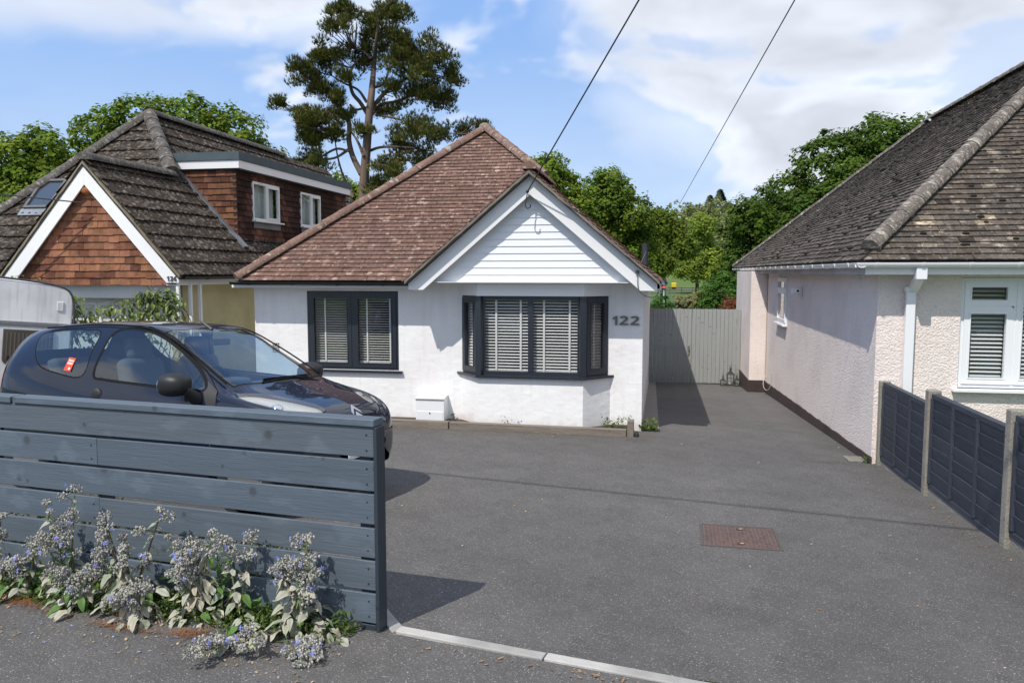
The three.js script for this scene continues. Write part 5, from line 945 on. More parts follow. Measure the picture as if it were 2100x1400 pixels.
  part(car, 'aerial', scl(join([rod(V(0.17, 1.4, 0.04), V(0.05, 1.47, 0.04), 0.016, 8, 0.01), rod(V(0.08, 1.455, 0.04), V(-0.38, 1.66, 0.04), 0.0042, 6)])), plain(0.06, 0.06, 0.06, 0.5));
  for (const q of [1, -1]) part(car, 'roof_gutter', scl(tube([V(-1.2, 1.385, q * 0.565), V(-0.5, 1.432, q * 0.575), V(0.05, 1.395, q * 0.575), V(0.4, 1.245, q * 0.605), V(0.85, 0.99, q * 0.66)], 0.008, 30, 5)), rubber);
  // orange sticker inside the rear side window
  {
    const c = document.createElement('canvas'); c.width = 96; c.height = 160; const x = c.getContext('2d'); x.fillStyle = '#e2431c'; x.fillRect(0, 0, 96, 160); x.strokeStyle = '#f6e6dc'; x.lineWidth = 6;
    for (let r = 0; r < 2; r++) for (let k = 0; k < 5; k++) { x.beginPath(); x.moveTo(12 + k * 15, 20 + r * 34); x.lineTo(18 + k * 15 - r * 3, 44 + r * 34); x.lineTo(24 + k * 15, 26 + r * 34 + (k % 2) * 8); x.stroke(); }
    x.fillStyle = '#fff'; x.beginPath(); x.arc(66, 130, 15, 0, 7); x.fill(); x.fillStyle = '#3a2a2a'; x.beginPath(); x.arc(68, 132, 6, 0, 7); x.fill();
    const t = new THREE.CanvasTexture(c); t.colorSpace = THREE.SRGBColorSpace;
    part(car, 'sticker', scl(flat(new THREE.PlaneGeometry(0.075, 0.12)).rotateX(-0.42).rotateZ(-0.12).translate(-0.74, 1.085, 0.735)), mat({ map: t, roughness: 0.5 }), 'orange sticker in the rear side window');
  }
  // cabin
  const cloth = plain(0.1, 0.105, 0.115, 0.95), dash = plain(0.07, 0.072, 0.078, 0.8);
  part(car, 'cabin_floor', scl(flat(new THREE.BoxGeometry(2.8, 0.03, 1.45).translate(-0.2, 0.3, 0))), cloth);
  part(car, 'dashboard', scl(mergeGeometries([new RoundedBoxGeometry(0.42, 0.3, 1.36, 2, 0.08).translate(0.72, 0.8, 0), new RoundedBoxGeometry(0.22, 0.1, 0.4, 2, 0.04).translate(0.6, 0.95, 0.34)])), dash);
  part(car, 'steering_wheel', scl(flat(new THREE.TorusGeometry(0.18, 0.017, 8, 30).rotateY(Math.PI / 2).rotateZ(-0.45).translate(0.4, 0.93, 0.36))), M.dark);
  for (const s of [1, -1]) {
    const st = part(car, 'front_seat', scl(mergeGeometries([new RoundedBoxGeometry(0.5, 0.16, 0.48, 2, 0.06).translate(0.05, 0.5, s * 0.36), new RoundedBoxGeometry(0.15, 0.66, 0.47, 2, 0.07).rotateZ(0.24).translate(-0.27, 0.82, s * 0.36)])), cloth);
    part(st, 'headrest', scl(flat(new RoundedBoxGeometry(0.1, 0.2, 0.27, 2, 0.05).rotateZ(0.2).translate(-0.36, 1.22, s * 0.36))), cloth);
  }
  part(car, 'rear_seat', scl(flat(new RoundedBoxGeometry(0.16, 0.6, 1.2, 2, 0.06).rotateZ(0.3).translate(-1.08, 0.82, 0))), cloth);
  part(car, 'driver_mirror', scl(flat(new RoundedBoxGeometry(0.03, 0.06, 0.22, 1, 0.012).translate(0.24, 1.29, 0))), M.dark);
  // wheels
  for (const [a, s] of [[1.12, 1], [1.12, -1], [-1.22, 1], [-1.22, -1]]) {
    const w = part(car, 'wheel', scl(flat(new THREE.TorusGeometry(0.215, 0.075, 12, 32).scale(1, 1, 1.15).translate(a, 0.285, s * 0.705))), plain(0.018, 0.018, 0.018, 0.9));
    part(w, 'rim', scl(flat(new THREE.CylinderGeometry(0.17, 0.17, 0.09, 28).rotateX(Math.PI / 2).translate(a, 0.285, s * 0.72))), plain(0.28, 0.28, 0.29, 0.4, { metalness: 0.6 }));
    part(car, 'wheel_arch', scl(flat(new THREE.CylinderGeometry(0.33, 0.33, 0.26, 26, 1, true).rotateX(Math.PI / 2).translate(a, 0.3, s * 0.66))), M.dark);
  }
  part(car, 'underbody', scl(flat(new THREE.BoxGeometry(3.1, 0.08, 1.3).translate(0, 0.24, 0))), M.dark);
}
// ------------------------------------------------------------------ slate-blue timber fence along the pavement
const FENCE_DIR = V(-0.9917, 0, -0.129), FENCE_A = V(-1.575, 0, -4.155), FENCE_ANG = Math.atan2(0.129, 0.9917);
{
  const f = thing('timber_fence', 'slate blue timber fence of wide horizontal boards with a flat cap', 'fence', [-1.575, -0.25, -4.155]);
  const R = rngOf(91), at = (g) => g.rotateY(-FENCE_ANG).translate(FENCE_A.x, 0, FENCE_A.z);   // x runs to the left as negative numbers, z towards the pavement
  const L = 6.4, joints = [[], [2.0], [4.1], [2.0], [4.2], [4.2]];
  for (let r = 0; r < 6; r++) {
    const y1 = 0.955 - r * 0.1955, cuts = [0, ...joints[r], L];
    for (let i = 0; i + 1 < cuts.length; i++) {
      const a = -cuts[i] - (i ? 0.002 : 0), b = -cuts[i + 1], g = rbox(a - b, 0.175, 0.021, 0.004, (a + b) / 2, y1 - 0.0875 + (R() - 0.5) * 0.004, -0.0105 + (R() - 0.5) * 0.004);
      g.rotateZ((R() - 0.5) * 0.0012); boxUV(g, 1, R() * 5, R() * 3); part(f, 'plank', at(g), M.fenceTones[(R() * 4) | 0]);
      for (const x of [a - 0.045, b + 0.045]) if (i || x === a - 0.045) for (const d of [0.045, -0.045]) part(f, 'screw', at(keep(new THREE.CylinderGeometry(0.005, 0.005, 0.002, 8).rotateX(Math.PI / 2).translate(x, y1 - 0.09 + d, 0.0015))), M.dark);
    }
  }
  part(f, 'cap', at(boxUV(rbox(2.7, 0.043, 0.115, 0.006, -1.34, 0.979, -0.045), 1, 2, 1)), M.fencePaint); part(f, 'cap', at(boxUV(rbox(L - 2.7, 0.043, 0.115, 0.006, -2.71 - (L - 2.7) / 2, 0.978, -0.045), 1, 0.4, 2.2)), M.fencePaint);
  part(f, 'end_post', at(boxUV(rbox(0.022, 1.24, 0.1, 0.004, 0.0125, 0.335, -0.045).rotateZ(Math.PI / 2), 1, 0.3).rotateZ(-Math.PI / 2)), M.fenceDark);
  for (const x of [-0.07, -2.0, -4.15, -6.2]) part(f, 'post', at(boxUV(rbox(0.075, 1.25, 0.07, 0.004, x, 0.325, -0.062).rotateZ(Math.PI / 2), 1, x).rotateZ(-Math.PI / 2)), M.fenceDark);
  part(f, 'post_foot', at(rbox(0.1, 0.12, 0.08, 0.008, -0.055, -0.27, -0.05)), M.fenceDark);
}
const fencePt = (s, out, y = null) => { const x = FENCE_A.x - s * 0.9917 - out * 0.129, z = FENCE_A.z - s * 0.129 + out * 0.9917; return V(x, y ?? 0.06 * z, z); };
// ------------------------------------------------------------------ borage along the foot of the fence
function leafGeo(len, wid, curl, fold, wave, R) {                     // a pointed oval leaf from the origin along +z, upper side +y
  const n = 6, g = new THREE.BufferGeometry(), p = [], c = [], ix = [], uv = [];
  for (let i = 0; i <= n; i++) { const t = i / n, w = wid * Math.pow(Math.sin(Math.PI * Math.pow(t, 0.8)), 0.8) * 0.5 + 0.002, z = len * t * (1 - 0.12 * curl * t), y = -curl * len * 0.5 * t * t + wave * Math.sin(t * 7) * 0.5;
    for (const s of [-1, -0.5, 0, 0.5, 1]) { p.push(s * w, y + fold * w * Math.abs(s) + wave * Math.sin(t * 9 + s * 2.5), z); const k = 0.86 + 0.2 * Math.abs(s) + (s === 0 ? -0.12 : 0); c.push(k, k, k); uv.push(t, s); } }
  for (let i = 0; i < n; i++) for (let j = 0; j < 4; j++) { const a = i * 5 + j; ix.push(a, a + 5, a + 6, a, a + 6, a + 1); }
  g.setAttribute('position', new THREE.Float32BufferAttribute(p, 3)); g.setAttribute('uv', new THREE.Float32BufferAttribute(uv, 2)); g.setAttribute('color', new THREE.Float32BufferAttribute(c, 3)); g.setIndex(ix); g.computeVertexNormals(); return flat(g);
}
const leafR = rngOf(101), LEAVES = [];
for (let i = 0; i < 8; i++) LEAVES.push(leafGeo(1, 0.42 + leafR() * 0.2, 0.5 + leafR() * 1.3, (leafR() - 0.25) * 0.8, 0.025 + leafR() * 0.05, leafR));
const LM = [[0.42, 0.42, 0.33], [0.5, 0.47, 0.37], [0.34, 0.37, 0.27], [0.43, 0.38, 0.28], [0.25, 0.31, 0.2], [0.54, 0.52, 0.45]].map((c) => phys({ color: lin(...c), vertexColors: true, roughness: 0.9, sheen: 0.4, sheenRoughness: 0.6, transmission: 0.18, thickness: 0 }));
const fresh = phys({ color: lin(0.1, 0.22, 0.03), vertexColors: true, roughness: 0.7, transmission: 0.3, thickness: 0 });
const stemMat = plain(0.17, 0.19, 0.08, 0.8), stemBrown = plain(0.16, 0.11, 0.07, 0.9), budMat = mat({ vertexColors: true, roughness: 0.95 }), petalMat = phys({ color: lin(0.2, 0.24, 0.74), roughness: 0.7, transmission: 0.2, thickness: 0, vertexColors: true });
function budCluster(c, r, n, R, flowers, soupB, soupF) {
  for (let i = 0; i < n; i++) {
    const th = R() * 6.283, ph = Math.acos(1 - 1.75 * R()), q = r * Math.pow(R(), 0.4), d = V(Math.sin(ph) * Math.cos(th), Math.cos(ph) * 0.8, Math.sin(ph) * Math.sin(th)), b = c.clone().addScaledVector(d, q), s = 0.0034 + R() * 0.0046, tone = 0.5 + 0.75 * R(), col = R() < 0.12 ? [0.2 * tone, 0.24 * tone, 0.16 * tone] : [0.4 * tone, 0.385 * tone, 0.355 * tone];
    const drop = V((R() - 0.5) * 0.6, -0.6 - R() * 0.7, (R() - 0.5) * 0.6).normalize(), e1 = drop.clone().cross(V(1, 0.3, 0.2)).normalize(), e2 = drop.clone().cross(e1), tip = b.clone().addScaledVector(drop, s * 1.9), top = b.clone().addScaledVector(drop, -s * 1.2), rim = [0, 1, 2, 3, 4].map((k) => b.clone().addScaledVector(e1, s * Math.cos(k * 1.2566)).addScaledVector(e2, s * Math.sin(k * 1.2566)).toArray());
    for (let k = 0; k < 5; k++) { soupB.tri(top.toArray(), rim[(k + 1) % 5], rim[k], [0, 0], [1, 0], [0, 1], col); soupB.tri(tip.toArray(), rim[k], rim[(k + 1) % 5], [0, 0], [1, 0], [0, 1], col); }
    if (R() < 0.75) { const a = b.clone().addScaledVector(drop, -s), m = c.clone().lerp(b, 0.45), w = e1.clone().multiplyScalar(0.0013); soupB.tri(a.clone().add(w).toArray(), a.clone().sub(w).toArray(), m.toArray(), [0, 0], [1, 0], [0, 1], [0.3, 0.27, 0.22]); soupB.tri(a.clone().add(e2.clone().multiplyScalar(0.0013)).toArray(), m.toArray(), a.clone().sub(e2.clone().multiplyScalar(0.0013)).toArray(), [0, 0], [1, 0], [0, 1], [0.3, 0.27, 0.22]); }
  }
  for (let i = 0; i < flowers; i++) {
    const th = R() * 6.283, c2 = c.clone().add(V(Math.cos(th) * r * 0.85, (R() - 0.1) * r, Math.abs(Math.sin(th)) * r)), nrm = V((R() - 0.5), R() * 0.7 - 0.1, 0.9).normalize(), e1 = nrm.clone().cross(V(0, 1, 0.1)).normalize(), e2 = nrm.clone().cross(e1), s = 0.011 + R() * 0.006, tn = 0.75 + R() * 0.5;
    for (let k = 0; k < 5; k++) { const a = k * 1.2566, dir = (q, m) => c2.clone().addScaledVector(e1, Math.cos(q) * s * m).addScaledVector(e2, Math.sin(q) * s * m).addScaledVector(nrm, m > 0.9 ? -0.003 : 0).toArray(), col = [tn, tn, tn]; soupF.tri(c2.toArray(), dir(a - 0.42, 0.55), dir(a, 1.1), [0, 0], [1, 0], [0, 1], col); soupF.tri(c2.toArray(), dir(a, 1.1), dir(a + 0.42, 0.55), [0, 0], [1, 0], [0, 1], col); }
  }
}
// out: metres in front of the fence, s: metres along it from the end post
function borage(label, s, out, H, seed, { stems = 4, leaves = 30, spread = 0.2, flop = 0, dens = 1, green = 0.15, flowers = 2 }) {
  const R = rngOf(seed), base = fencePt(s, out), t = thing('borage_plant', label, 'flowering plant', [base.x, base.y, base.z], undefined);
  const put = (o, q, dir, L, up) => { const z = dir.clone().normalize(), x = V(0, 1, 0).cross(z).normalize(), y = z.clone().cross(x); if (up) { x.applyAxisAngle(z, up); y.applyAxisAngle(z, up); } o.matrix.makeBasis(x.multiplyScalar(L), y.multiplyScalar(L), z.multiplyScalar(L)).setPosition(q.x - base.x, q.y - base.y, q.z - base.z); o.matrix.decompose(o.position, o.quaternion, o.scale); };
  const leaf = (q, dir, L, isFresh) => { const m = shade(new THREE.Mesh(LEAVES[(R() * 8) | 0], isFresh ? fresh : LM[(R() * R() * 6) | 0])); m.name = 'leaf'; put(m, q, dir, L, (R() - 0.5) * 1.2); t.add(m); };
  for (let k = 0; k < stems; k++) {
    const an = (k + R() * 0.7) / stems * 6.283, lean = spread * (0.35 + 0.65 * R()), h = H * (k === 0 ? 1 : 0.55 + 0.4 * R()), dx = Math.cos(an) * lean, dz = Math.abs(Math.sin(an)) * lean * (flop ? 1.2 : 0.6) + flop * 0.3;
    const pts = [base.clone().add(V((R() - 0.5) * 0.04, -0.01, (R() - 0.5) * 0.04)), base.clone().add(V(dx * 0.3, h * 0.35 * (1 - 0.5 * flop), dz * 0.3)), base.clone().add(V(dx * 0.7, h * 0.72 * (1 - 0.55 * flop), dz * 0.75)), base.clone().add(V(dx, h * (1 - 0.6 * flop), dz))];
    part(t, 'stem', taper(pts, [0.0095, 0.0075, 0.005, 0.003], 14, 6), R() < 0.3 ? stemBrown : stemMat);
    const c = new THREE.CatmullRomCurve3(pts), sb = new Soup(), sf = new Soup();
    const heads = 3 + ((R() * 3) | 0);
    for (let q = 0; q < heads; q++) {
      const u = 1 - q * 0.11 - R() * 0.05, p = c.getPointAt(clamp(u)), side = V((R() - 0.5) * 2, 0.35, R() * 1.2 - 0.3).normalize().multiplyScalar(q === 0 ? 0.01 : 0.035 + 0.055 * R()), e = p.clone().add(side);
      if (q) part(t, 'branch', taper([p, p.clone().lerp(e, 0.5).add(V(0, 0.012, 0)), e], [0.004, 0.003, 0.002], 5, 5), stemMat);
      budCluster(e, 0.022 + 0.034 * R(), Math.round((30 + 34 * R()) * dens), R, R() < 0.5 ? ((R() * flowers * 0.6 + 0.6) | 0) + (R() < 0.2 ? 1 : 0) : 0, sb, sf);
    }
    for (let q = 0; q < 5; q++) leaf(c.getPointAt(clamp(0.7 + 0.28 * R())), V((R() - 0.5) * 2, 0.5 - R() * 0.8, R()), 0.025 + 0.025 * R(), R() < 0.2);
    part(t, 'flower_head', sb.geo(), budMat); if (sf.p.length) part(t, 'blossom', sf.geo(), petalMat);
    const nl = 6 + ((R() * 5) | 0);
    for (let q = 0; q < nl; q++) { const u = 0.2 + 0.65 * R(), p = c.getPointAt(u), a = R() * 6.283; leaf(p, V(Math.cos(a), 0.35 - R() * 0.9, Math.sin(a) * 0.7 + 0.3), 0.05 + 0.065 * R() * (1.25 - u), R() < green * 0.6); }
  }
  for (let k = 0; k < leaves; k++) { const a = R() * 6.283, r = spread * (0.1 + 0.8 * R()), y = (0.02 + 0.3 * R() * R()) * (1 - 0.4 * flop), p = base.clone().add(V(Math.cos(a) * r, y, Math.max(-out * 0.7, Math.sin(a) * r * 0.75))); leaf(p, V(Math.cos(a) + (R() - 0.5), 0.5 - R() * 0.9, Math.sin(a) * 0.8 + 0.3 + (R() - 0.5)), 0.06 + 0.075 * R(), R() < green); }
}
{
  borage('bushy borage plant nearest the end post of the blue fence, tall with pale leaves', 0.42, 0.13, 0.6, 501, { stems: 7, leaves: 44, spread: 0.18, dens: 1.1, green: 0.06 });
  borage('sprawling borage stem fallen onto the pavement near the fence end', 0.64, 0.2, 0.34, 502, { stems: 4, leaves: 22, spread: 0.22, flop: 1, green: 0.25, flowers: 3 });
  borage('small borage sprig lying on the pavement beside the end post', 0.24, 0.17, 0.17, 503, { stems: 3, leaves: 8, spread: 0.12, flop: 1, green: 0.2, flowers: 3 });
  borage('dense borage clump with many pale leaves in the middle of the fence', 1.12, 0.15, 0.56, 504, { stems: 7, leaves: 44, spread: 0.2, dens: 1.2, green: 0.05 });
  borage('thin borage plant with one high grey flower head between two dense clumps', 0.87, 0.1, 0.54, 505, { stems: 2, leaves: 16, spread: 0.13, green: 0.15 });
  borage('large spreading borage with a broad grey-mauve flower head, widest of the row', 1.6, 0.17, 0.66, 506, { stems: 8, leaves: 46, spread: 0.25, dens: 1.4, green: 0.12 });
  borage('short borage with white crumpled leaves low in front of the widest plant', 1.4, 0.31, 0.26, 507, { stems: 4, leaves: 26, spread: 0.19, green: 0.08 });
  borage('tallest borage with long bare stems near the plank joint', 2.12, 0.14, 0.72, 508, { stems: 5, leaves: 34, spread: 0.2, dens: 0.9, green: 0.35, flowers: 3 });
  borage('low leafy borage between the tall bare-stemmed plant and the widest one', 1.88, 0.3, 0.3, 509, { stems: 4, leaves: 30, spread: 0.18, green: 0.3, flowers: 3 });
  borage('borage with violet flowers leaning out beyond the tall bare-stemmed plant', 2.42, 0.2, 0.42, 510, { stems: 5, leaves: 26, spread: 0.24, green: 0.35, flowers: 3 });
  borage('shaded dry borage standing at the far end of the fence row, last in the row', 2.74, 0.16, 0.5, 511, { stems: 4, leaves: 20, spread: 0.2, green: 0.1 });
}
function herb(name, label, cat, n, place, size, col, seed, kind, group) {                           // tiny leaves: cleavers, moss, weeds
  const R = rngOf(seed), s = new Soup();
  for (let i = 0; i < n; i++) {
    const p = place(R), L = size * (0.5 + R()), a = R() * 6.283, up = 0.1 + R() * 1.0, d = V(Math.cos(a), up, Math.sin(a)).normalize().multiplyScalar(L), w = V(-Math.sin(a), 0, Math.cos(a)).multiplyScalar(L * 0.24), k = 0.6 + R() * 0.7, yl = R(), c = [col[0] * k * (0.8 + 0.5 * yl), col[1] * k, col[2] * k];
    const q = p.clone().add(d), m = p.clone().addScaledVector(d, 0.5);
    s.tri(p.toArray(), m.clone().add(w).toArray(), q.toArray(), [0, 0], [1, 0], [0, 1], c); s.tri(p.toArray(), q.toArray(), m.clone().sub(w).toArray(), [0, 0], [1, 0], [0, 1], c);
  }
  return solo(name, s.geo(), M.leafThin, label, cat, kind, group);
}
herb('ground_cover', 'green weeds and moss creeping along the foot of the blue fence', 'weeds', 15000, (R) => { const s = Math.pow(R(), 0.7) * 3.0 + 0.1, o = 0.02 + R() * R() * (0.2 + 0.05 * s + 0.16 * vnoise(s * 3, 1, 0, 5)); return fencePt(s, o).add(V(0, R() * R() * 0.1, 0)); }, 0.032, [0.095, 0.16, 0.03], 601, 'stuff');
herb('weeds', 'yellow-green weeds growing behind the gaps of the blue fence', 'weeds', 5000, (R) => { const s = R() * 2.6 + 0.6; return fencePt(s, -0.16 - R() * 0.3).add(V(0, 0.02 + R() * (0.28 + 0.25 * vnoise(s * 4, 3, 0, 5)), 0)); }, 0.04, [0.13, 0.2, 0.03], 602, 'stuff');
{
  const tip = fencePt(1.0, 0.09); const R = rngOf(604), t = thing('fresh_sprig', 'bright green upright sprig among the grey borage', 'plant', [tip.x, tip.y, tip.z]);
  part(t, 'stem', taper([tip.clone(), tip.clone().add(V(0.01, 0.2, 0)), tip.clone().add(V(-0.01, 0.42, 0.02))], [0.006, 0.005, 0.003], 8, 6), stemMat);
  for (let i = 0; i < 16; i++) { const m = shade(new THREE.Mesh(LEAVES[i % 8], fresh)), a = i * 2.4, y = 0.14 + i * 0.017, L = 0.09 * (1.15 - i / 24); m.name = 'leaf'; const z = V(Math.cos(a), 0.7, Math.sin(a) + 0.2).normalize(), x = V(0, 1, 0).cross(z).normalize(), yy = z.clone().cross(x); m.matrix.makeBasis(x.multiplyScalar(L), yy.multiplyScalar(L), z.multiplyScalar(L)).setPosition(0, y, 0); m.matrix.decompose(m.position, m.quaternion, m.scale); t.add(m); }
}
// dry needles, twigs and bits on the ground
{
  const R = rngOf(611), s = new Soup();
  const bit = (p, L, w, col) => { const a = R() * 6.283, d = V(Math.cos(a) * L, 0.002 + R() * 0.006, Math.sin(a) * L), n = V(-Math.sin(a) * w, 0, Math.cos(a) * w); s.quad(p.clone().sub(n).toArray(), p.clone().add(n).toArray(), p.clone().add(d).add(n).toArray(), p.clone().add(d).sub(n).toArray(), col); };
  for (let i = 0; i < 3200; i++) { const q = 0.9 + R() * 2.2, o = 0.36 + (R() + R() + R() - 1.5) * 0.09 - 0.05 * (q - 1.6) + 0.03 * Math.sin(q * 5), k = 0.5 + R(); if (fbm(q * 5, o * 20, 0, 4, 2) < 0.5) continue; bit(fencePt(q, o).add(V(0, 0.012 + R() * 0.01, 0)), 0.03 + R() * 0.03, 0.0012, [0.24 * k, 0.1 * k, 0.035 * k]); }
  for (let i = 0; i < 260; i++) { const p = fencePt(R() * 3, 0.25 + R() * 0.5).add(V(0, 0.008, 0)), k = 0.5 + R(); bit(p, 0.006 + R() * 0.014, 0.003 + R() * 0.004, R() < 0.12 ? [0.3, 0.32, 0.6] : [0.3 * k, 0.22 * k, 0.13 * k]); }
  for (let i = 0; i < 300; i++) { const u = R(), e = R(), x = e < 0.4 ? lerp(-1.3, 2.6, u) : e < 0.7 ? 2.72 - R() * R() * 0.25 : lerp(-4.3, -0.5, u), z = e < 0.4 ? lerp(-4.05, -3.42, u) + 0.02 + R() * R() * 0.12 : e < 0.7 ? lerp(-10.6, -5.2, R()) : -12.22 + R() * R() * 0.2, k = 0.5 + R(); bit(V(x, 0.06 * z + 0.009, z), 0.008 + R() * 0.022, 0.002 + R() * 0.005, [0.26 * k, 0.15 * k, 0.07 * k]); }
  for (let i = 0; i < 70; i++) { const x = lerp(-2.6, 2.7, R()), z = lerp(-12, -4.3, R()), k = 0.5 + R(); bit(V(x, 0.06 * z + 0.006, z), 0.008 + R() * 0.02, 0.003 + R() * 0.005, R() < 0.5 ? [0.3 * k, 0.16 * k, 0.07 * k] : [0.4 * k, 0.33 * k, 0.22 * k]); }
  solo('debris', s.geo(), mat({ vertexColors: true, roughness: 0.9 }), 'dry needles, leaf bits and grit scattered on the asphalt', 'debris', 'stuff');
}
// weeds against the white house
const clump = (label, x, z, n, w, h, size, col, seed) => herb('weed', label, 'weed', n, (R) => V(x + (R() - 0.5) * w, 0.06 * z + 0.01 + R() * R() * h, z + (R() - 0.5) * 0.14), size, col, seed);
clump('patch of grass and weeds at the corner of the white bungalow', -0.13, -12.95, 260, 0.3, 0.2, 0.06, [0.15, 0.22, 0.045], 621);
clump('straggly weeds behind the upright timber block', -0.62, -12.62, 420, 0.5, 0.3, 0.05, [0.13, 0.2, 0.05], 622);
clump('thin dry weeds at the foot of the bay wall', -2.35, -12.44, 120, 0.34, 0.24, 0.035, [0.1, 0.1, 0.06], 623);
clump('small green weed beside the meter box', -3.4, -12.75, 70, 0.07, 0.2, 0.05, [0.07, 0.12, 0.04], 624);
clump('tiny green weed by the drain cover', 2.7, -10.72, 50, 0.06, 0.08, 0.04, [0.1, 0.2, 0.03], 625);
// lobes of the crowns (x, y, z, radius in metres) and the limbs of the pine (x, y, z, radius)
const CROWN = {
  oakL: [[-31.4,8.8,-40.8,2.15],[-28.8,9.4,-40.8,2.29],[-27.0,9.8,-42.3,2.15],[-24.3,9.3,-42.1,1.86],[-32.7,7.0,-40.1,1.72],[-23.1,8.2,-43.0,1.2],[-32.1,6.8,-43.0,2.29],[-27.5,7.3,-43.5,2.29],[-22.0,8.4,-43.7,0.46]],
  treeL: [[-30.3,6.8,-33.0,1.42],[-29.5,7.8,-33.9,0.99],[-30.6,5.0,-32.9,1.42],[-28.6,5.8,-33.3,0.99],[-29.3,4.5,-32.7,1.42]],
  oakA: [[-7.7,8.0,-51.6,1.36],[-6.6,7.2,-53.4,1.46],[-8.2,6.0,-52.8,1.62],[-5.4,5.7,-53.1,1.29],[-7.2,8.6,-52.8,0.97]],
  oakB: [[-4.1,7.6,-62.1,2.0],[-2.4,6.1,-62.7,1.85],[-5.3,5.6,-63.2,2.31],[-3.0,3.3,-63.8,2.31],[-4.7,2.5,-63.8,2.31],[-1.6,4.1,-64.2,1.54],[-3.9,8.8,-62.5,1.08]],
  oakC: [[0.6,6.5,-87.8,2.38],[-0.9,3.8,-87.5,2.38],[2.2,4.9,-87.5,1.85],[-0.3,1.5,-85.6,2.11],[1.5,2.8,-87.1,1.59],[-0.2,7.4,-86.2,1.59]],
  lime: [[6.6,6.4,-142.7,3.04],[4.9,2.9,-141.6,2.88],[9.2,2.9,-140.9,3.04],[7.2,9.2,-140.1,2.37],[10.8,0.8,-142.2,2.03],[4.1,0.4,-139.7,1.69],[7.9,0.4,-141.8,2.54]],
  darkR: [[7.8,6.2,-54.4,2.64],[10.3,8.3,-53.6,2.64],[13.2,9.5,-53.9,2.49],[16.5,9.9,-55.2,2.18],[6.3,3.6,-52.1,2.33],[9.1,4.2,-51.2,3.11],[5.4,1.8,-51.5,1.87],[4.6,4.0,-52.7,1.24],[5.0,5.7,-51.3,1.4],[11.6,5.9,-51.5,2.8],[4.0,0.5,-51.9,1.12],[3.2,0.1,-51.2,0.78]],
  pineF: [[-15.7,14.8,-39.1,0.65],[-14.3,15.1,-39.3,0.8],[-13.4,14.5,-39.3,0.75],[-14.9,14.2,-39.9,0.95],[-15.7,13.8,-38.7,0.65],[-12.8,13.5,-39.4,0.5],[-13.8,13.2,-39.0,0.6],[-15.3,13.2,-39.1,0.55],[-12.2,12.5,-39.2,0.85],[-11.2,12.6,-39.5,0.9],[-10.7,11.7,-40.0,0.6],[-11.8,11.5,-39.2,0.95],[-11.1,10.8,-39.7,0.65],[-12.2,10.7,-39.9,0.75],[-12.9,12.3,-39.0,0.65],[-17.7,12.1,-38.1,0.5],[-16.9,12.4,-38.3,0.7],[-17.7,11.6,-38.7,0.7],[-16.4,12.6,-38.9,0.55],[-17.1,11.0,-38.3,0.55],[-18.3,9.7,-38.0,0.55],[-17.3,9.4,-37.9,0.75],[-16.6,9.3,-38.4,0.7],[-18.7,10.1,-37.9,0.32],[-18.0,8.9,-38.3,0.6],[-17.3,8.5,-38.5,0.45],[-16.0,10.6,-38.9,0.35],[-16.3,8.7,-38.6,0.4]],
  pineS: [[-13.8,10.2,-39.5,0.65],[-12.7,9.3,-38.5,0.8],[-11.9,8.8,-39.0,0.8],[-10.9,8.8,-39.9,0.65],[-10.0,9.0,-39.9,0.5],[-9.1,9.3,-39.8,0.35],[-13.3,8.2,-39.5,0.8],[-11.9,7.7,-39.3,0.85],[-13.9,7.2,-39.1,0.75],[-14.2,6.3,-38.4,0.7],[-13.2,6.7,-38.5,0.65],[-17.7,7.7,-38.0,0.6],[-17.0,7.2,-37.9,0.5],[-18.4,7.3,-37.8,0.4],[-15.1,12.4,-39.4,0.5],[-15.5,11.5,-38.7,0.45],[-13.5,10.9,-38.8,0.45],[-15.9,9.8,-38.3,0.45],[-14.7,8.8,-38.5,0.4]],
  bushP: [[-22.9,7.9,-53.9,1.04],[-21.6,7.3,-53.4,0.98],[-20.2,7.3,-53.6,1.04],[-21.9,6.6,-52.8,1.04]],
};
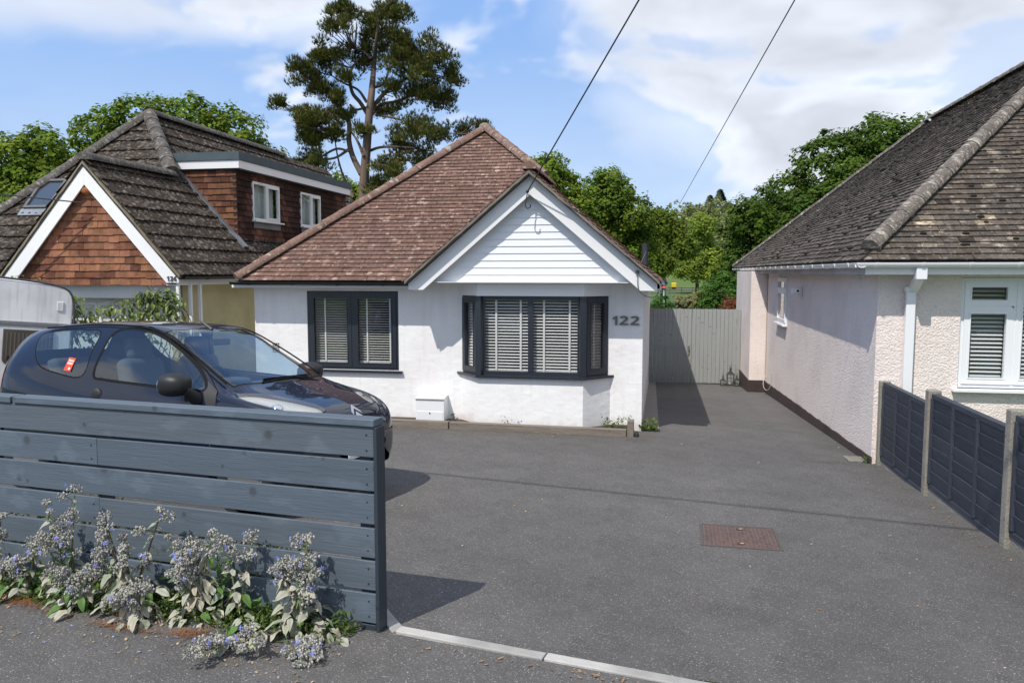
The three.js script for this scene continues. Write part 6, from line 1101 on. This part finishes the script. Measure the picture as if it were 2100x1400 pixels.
const PINE_LIMBS = [[[-14.7,3.98,-37.81,0.348],[-14.9,5.5,-38.44,0.299],[-14.85,6.73,-38.52,0.274],[-14.68,8.19,-38.46,0.236],[-14.5,9.74,-38.4,0.211],[-14.38,10.83,-38.47,0.187],[-14.59,12.53,-39.45,0.137],[-14.04,13.41,-38.38,0.1],[-13.74,14.58,-38.02,0.05]],[[-15.01,6.81,-38.51,0.199],[-15.53,7.79,-38.61,0.174],[-15.67,8.59,-38.53,0.162],[-15.58,9.3,-38.42,0.149],[-16.0,10.01,-38.63,0.124],[-16.53,10.49,-38.96,0.1],[-16.68,10.9,-38.37,0.075],[-17.7,11.61,-39.67,0.037]],[[-14.79,9.91,-38.84,0.149],[-15.18,10.48,-38.92,0.124],[-15.53,10.95,-38.77,0.112],[-15.56,11.88,-38.61,0.087],[-15.21,12.66,-38.9,0.05]],[[-14.68,10.13,-39.11,0.124],[-14.16,10.53,-38.79,0.124],[-13.63,11.19,-39.15,0.112],[-12.78,11.69,-39.35,0.087],[-11.8,12.06,-39.09,0.05]],[[-14.72,9.76,-39.06,0.112],[-14.15,10.35,-39.11,0.1],[-13.25,10.53,-39.16,0.087],[-12.36,10.87,-39.22,0.05]],[[-14.35,11.11,-38.63,0.1],[-14.06,11.44,-39.27,0.075],[-13.77,11.94,-39.19,0.062],[-13.97,12.74,-39.44,0.05]],[[-14.77,10.44,-38.8,0.1],[-15.13,11.01,-38.6,0.075],[-15.96,11.44,-38.74,0.062],[-16.66,11.86,-38.85,0.037]],[[-14.58,12.64,-38.94,0.075],[-14.95,13.01,-38.92,0.062],[-15.5,13.18,-38.98,0.037]],[[-14.27,13.05,-39.2,0.062],[-13.86,13.36,-39.51,0.05],[-13.3,13.42,-39.41,0.03]],[[-14.76,7.67,-38.24,0.112],[-15.15,8.44,-38.41,0.087],[-15.55,8.96,-38.59,0.05]],[[-15.7,8.12,-38.65,0.1],[-16.23,7.66,-38.26,0.075],[-16.99,7.48,-38.19,0.062],[-17.63,6.99,-38.1,0.037]],[[-15.53,7.92,-38.18,0.075],[-16.27,8.09,-38.36,0.075],[-17.24,7.6,-38.15,0.05],[-18.5,7.24,-37.98,0.03]],[[-14.76,8.01,-38.89,0.1],[-14.0,8.14,-38.59,0.075],[-12.85,8.17,-39.02,0.062],[-11.32,7.94,-39.07,0.037]],[[-14.59,7.17,-38.12,0.087],[-13.73,7.2,-38.53,0.062],[-13.19,6.86,-38.84,0.037]],[[-16.24,9.92,-39.01,0.075],[-16.46,9.91,-38.3,0.062],[-17.4,10.0,-38.34,0.05],[-18.62,10.38,-38.38,0.025]],[[-15.33,5.6,-38.16,0.1],[-16.1,7.01,-38.54,0.075],[-16.27,7.97,-38.37,0.05],[-16.43,8.98,-38.49,0.03]],[[-14.32,9.82,-38.82,0.075],[-13.08,9.56,-38.98,0.062],[-11.89,9.09,-39.28,0.045],[-10.13,8.82,-39.44,0.025]],[[-15.82,10.43,-39.18,0.075],[-15.24,10.04,-38.53,0.075],[-14.79,10.2,-38.84,0.075]]];
// ------------------------------------------------------------------ trees
// Leaves lie in clumps over the lobes of a crown; the sun makes the clumps light and dark.
function foliage(lobes, { clumps, per, size, clumpR, col, vary = 0.3, seed, sag = 0.25, flatn = 1, thin = 0 }) {
  const R = rngOf(seed), s = new Soup(), total = lobes.reduce((a, l) => a + l[3] * l[3], 0);
  for (const [cx, cy, cz, r] of lobes) {
    const n = Math.max(4, Math.round(clumps * r * r / total));
    for (let i = 0; i < n; i++) {
      const y = 1 - 1.75 * (i + R()) / n, ph = i * 2.39996 + R(), q = Math.sqrt(Math.max(0, 1 - y * y)), dep = R() < 0.2 ? 0.5 + 0.4 * R() : 0.84 + 0.24 * R(), c = [cx + Math.cos(ph) * q * r * dep, cy + y * r * dep * flatn, cz + Math.sin(ph) * q * r * dep], br = clumpR * (0.6 + 0.8 * R()), ct = 1 + (R() - 0.5) * 2 * vary, yel = R();
      const od = [Math.cos(ph) * q, y, Math.sin(ph) * q];
      for (let k = 0; k < per; k++) {
        const th = R() * 6.283, v = R() * 2 - 1, h = Math.sqrt(1 - v * v), rr = br * (0.45 + 0.6 * R()), d = [h * Math.cos(th), v, h * Math.sin(th)];
        const p = [c[0] + d[0] * rr, c[1] + d[1] * rr * 0.75 - sag * br * (R() - 0.2), c[2] + d[2] * rr];
        const nx = d[0] * 0.6 + od[0] * 0.5 + (R() - 0.5) * 1.1, ny = d[1] * 0.6 + od[1] * 0.4 + 0.55 + (R() - 0.5) * 0.8, nz = d[2] * 0.6 + od[2] * 0.5 + (R() - 0.5) * 1.1, nl = Math.hypot(nx, ny, nz) || 1, n3 = [nx / nl, ny / nl, nz / nl];
        const a = R() * 6.283, t0 = [Math.cos(a), (R() - 0.6) * 0.8, Math.sin(a)], dt = t0[0] * n3[0] + t0[1] * n3[1] + t0[2] * n3[2]; let t1 = t0.map((x, j) => x - dt * n3[j]); const tl = Math.hypot(...t1) || 1, L = size * (0.6 + 0.8 * R()); t1 = t1.map((x) => x / tl * L);
        const w = [n3[1] * t1[2] - n3[2] * t1[1], n3[2] * t1[0] - n3[0] * t1[2], n3[0] * t1[1] - n3[1] * t1[0]].map((x) => x * 0.36), tone = ct * (0.75 + 0.5 * R()), yy = clamp(yel * 0.7 + 0.3 * R());
        const cc = [col[0] * tone * (0.8 + 0.55 * yy), col[1] * tone * (0.9 + 0.2 * yy), col[2] * tone];
        const m = p.map((x, j) => x + t1[j] * 0.45), e = p.map((x, j) => x + t1[j]);
        s.tri(p, m.map((x, j) => x + w[j]), e, [0, 0], [1, 0], [0, 1], cc); s.tri(p, e, m.map((x, j) => x - w[j]), [0, 0], [1, 0], [0, 1], cc);
      }
    }
  }
  return s.geo();
}
function limbs(lobes, foot, r0, seed, forkY) {
  const R = rngOf(seed), list = [], fork = V(lerp(foot.x, lobes[0][0], 0.25), forkY, lerp(foot.z, lobes[0][2], 0.25));
  list.push(taper([foot, foot.clone().lerp(fork, 0.5).add(V((R() - 0.5) * 0.3, 0, 0)), fork], [r0 * 1.25, r0, r0 * 0.85], 10, 9));
  for (const [x, y, z, r] of lobes) { const e = V(x, y + r * 0.3, z); list.push(taper([fork, fork.clone().lerp(e, 0.35).add(V((R() - 0.5) * r * 0.4, r * 0.15, (R() - 0.5) * r * 0.4)), fork.clone().lerp(e, 0.7).add(V((R() - 0.5) * r * 0.5, 0, 0)), e], [r0 * 0.5, r0 * 0.33, r0 * 0.2, r0 * 0.06], 12, 6)); for (let k = 0; k < 3; k++) { const d = V((R() - 0.5) * 1.6, R() * 0.8, (R() - 0.5) * 1.6).multiplyScalar(r * 0.9), m = fork.clone().lerp(e, 0.6 + 0.2 * R()); list.push(taper([m, m.clone().add(d.clone().multiplyScalar(0.5)), m.clone().add(d)], [r0 * 0.16, r0 * 0.1, r0 * 0.03], 6, 5)); } }
  return join(list);
}
const mid = (l) => l.reduce((a, q) => [a[0] + q[0] / l.length, a[1] + q[1] / l.length, a[2] + q[2] / l.length], [0, 0, 0]);
function tree(name, label, lobes, foot, trunkR, o, bark = M.bark) {
  const y = landHeight(foot[0], foot[1]), t = thing(name, label, 'tree', [foot[0], y, foot[1]]);
  const deep = lobes.map(([x, yy, z, r], i) => [x, yy, z, r]);
  part(t, 'trunk', limbs(deep, V(foot[0], y - 0.1, foot[1]), trunkR, o.seed + 5, o.forkY ?? lerp(y, mid(lobes)[1], 0.45)), bark);
  part(t, 'crown', foliage(deep, o), o.mat ?? M.leafThin);
}
const back = (l, dz, s = 0.9) => [...l, ...l.filter((_, i) => i % 2 === 0).map(([x, y, z, r]) => [x + (x > 0 ? 0.6 : -0.6), y - r * 0.25, z - dz, r * s])];
tree('oak_tree', 'broad bright green tree rising behind the dark-roofed house', back(CROWN.oakL, 3), [-28.8, -43], 0.4, { clumps: 760, per: 62, size: 0.23, clumpR: 0.5, col: [0.14, 0.224, 0.017], seed: 701 });
tree('oak_tree', 'green tree with two domed tops beside the broad tree behind the dark-roofed house', back(CROWN.treeL, 2), [-29.6, -34], 0.3, { clumps: 420, per: 60, size: 0.2, clumpR: 0.42, col: [0.14, 0.224, 0.017], seed: 702 });
tree('oak_tree', 'bright green tree directly behind the white gable peak', back(CROWN.oakA, 2), [-6.8, -53], 0.3, { clumps: 330, per: 62, size: 0.23, clumpR: 0.5, col: [0.147, 0.232, 0.017], seed: 703 });
tree('oak_tree', 'rounded green oak above the flue pipe of the white bungalow', back(CROWN.oakB, 3), [-3.4, -64], 0.35, { clumps: 640, per: 62, size: 0.25, clumpR: 0.56, col: [0.123, 0.2, 0.017], seed: 704 });
tree('oak_tree', 'taller green tree further back between the oak and the pale lime', CROWN.oakC.map(([x, y, z, r]) => [x, y + (y < 3 ? 1.5 : -0.3), z, r * 0.86]), [0.6, -88], 0.3, { clumps: 420, per: 55, size: 0.3, clumpR: 0.68, col: [0.123, 0.192, 0.018], seed: 705 });
tree('lime_tree', 'pale yellow-green small tree with a clear trunk on the park lawn', CROWN.lime.map(([x, y, z, r]) => [x, y + (y < 1 ? 1.7 : 0.6), z, r * 0.92]), [6.6, -142], 0.32, { clumps: 330, per: 56, size: 0.38, clumpR: 0.85, col: [0.188, 0.28, 0.036], seed: 706, forkY: 0.6 });
tree('oak_tree', 'large dark green tree towering behind the pink bungalow', back(CROWN.darkR.map(([x, y, z, r], i) => [x + 0.6, y - (x < 8 && y > 2 ? 0.5 : 0.1), z, r * 0.93]), 4), [9.5, -53], 0.5, { clumps: 1250, per: 66, size: 0.23, clumpR: 0.52, col: [0.070, 0.135, 0.011], seed: 707 });
tree('young_tree', 'light green young tree behind the foot of the pine', CROWN.bushP, [-21.5, -53.5], 0.12, { clumps: 150, per: 30, size: 0.22, clumpR: 0.5, col: [0.164, 0.248, 0.027], seed: 708 });
// trees and shrubs just beyond the gate
const shrub = (name, label, lobes, o) => { const m = mid(lobes), y = landHeight(m[0], m[2]), t = thing(name, label, 'shrub', [m[0], y, m[2]]); part(t, 'stems', limbs(lobes, V(m[0], y, m[2]), 0.05, o.seed, lerp(y, m[1], 0.4)), M.bark); part(t, 'foliage', foliage(lobes, o), M.leafThin); };
shrub('shrub', 'dark glossy shrub beyond the gate against the white bungalow', [[0.15, 0.5, -30.5, 0.42], [0.42, 0.2, -30.4, 0.36], [-0.1, 0.2, -30.6, 0.4]], { clumps: 60, per: 40, size: 0.085, clumpR: 0.16, col: [0.045, 0.13, 0.012], seed: 711 });
shrub('grassy_shrub', 'straw-coloured feathery shrub beyond the gate', [[1.2, 0.3, -33, 0.5], [1.75, 0.45, -32.7, 0.5], [2.0, 0.1, -32.8, 0.4]], { clumps: 70, per: 30, size: 0.15, clumpR: 0.25, col: [0.2, 0.2, 0.075], seed: 712, sag: -0.4 });
shrub('shrub', 'leafy green bush beyond the gate under the large dark tree', [[2.1, 1.0, -29.5, 0.6], [2.5, 0.7, -29, 0.6], [1.75, 0.35, -29.3, 0.45], [2.4, 1.4, -29.8, 0.45]], { clumps: 130, per: 45, size: 0.1, clumpR: 0.2, col: [0.06, 0.15, 0.015], seed: 713 });
shrub('shrub', 'reddish-leaved shrub beyond the gate beside the pink wall', [[2.35, 0.75, -26.6, 0.26], [2.2, 0.5, -26.5, 0.22]], { clumps: 26, per: 30, size: 0.07, clumpR: 0.12, col: [0.26, 0.09, 0.045], seed: 714 });
// ------------------------------------------------------------------ the tall Scots pine
{
  const t = thing('pine_tree', 'tall Scots pine with reddish trunk and open crown behind the bungalows', 'tree', [-14.7, -1.95, -38.2]);
  const lines = PINE_LIMBS.map((l) => [l.map((q) => V(q[0], q[1], q[2])), l.map((q) => q[3])]);
  const R = rngOf(721);
  part(t, 'trunk', taper([V(-14.5, -2.1, -37.8), V(-14.55, 1, -37.8), ...lines[0][0]], [0.42, 0.38, ...lines[0][1]], 46, 10), M.pineBark);
  for (const [p, r] of lines.slice(1)) part(t, 'limb', taper(p, r.map((q) => q * 0.82), 26, 7), M.pineBark);
  const lobes = [...CROWN.pineF.map((l) => [...l, 1]), ...CROWN.pineS.map((l) => [...l, 0.62])].map(([x, y, z, r, d]) => [x + (R() - 0.5) * 0.2, y + (R() - 0.5) * 0.2, z + (R() - 0.5) * 2.4, r * 1.06, d]);
  const sprays = []; for (const [x, y, z, r, d] of lobes) { const n = 16; for (let i = 0; i < n; i++) { const th = R() * 6.283, v = R() * 1.7 - 0.75, hh = Math.sqrt(Math.max(0, 1 - v * v)), q = r * (0.25 + 1.0 * R()); sprays.push([x + Math.cos(th) * hh * q * 1.15, y + v * q * 0.95, z + Math.sin(th) * hh * q * 1.15, 0.1 + r * (0.16 + 0.2 * R()), d]); } }
  // twigs from the nearest limb into each lobe
  const pts = lines.flatMap(([p, r]) => new THREE.CatmullRomCurve3(p).getPoints(24).slice(4)), tw = [];
  for (const [x, y, z, r] of lobes) { const c = V(x, y, z); let best = pts[0], bd = 1e9; for (const p of pts) { const d = p.distanceTo(c) + Math.max(0, p.y - y) * 0.8; if (d < bd) { bd = d; best = p; } }
    for (let k = 0; k < 9; k++) { const e = c.clone().add(V((R() - 0.5) * 1.9 * r, (R() - 0.4) * 1.4 * r, (R() - 0.5) * 1.7 * r)); tw.push(taper([best, best.clone().lerp(e, 0.5).add(V((R() - 0.5) * 0.2, -0.08 * bd, 0)), e], [0.03, 0.02, 0.007], 6, 4)); } }
  part(t, 'twigs', join(tw), M.pineBark);
  const s = new Soup();
  for (const [x, y, z, r, den] of sprays) {
    const nt = Math.round(420 * den * r * r) + 7;
    for (let i = 0; i < nt; i++) {
      const th = R() * 6.283, v = R() * 2 - 1, h = Math.sqrt(1 - v * v), q = r * (0.35 + 0.75 * Math.pow(R(), 0.6)), edge = R() < 0.22 ? 1.1 + 0.35 * R() : 1, c = [x + h * Math.cos(th) * q * 1.15 * edge, y + v * q * 0.85 + 0.05, z + h * Math.sin(th) * q * 1.1], tone = 0.7 + 0.6 * R(), col = [0.125 * tone * (R() < 0.35 ? 1.4 : 1), 0.15 * tone, 0.042 * tone], ax = [h * Math.cos(th) * 0.7, 0.75 + v * 0.35, h * Math.sin(th) * 0.7];
      for (let k = 0; k < 11; k++) { const a = R() * 6.283, sp = 0.95 * R(), d = [ax[0] + Math.cos(a) * sp, ax[1] + (R() - 0.5) * sp, ax[2] + Math.sin(a) * sp], l = Math.hypot(...d), L = 0.15 + 0.11 * R(), e = c.map((m, j) => m + d[j] / l * L), w = [d[2], 0.25 * d[0], -d[0]], wl = Math.hypot(...w) || 1, ww = w.map((m) => m / wl * 0.014); s.tri(c.map((m, j) => m - ww[j]), c.map((m, j) => m + ww[j]), e, [0, 0], [1, 0], [0, 1], col); }
    }
  }
  part(t, 'crown', s.geo(), phys({ vertexColors: true, roughness: 0.85, specularIntensity: 0.25 }));
}
// ------------------------------------------------------------------ wooded hill: a mass of far trees, and two conifers on top
{
  const R = rngOf(731), lobes = [];
  for (let i = 0; i < 330; i++) { const x = -150 + R() * 330, z = -225 - R() * 120, r = 3.6 + R() * 3.4; if (x > -2 && x < 17 && z > -235) continue; if (x > -30 && x < 40 && z < -318) continue; lobes.push([x, landHeight(x, z) + r * 0.7, z, r]); }
  solo('far_wood', foliage(lobes, { clumps: 8200, per: 12, size: 1.3, clumpR: 1.4, col: [0.21, 0.26, 0.085], vary: 0.4, seed: 732 }), M.leafThin, 'pale olive woodland covering the hill beyond the park', 'woodland', 'stuff');
  const con = (label, x, z, h, w, seed) => {
    const y = landHeight(x, z), t = thing('conifer_tree', label, 'tree', [x, y, z]), Q = rngOf(seed), s = new Soup();
    part(t, 'trunk', taper([V(x, y, z), V(x, y + h * 0.5, z), V(x, y + h * 0.98, z)], [0.5, 0.3, 0.04], 8, 6), M.bark);
    for (let i = 0; i < 2600; i++) { const u = Q(), yy = y + h * (0.12 + 0.88 * u), rr = w * (1 - u) * (0.5 + 0.6 * Q()) + 0.1, a = Q() * 6.283, c = [x + Math.cos(a) * rr, yy, z + Math.sin(a) * rr], L = 0.7 + Q() * 0.7, d = [Math.cos(a) * L, -0.35 * L, Math.sin(a) * L], k = 0.6 + Q() * 0.7, n = [-Math.sin(a) * 0.3, 0.1, Math.cos(a) * 0.3]; s.tri(c.map((m, j) => m - n[j]), c.map((m, j) => m + n[j]), c.map((m, j) => m + d[j]), [0, 0], [1, 0], [0, 1], [0.09 * k, 0.115 * k, 0.062 * k]); }
    part(t, 'crown', s.geo(), mat({ vertexColors: true, roughness: 0.8 }));
  };
  con('grey-green conifer spire standing above the far wood', 24.8, -344, 17.5, 7.5, 741); con('slightly shorter conifer at the shoulder of the far spire', 20.8, -345, 15.2, 6, 742);
  const far = (label, x, z, r, seed) => tree('round_tree', label, [[x, landHeight(x, z) + r * 1.2, z, r], [x + r * 0.8, landHeight(x, z) + r, z, r * 0.7]], [x, z], 0.4, { clumps: 120, per: 24, size: 0.9, clumpR: 1.1, col: [0.1, 0.15, 0.035], seed });
  far('olive tree on the hill crest below the far conifers', 14, -318, 4, 745); far('dull green tree on the hill slope above the pale lime', 17, -262, 4, 746);
}
// ------------------------------------------------------------------ climbing plant over the porch of the tile-hung house
{
  const R = rngOf(751), t = thing('climbing_plant', 'glossy green climber covering the porch windows under the tile-hung gable', 'climbing plant', [-10, -0.7, -12.2]);
  const spots = [[-11.1, 1.0, 0.28], [-10.7, 0.95, 0.3], [-10.5, 1.32, 0.22], [-10.2, 1.3, 0.18], [-8.3, 1.45, 0.13], [-8.15, 1.3, 0.14], [-8.6, 1.4, 0.16], [-10.4, 0.95, 0.32], [-10.1, 0.9, 0.32], [-9.8, 1.0, 0.3], [-9.5, 1.0, 0.34], [-9.2, 1.05, 0.33], [-8.95, 1.15, 0.32], [-8.75, 1.3, 0.25], [-8.6, 1.0, 0.3], [-8.3, 1.2, 0.2], [-8.2, 0.95, 0.22], [-10.5, 0.5, 0.5], [-9.8, 0.5, 0.5], [-9.1, 0.5, 0.5], [-8.5, 0.5, 0.4]];
  part(t, 'stem', join(spots.map(([x, y], i) => tube([V(x * 0.3 - 6.6, -0.8, -12.3), V(x + 0.2, y - 0.5, -12.35), V(x, y, -12.3), V(x - 0.15, y + 0.2, -12.25)], 0.008, 12, 5))), plain(0.1, 0.07, 0.045, 0.9));
  const geos = [0, 1, 2, 3].map((i) => leafGeo(1, 0.36 + 0.05 * i, 0.4 + 0.2 * i, 0.3, 0.01, leafR)), greens = [[0.17, 0.235, 0.04], [0.12, 0.18, 0.03], [0.23, 0.26, 0.07], [0.085, 0.14, 0.025]].map((c) => phys({ color: lin(...c), vertexColors: true, roughness: 0.5, transmission: 0.25, thickness: 0 })), rest = new Soup();
  let made = 0; const soft = [];
  for (let i = 0; i < 1350; i++) {
    const [x, y, r] = spots[(R() * spots.length) | 0], th = R() * 6.283, q = r * Math.sqrt(R()), p = V(x + Math.cos(th) * q * 1.1, y + Math.sin(th) * q * 0.9, -12.28 + R() * 0.26), a = R() * 6.283, z = V(Math.cos(a) * 1.1, 0.25 - R() * 1.3, 0.2 + R() * 0.7).normalize(), xx = V(0, 1, 0).cross(z).normalize(), yy = z.clone().cross(xx), L = 0.08 + R() * 0.08;
    const m4 = new THREE.Matrix4().makeBasis(xx.multiplyScalar(L), yy.multiplyScalar(L), z.multiplyScalar(L)).setPosition(p);
    if (p.z > -12.08 && p.y > 0.75 && made < 260) { made++; const m = shade(new THREE.Mesh(geos[i % 4], greens[(R() * 4) | 0])); m.name = 'leaf'; m4.setPosition(p.x + 10, p.y + 0.7, p.z + 12.2); m4.decompose(m.position, m.quaternion, m.scale); t.add(m); } else soft.push(geos[i % 4].clone().applyMatrix4(m4));
  }
  part(t, 'leaves', (() => { const g = mergeGeometries(soft.map((q) => { q.deleteAttribute('color'); return q; })); return g; })(), phys({ color: lin(0.13, 0.19, 0.032), roughness: 0.5, transmission: 0.15, thickness: 0 })).userData.kind = 'stuff';
  const e = thing('climbing_plant', 'few climber shoots over the caravan roof edge at the gable foot', 'climbing plant', [-11.4, 1.6, -12.2]);
  for (let i = 0; i < 34; i++) { const p = V(-11.75 + R() * 0.9, 1.62 + R() * 0.22 * (1 - i / 50), -12.35 + R() * 0.1), a = R() * 6.283, z = V(Math.cos(a), -0.3 + R() * 0.5, 0.5).normalize(), xx = V(0, 1, 0).cross(z).normalize(), yy = z.clone().cross(xx), L = 0.1; const m = shade(new THREE.Mesh(geos[i % 4], greens[i % 4])); m.name = 'leaf'; new THREE.Matrix4().makeBasis(xx.multiplyScalar(L), yy.multiplyScalar(L), z.multiplyScalar(L)).setPosition(p.x + 11.4, p.y - 1.6, p.z + 12.2).decompose(m.position, m.quaternion, m.scale); e.add(m); }
}
// ------------------------------------------------------------------ overhead cables
const sagged = (a, b, sag, r, n = 40) => { const p = []; for (let i = 0; i <= n; i++) { const t = i / n; p.push(a.clone().lerp(b, t).add(V(0, -4 * sag * t * (1 - t), 0))); } return tube(p, r, n, 5); };
const cableEnd = V(2.46, 8.24, -6.14);
solo('overhead_cable', sagged(V(-2.03, 3.08, -12.2), V(-2.03, 3.08, -12.2).lerp(cableEnd, 2.4), 0.0, 0.0105), M.cable, 'black overhead cable running up from the white gable hook', 'cable');
solo('overhead_cable', sagged(V(1.57, 7.59, -72.3), V(1.57, 7.59, -72.3).lerp(V(4.01, 9.48, -7.56), 1.12), 0.0, 0.018), M.cable, 'thin overhead cable crossing the sky over the gap between the bungalows', 'cable');
solo('overhead_cable', sagged(V(-34, 7.2, -10.4), V(30, 7.2, 4.15), 0.35, 0.02), M.cable, 'overhead cable along the road whose shadow crosses the driveway', 'cable');
solo('overhead_cable', sagged(V(-10.03, 3.05, -12.38), V(-22, 4.6, -6), 0.1, 0.012), M.cable, 'black cable reaching the peak of the tile-hung gable', 'cable');
// ------------------------------------------------------------------ the far park: railings, climbing net, parked car, yellow van, park trees
{
  const f = thing('railings', 'low black railings across the far park lawn', 'railings', [10, -1.95, -144]);
  const A = V(-6, -1.95, -140), B = V(24, -1.95, -147.5), n = 40, bars = [];
  part(f, 'rail', rod(A.clone().add(V(0, 1.0, 0)), B.clone().add(V(0, 1.0, 0)), 0.035, 5), M.dark); part(f, 'rail', rod(A.clone().add(V(0, 0.2, 0)), B.clone().add(V(0, 0.2, 0)), 0.03, 5), M.dark);
  for (let i = 0; i <= 150; i++) { const p = A.clone().lerp(B, i / 150); bars.push(rod(p, p.clone().add(V(0, i % 10 ? 1.0 : 1.12, 0)), i % 10 ? 0.016 : 0.045, 4)); }
  part(f, 'bars', join(bars), M.dark).userData.kind = 'stuff';
}
{
  const x = 0.56, z = -81.5, y = landHeight(x, z), t = thing('climbing_net', 'playground rope climbing pyramid with red cap on its mast', 'climbing frame', [x, y, z]);
  part(t, 'mast', rod(V(x, y, z), V(x, 0.3, z), 0.12, 8, 0.09), plain(0.6, 0.6, 0.58, 0.5)); part(t, 'cap', flat(new THREE.ConeGeometry(0.32, 0.25, 12)).translate(x, 0.36, z), plain(0.5, 0.06, 0.04, 0.5));
  const ropes = [], ringsY = [0.25, 0.5, 0.75]; for (let i = 0; i < 8; i++) { const a = i / 8 * 6.283, e = V(x + Math.cos(a) * 2.0, y, z + Math.sin(a) * 2.0); ropes.push(rod(V(x, 0.25, z), e, 0.02, 4)); for (const q of ringsY) { const b = (i + 1) / 8 * 6.283, e2 = V(x + Math.cos(b) * 2.0, y, z + Math.sin(b) * 2.0), top = V(x, 0.25, z); ropes.push(rod(top.clone().lerp(e, q), top.clone().lerp(e2, q), 0.016, 4)); } }
  part(t, 'rope_net', join(ropes), plain(0.08, 0.2, 0.14, 0.8));
}
function farVehicle(label, category, x, z, turn, color, L, H) {
  const y = landHeight(x, z) + 0.1, t = thing(category === 'van' ? 'far_van' : 'far_car', label, category, [x, y, z]); BASE.set(t, V(0, 0, 0)); t.rotation.y = turn;
  const s = new THREE.Shape(), van = category === 'van', p = van ? [[-L / 2, 0.3], [L / 2, 0.3], [L / 2, 1.0], [L / 2 - 0.5, 1.15], [L / 2 - 1.0, H], [-L / 2, H]] : [[-L / 2, 0.3], [L / 2, 0.3], [L / 2, 0.75], [L / 2 - 1.1, 0.92], [L / 2 - 1.8, H], [-L / 2 + 0.8, H], [-L / 2 + 0.1, 0.95]];
  p.forEach(([a, b], i) => i ? s.lineTo(a, b) : s.moveTo(a, b));
  part(t, 'body', boxUV(new THREE.ExtrudeGeometry(s, { depth: 1.6, bevelEnabled: true, bevelSize: 0.06, bevelThickness: 0.08, bevelSegments: 2 }).translate(0, 0, -0.8)), phys({ color, roughness: 0.3, clearcoat: 1 }));
  part(t, 'side_window', span(van ? L / 2 - 1.6 : -L / 2 + 0.9, van ? L / 2 - 0.8 : L / 2 - 1.7, H - 0.5, H - 0.12, -0.9, 0.9), M.dark);
  for (const a of [-L * 0.3, L * 0.3]) for (const b of [-0.8, 0.8]) part(t, 'wheel', flat(new THREE.CylinderGeometry(0.31, 0.31, 0.2, 16).rotateX(Math.PI / 2).translate(a, 0.3, b)), M.dark);
}
farVehicle('red car parked far off on the park road', 'car', -1.2, -175.5, 0.05, lin(0.45, 0.012, 0.015), 4.2, 1.45);
{
  const x = 3.35, z = -178, y = landHeight(x, z), t = thing('grit_bin', 'small yellow grit bin beside the far park road', 'grit bin', [x, y, z]), ye = plain(0.62, 0.44, 0.015, 0.5);
  part(t, 'body', rbox(1.0, 0.75, 0.7, 0.06, x, y + 0.85, z), ye); part(t, 'lid', boxUV(rbox(1.08, 0.14, 0.8, 0.05).rotateX(0.25).translate(x, y + 1.3, z)), ye); part(t, 'base', rbox(0.9, 0.5, 0.6, 0.03, x, y + 0.25, z), M.dark);
}
renderer.render(scene, camera);
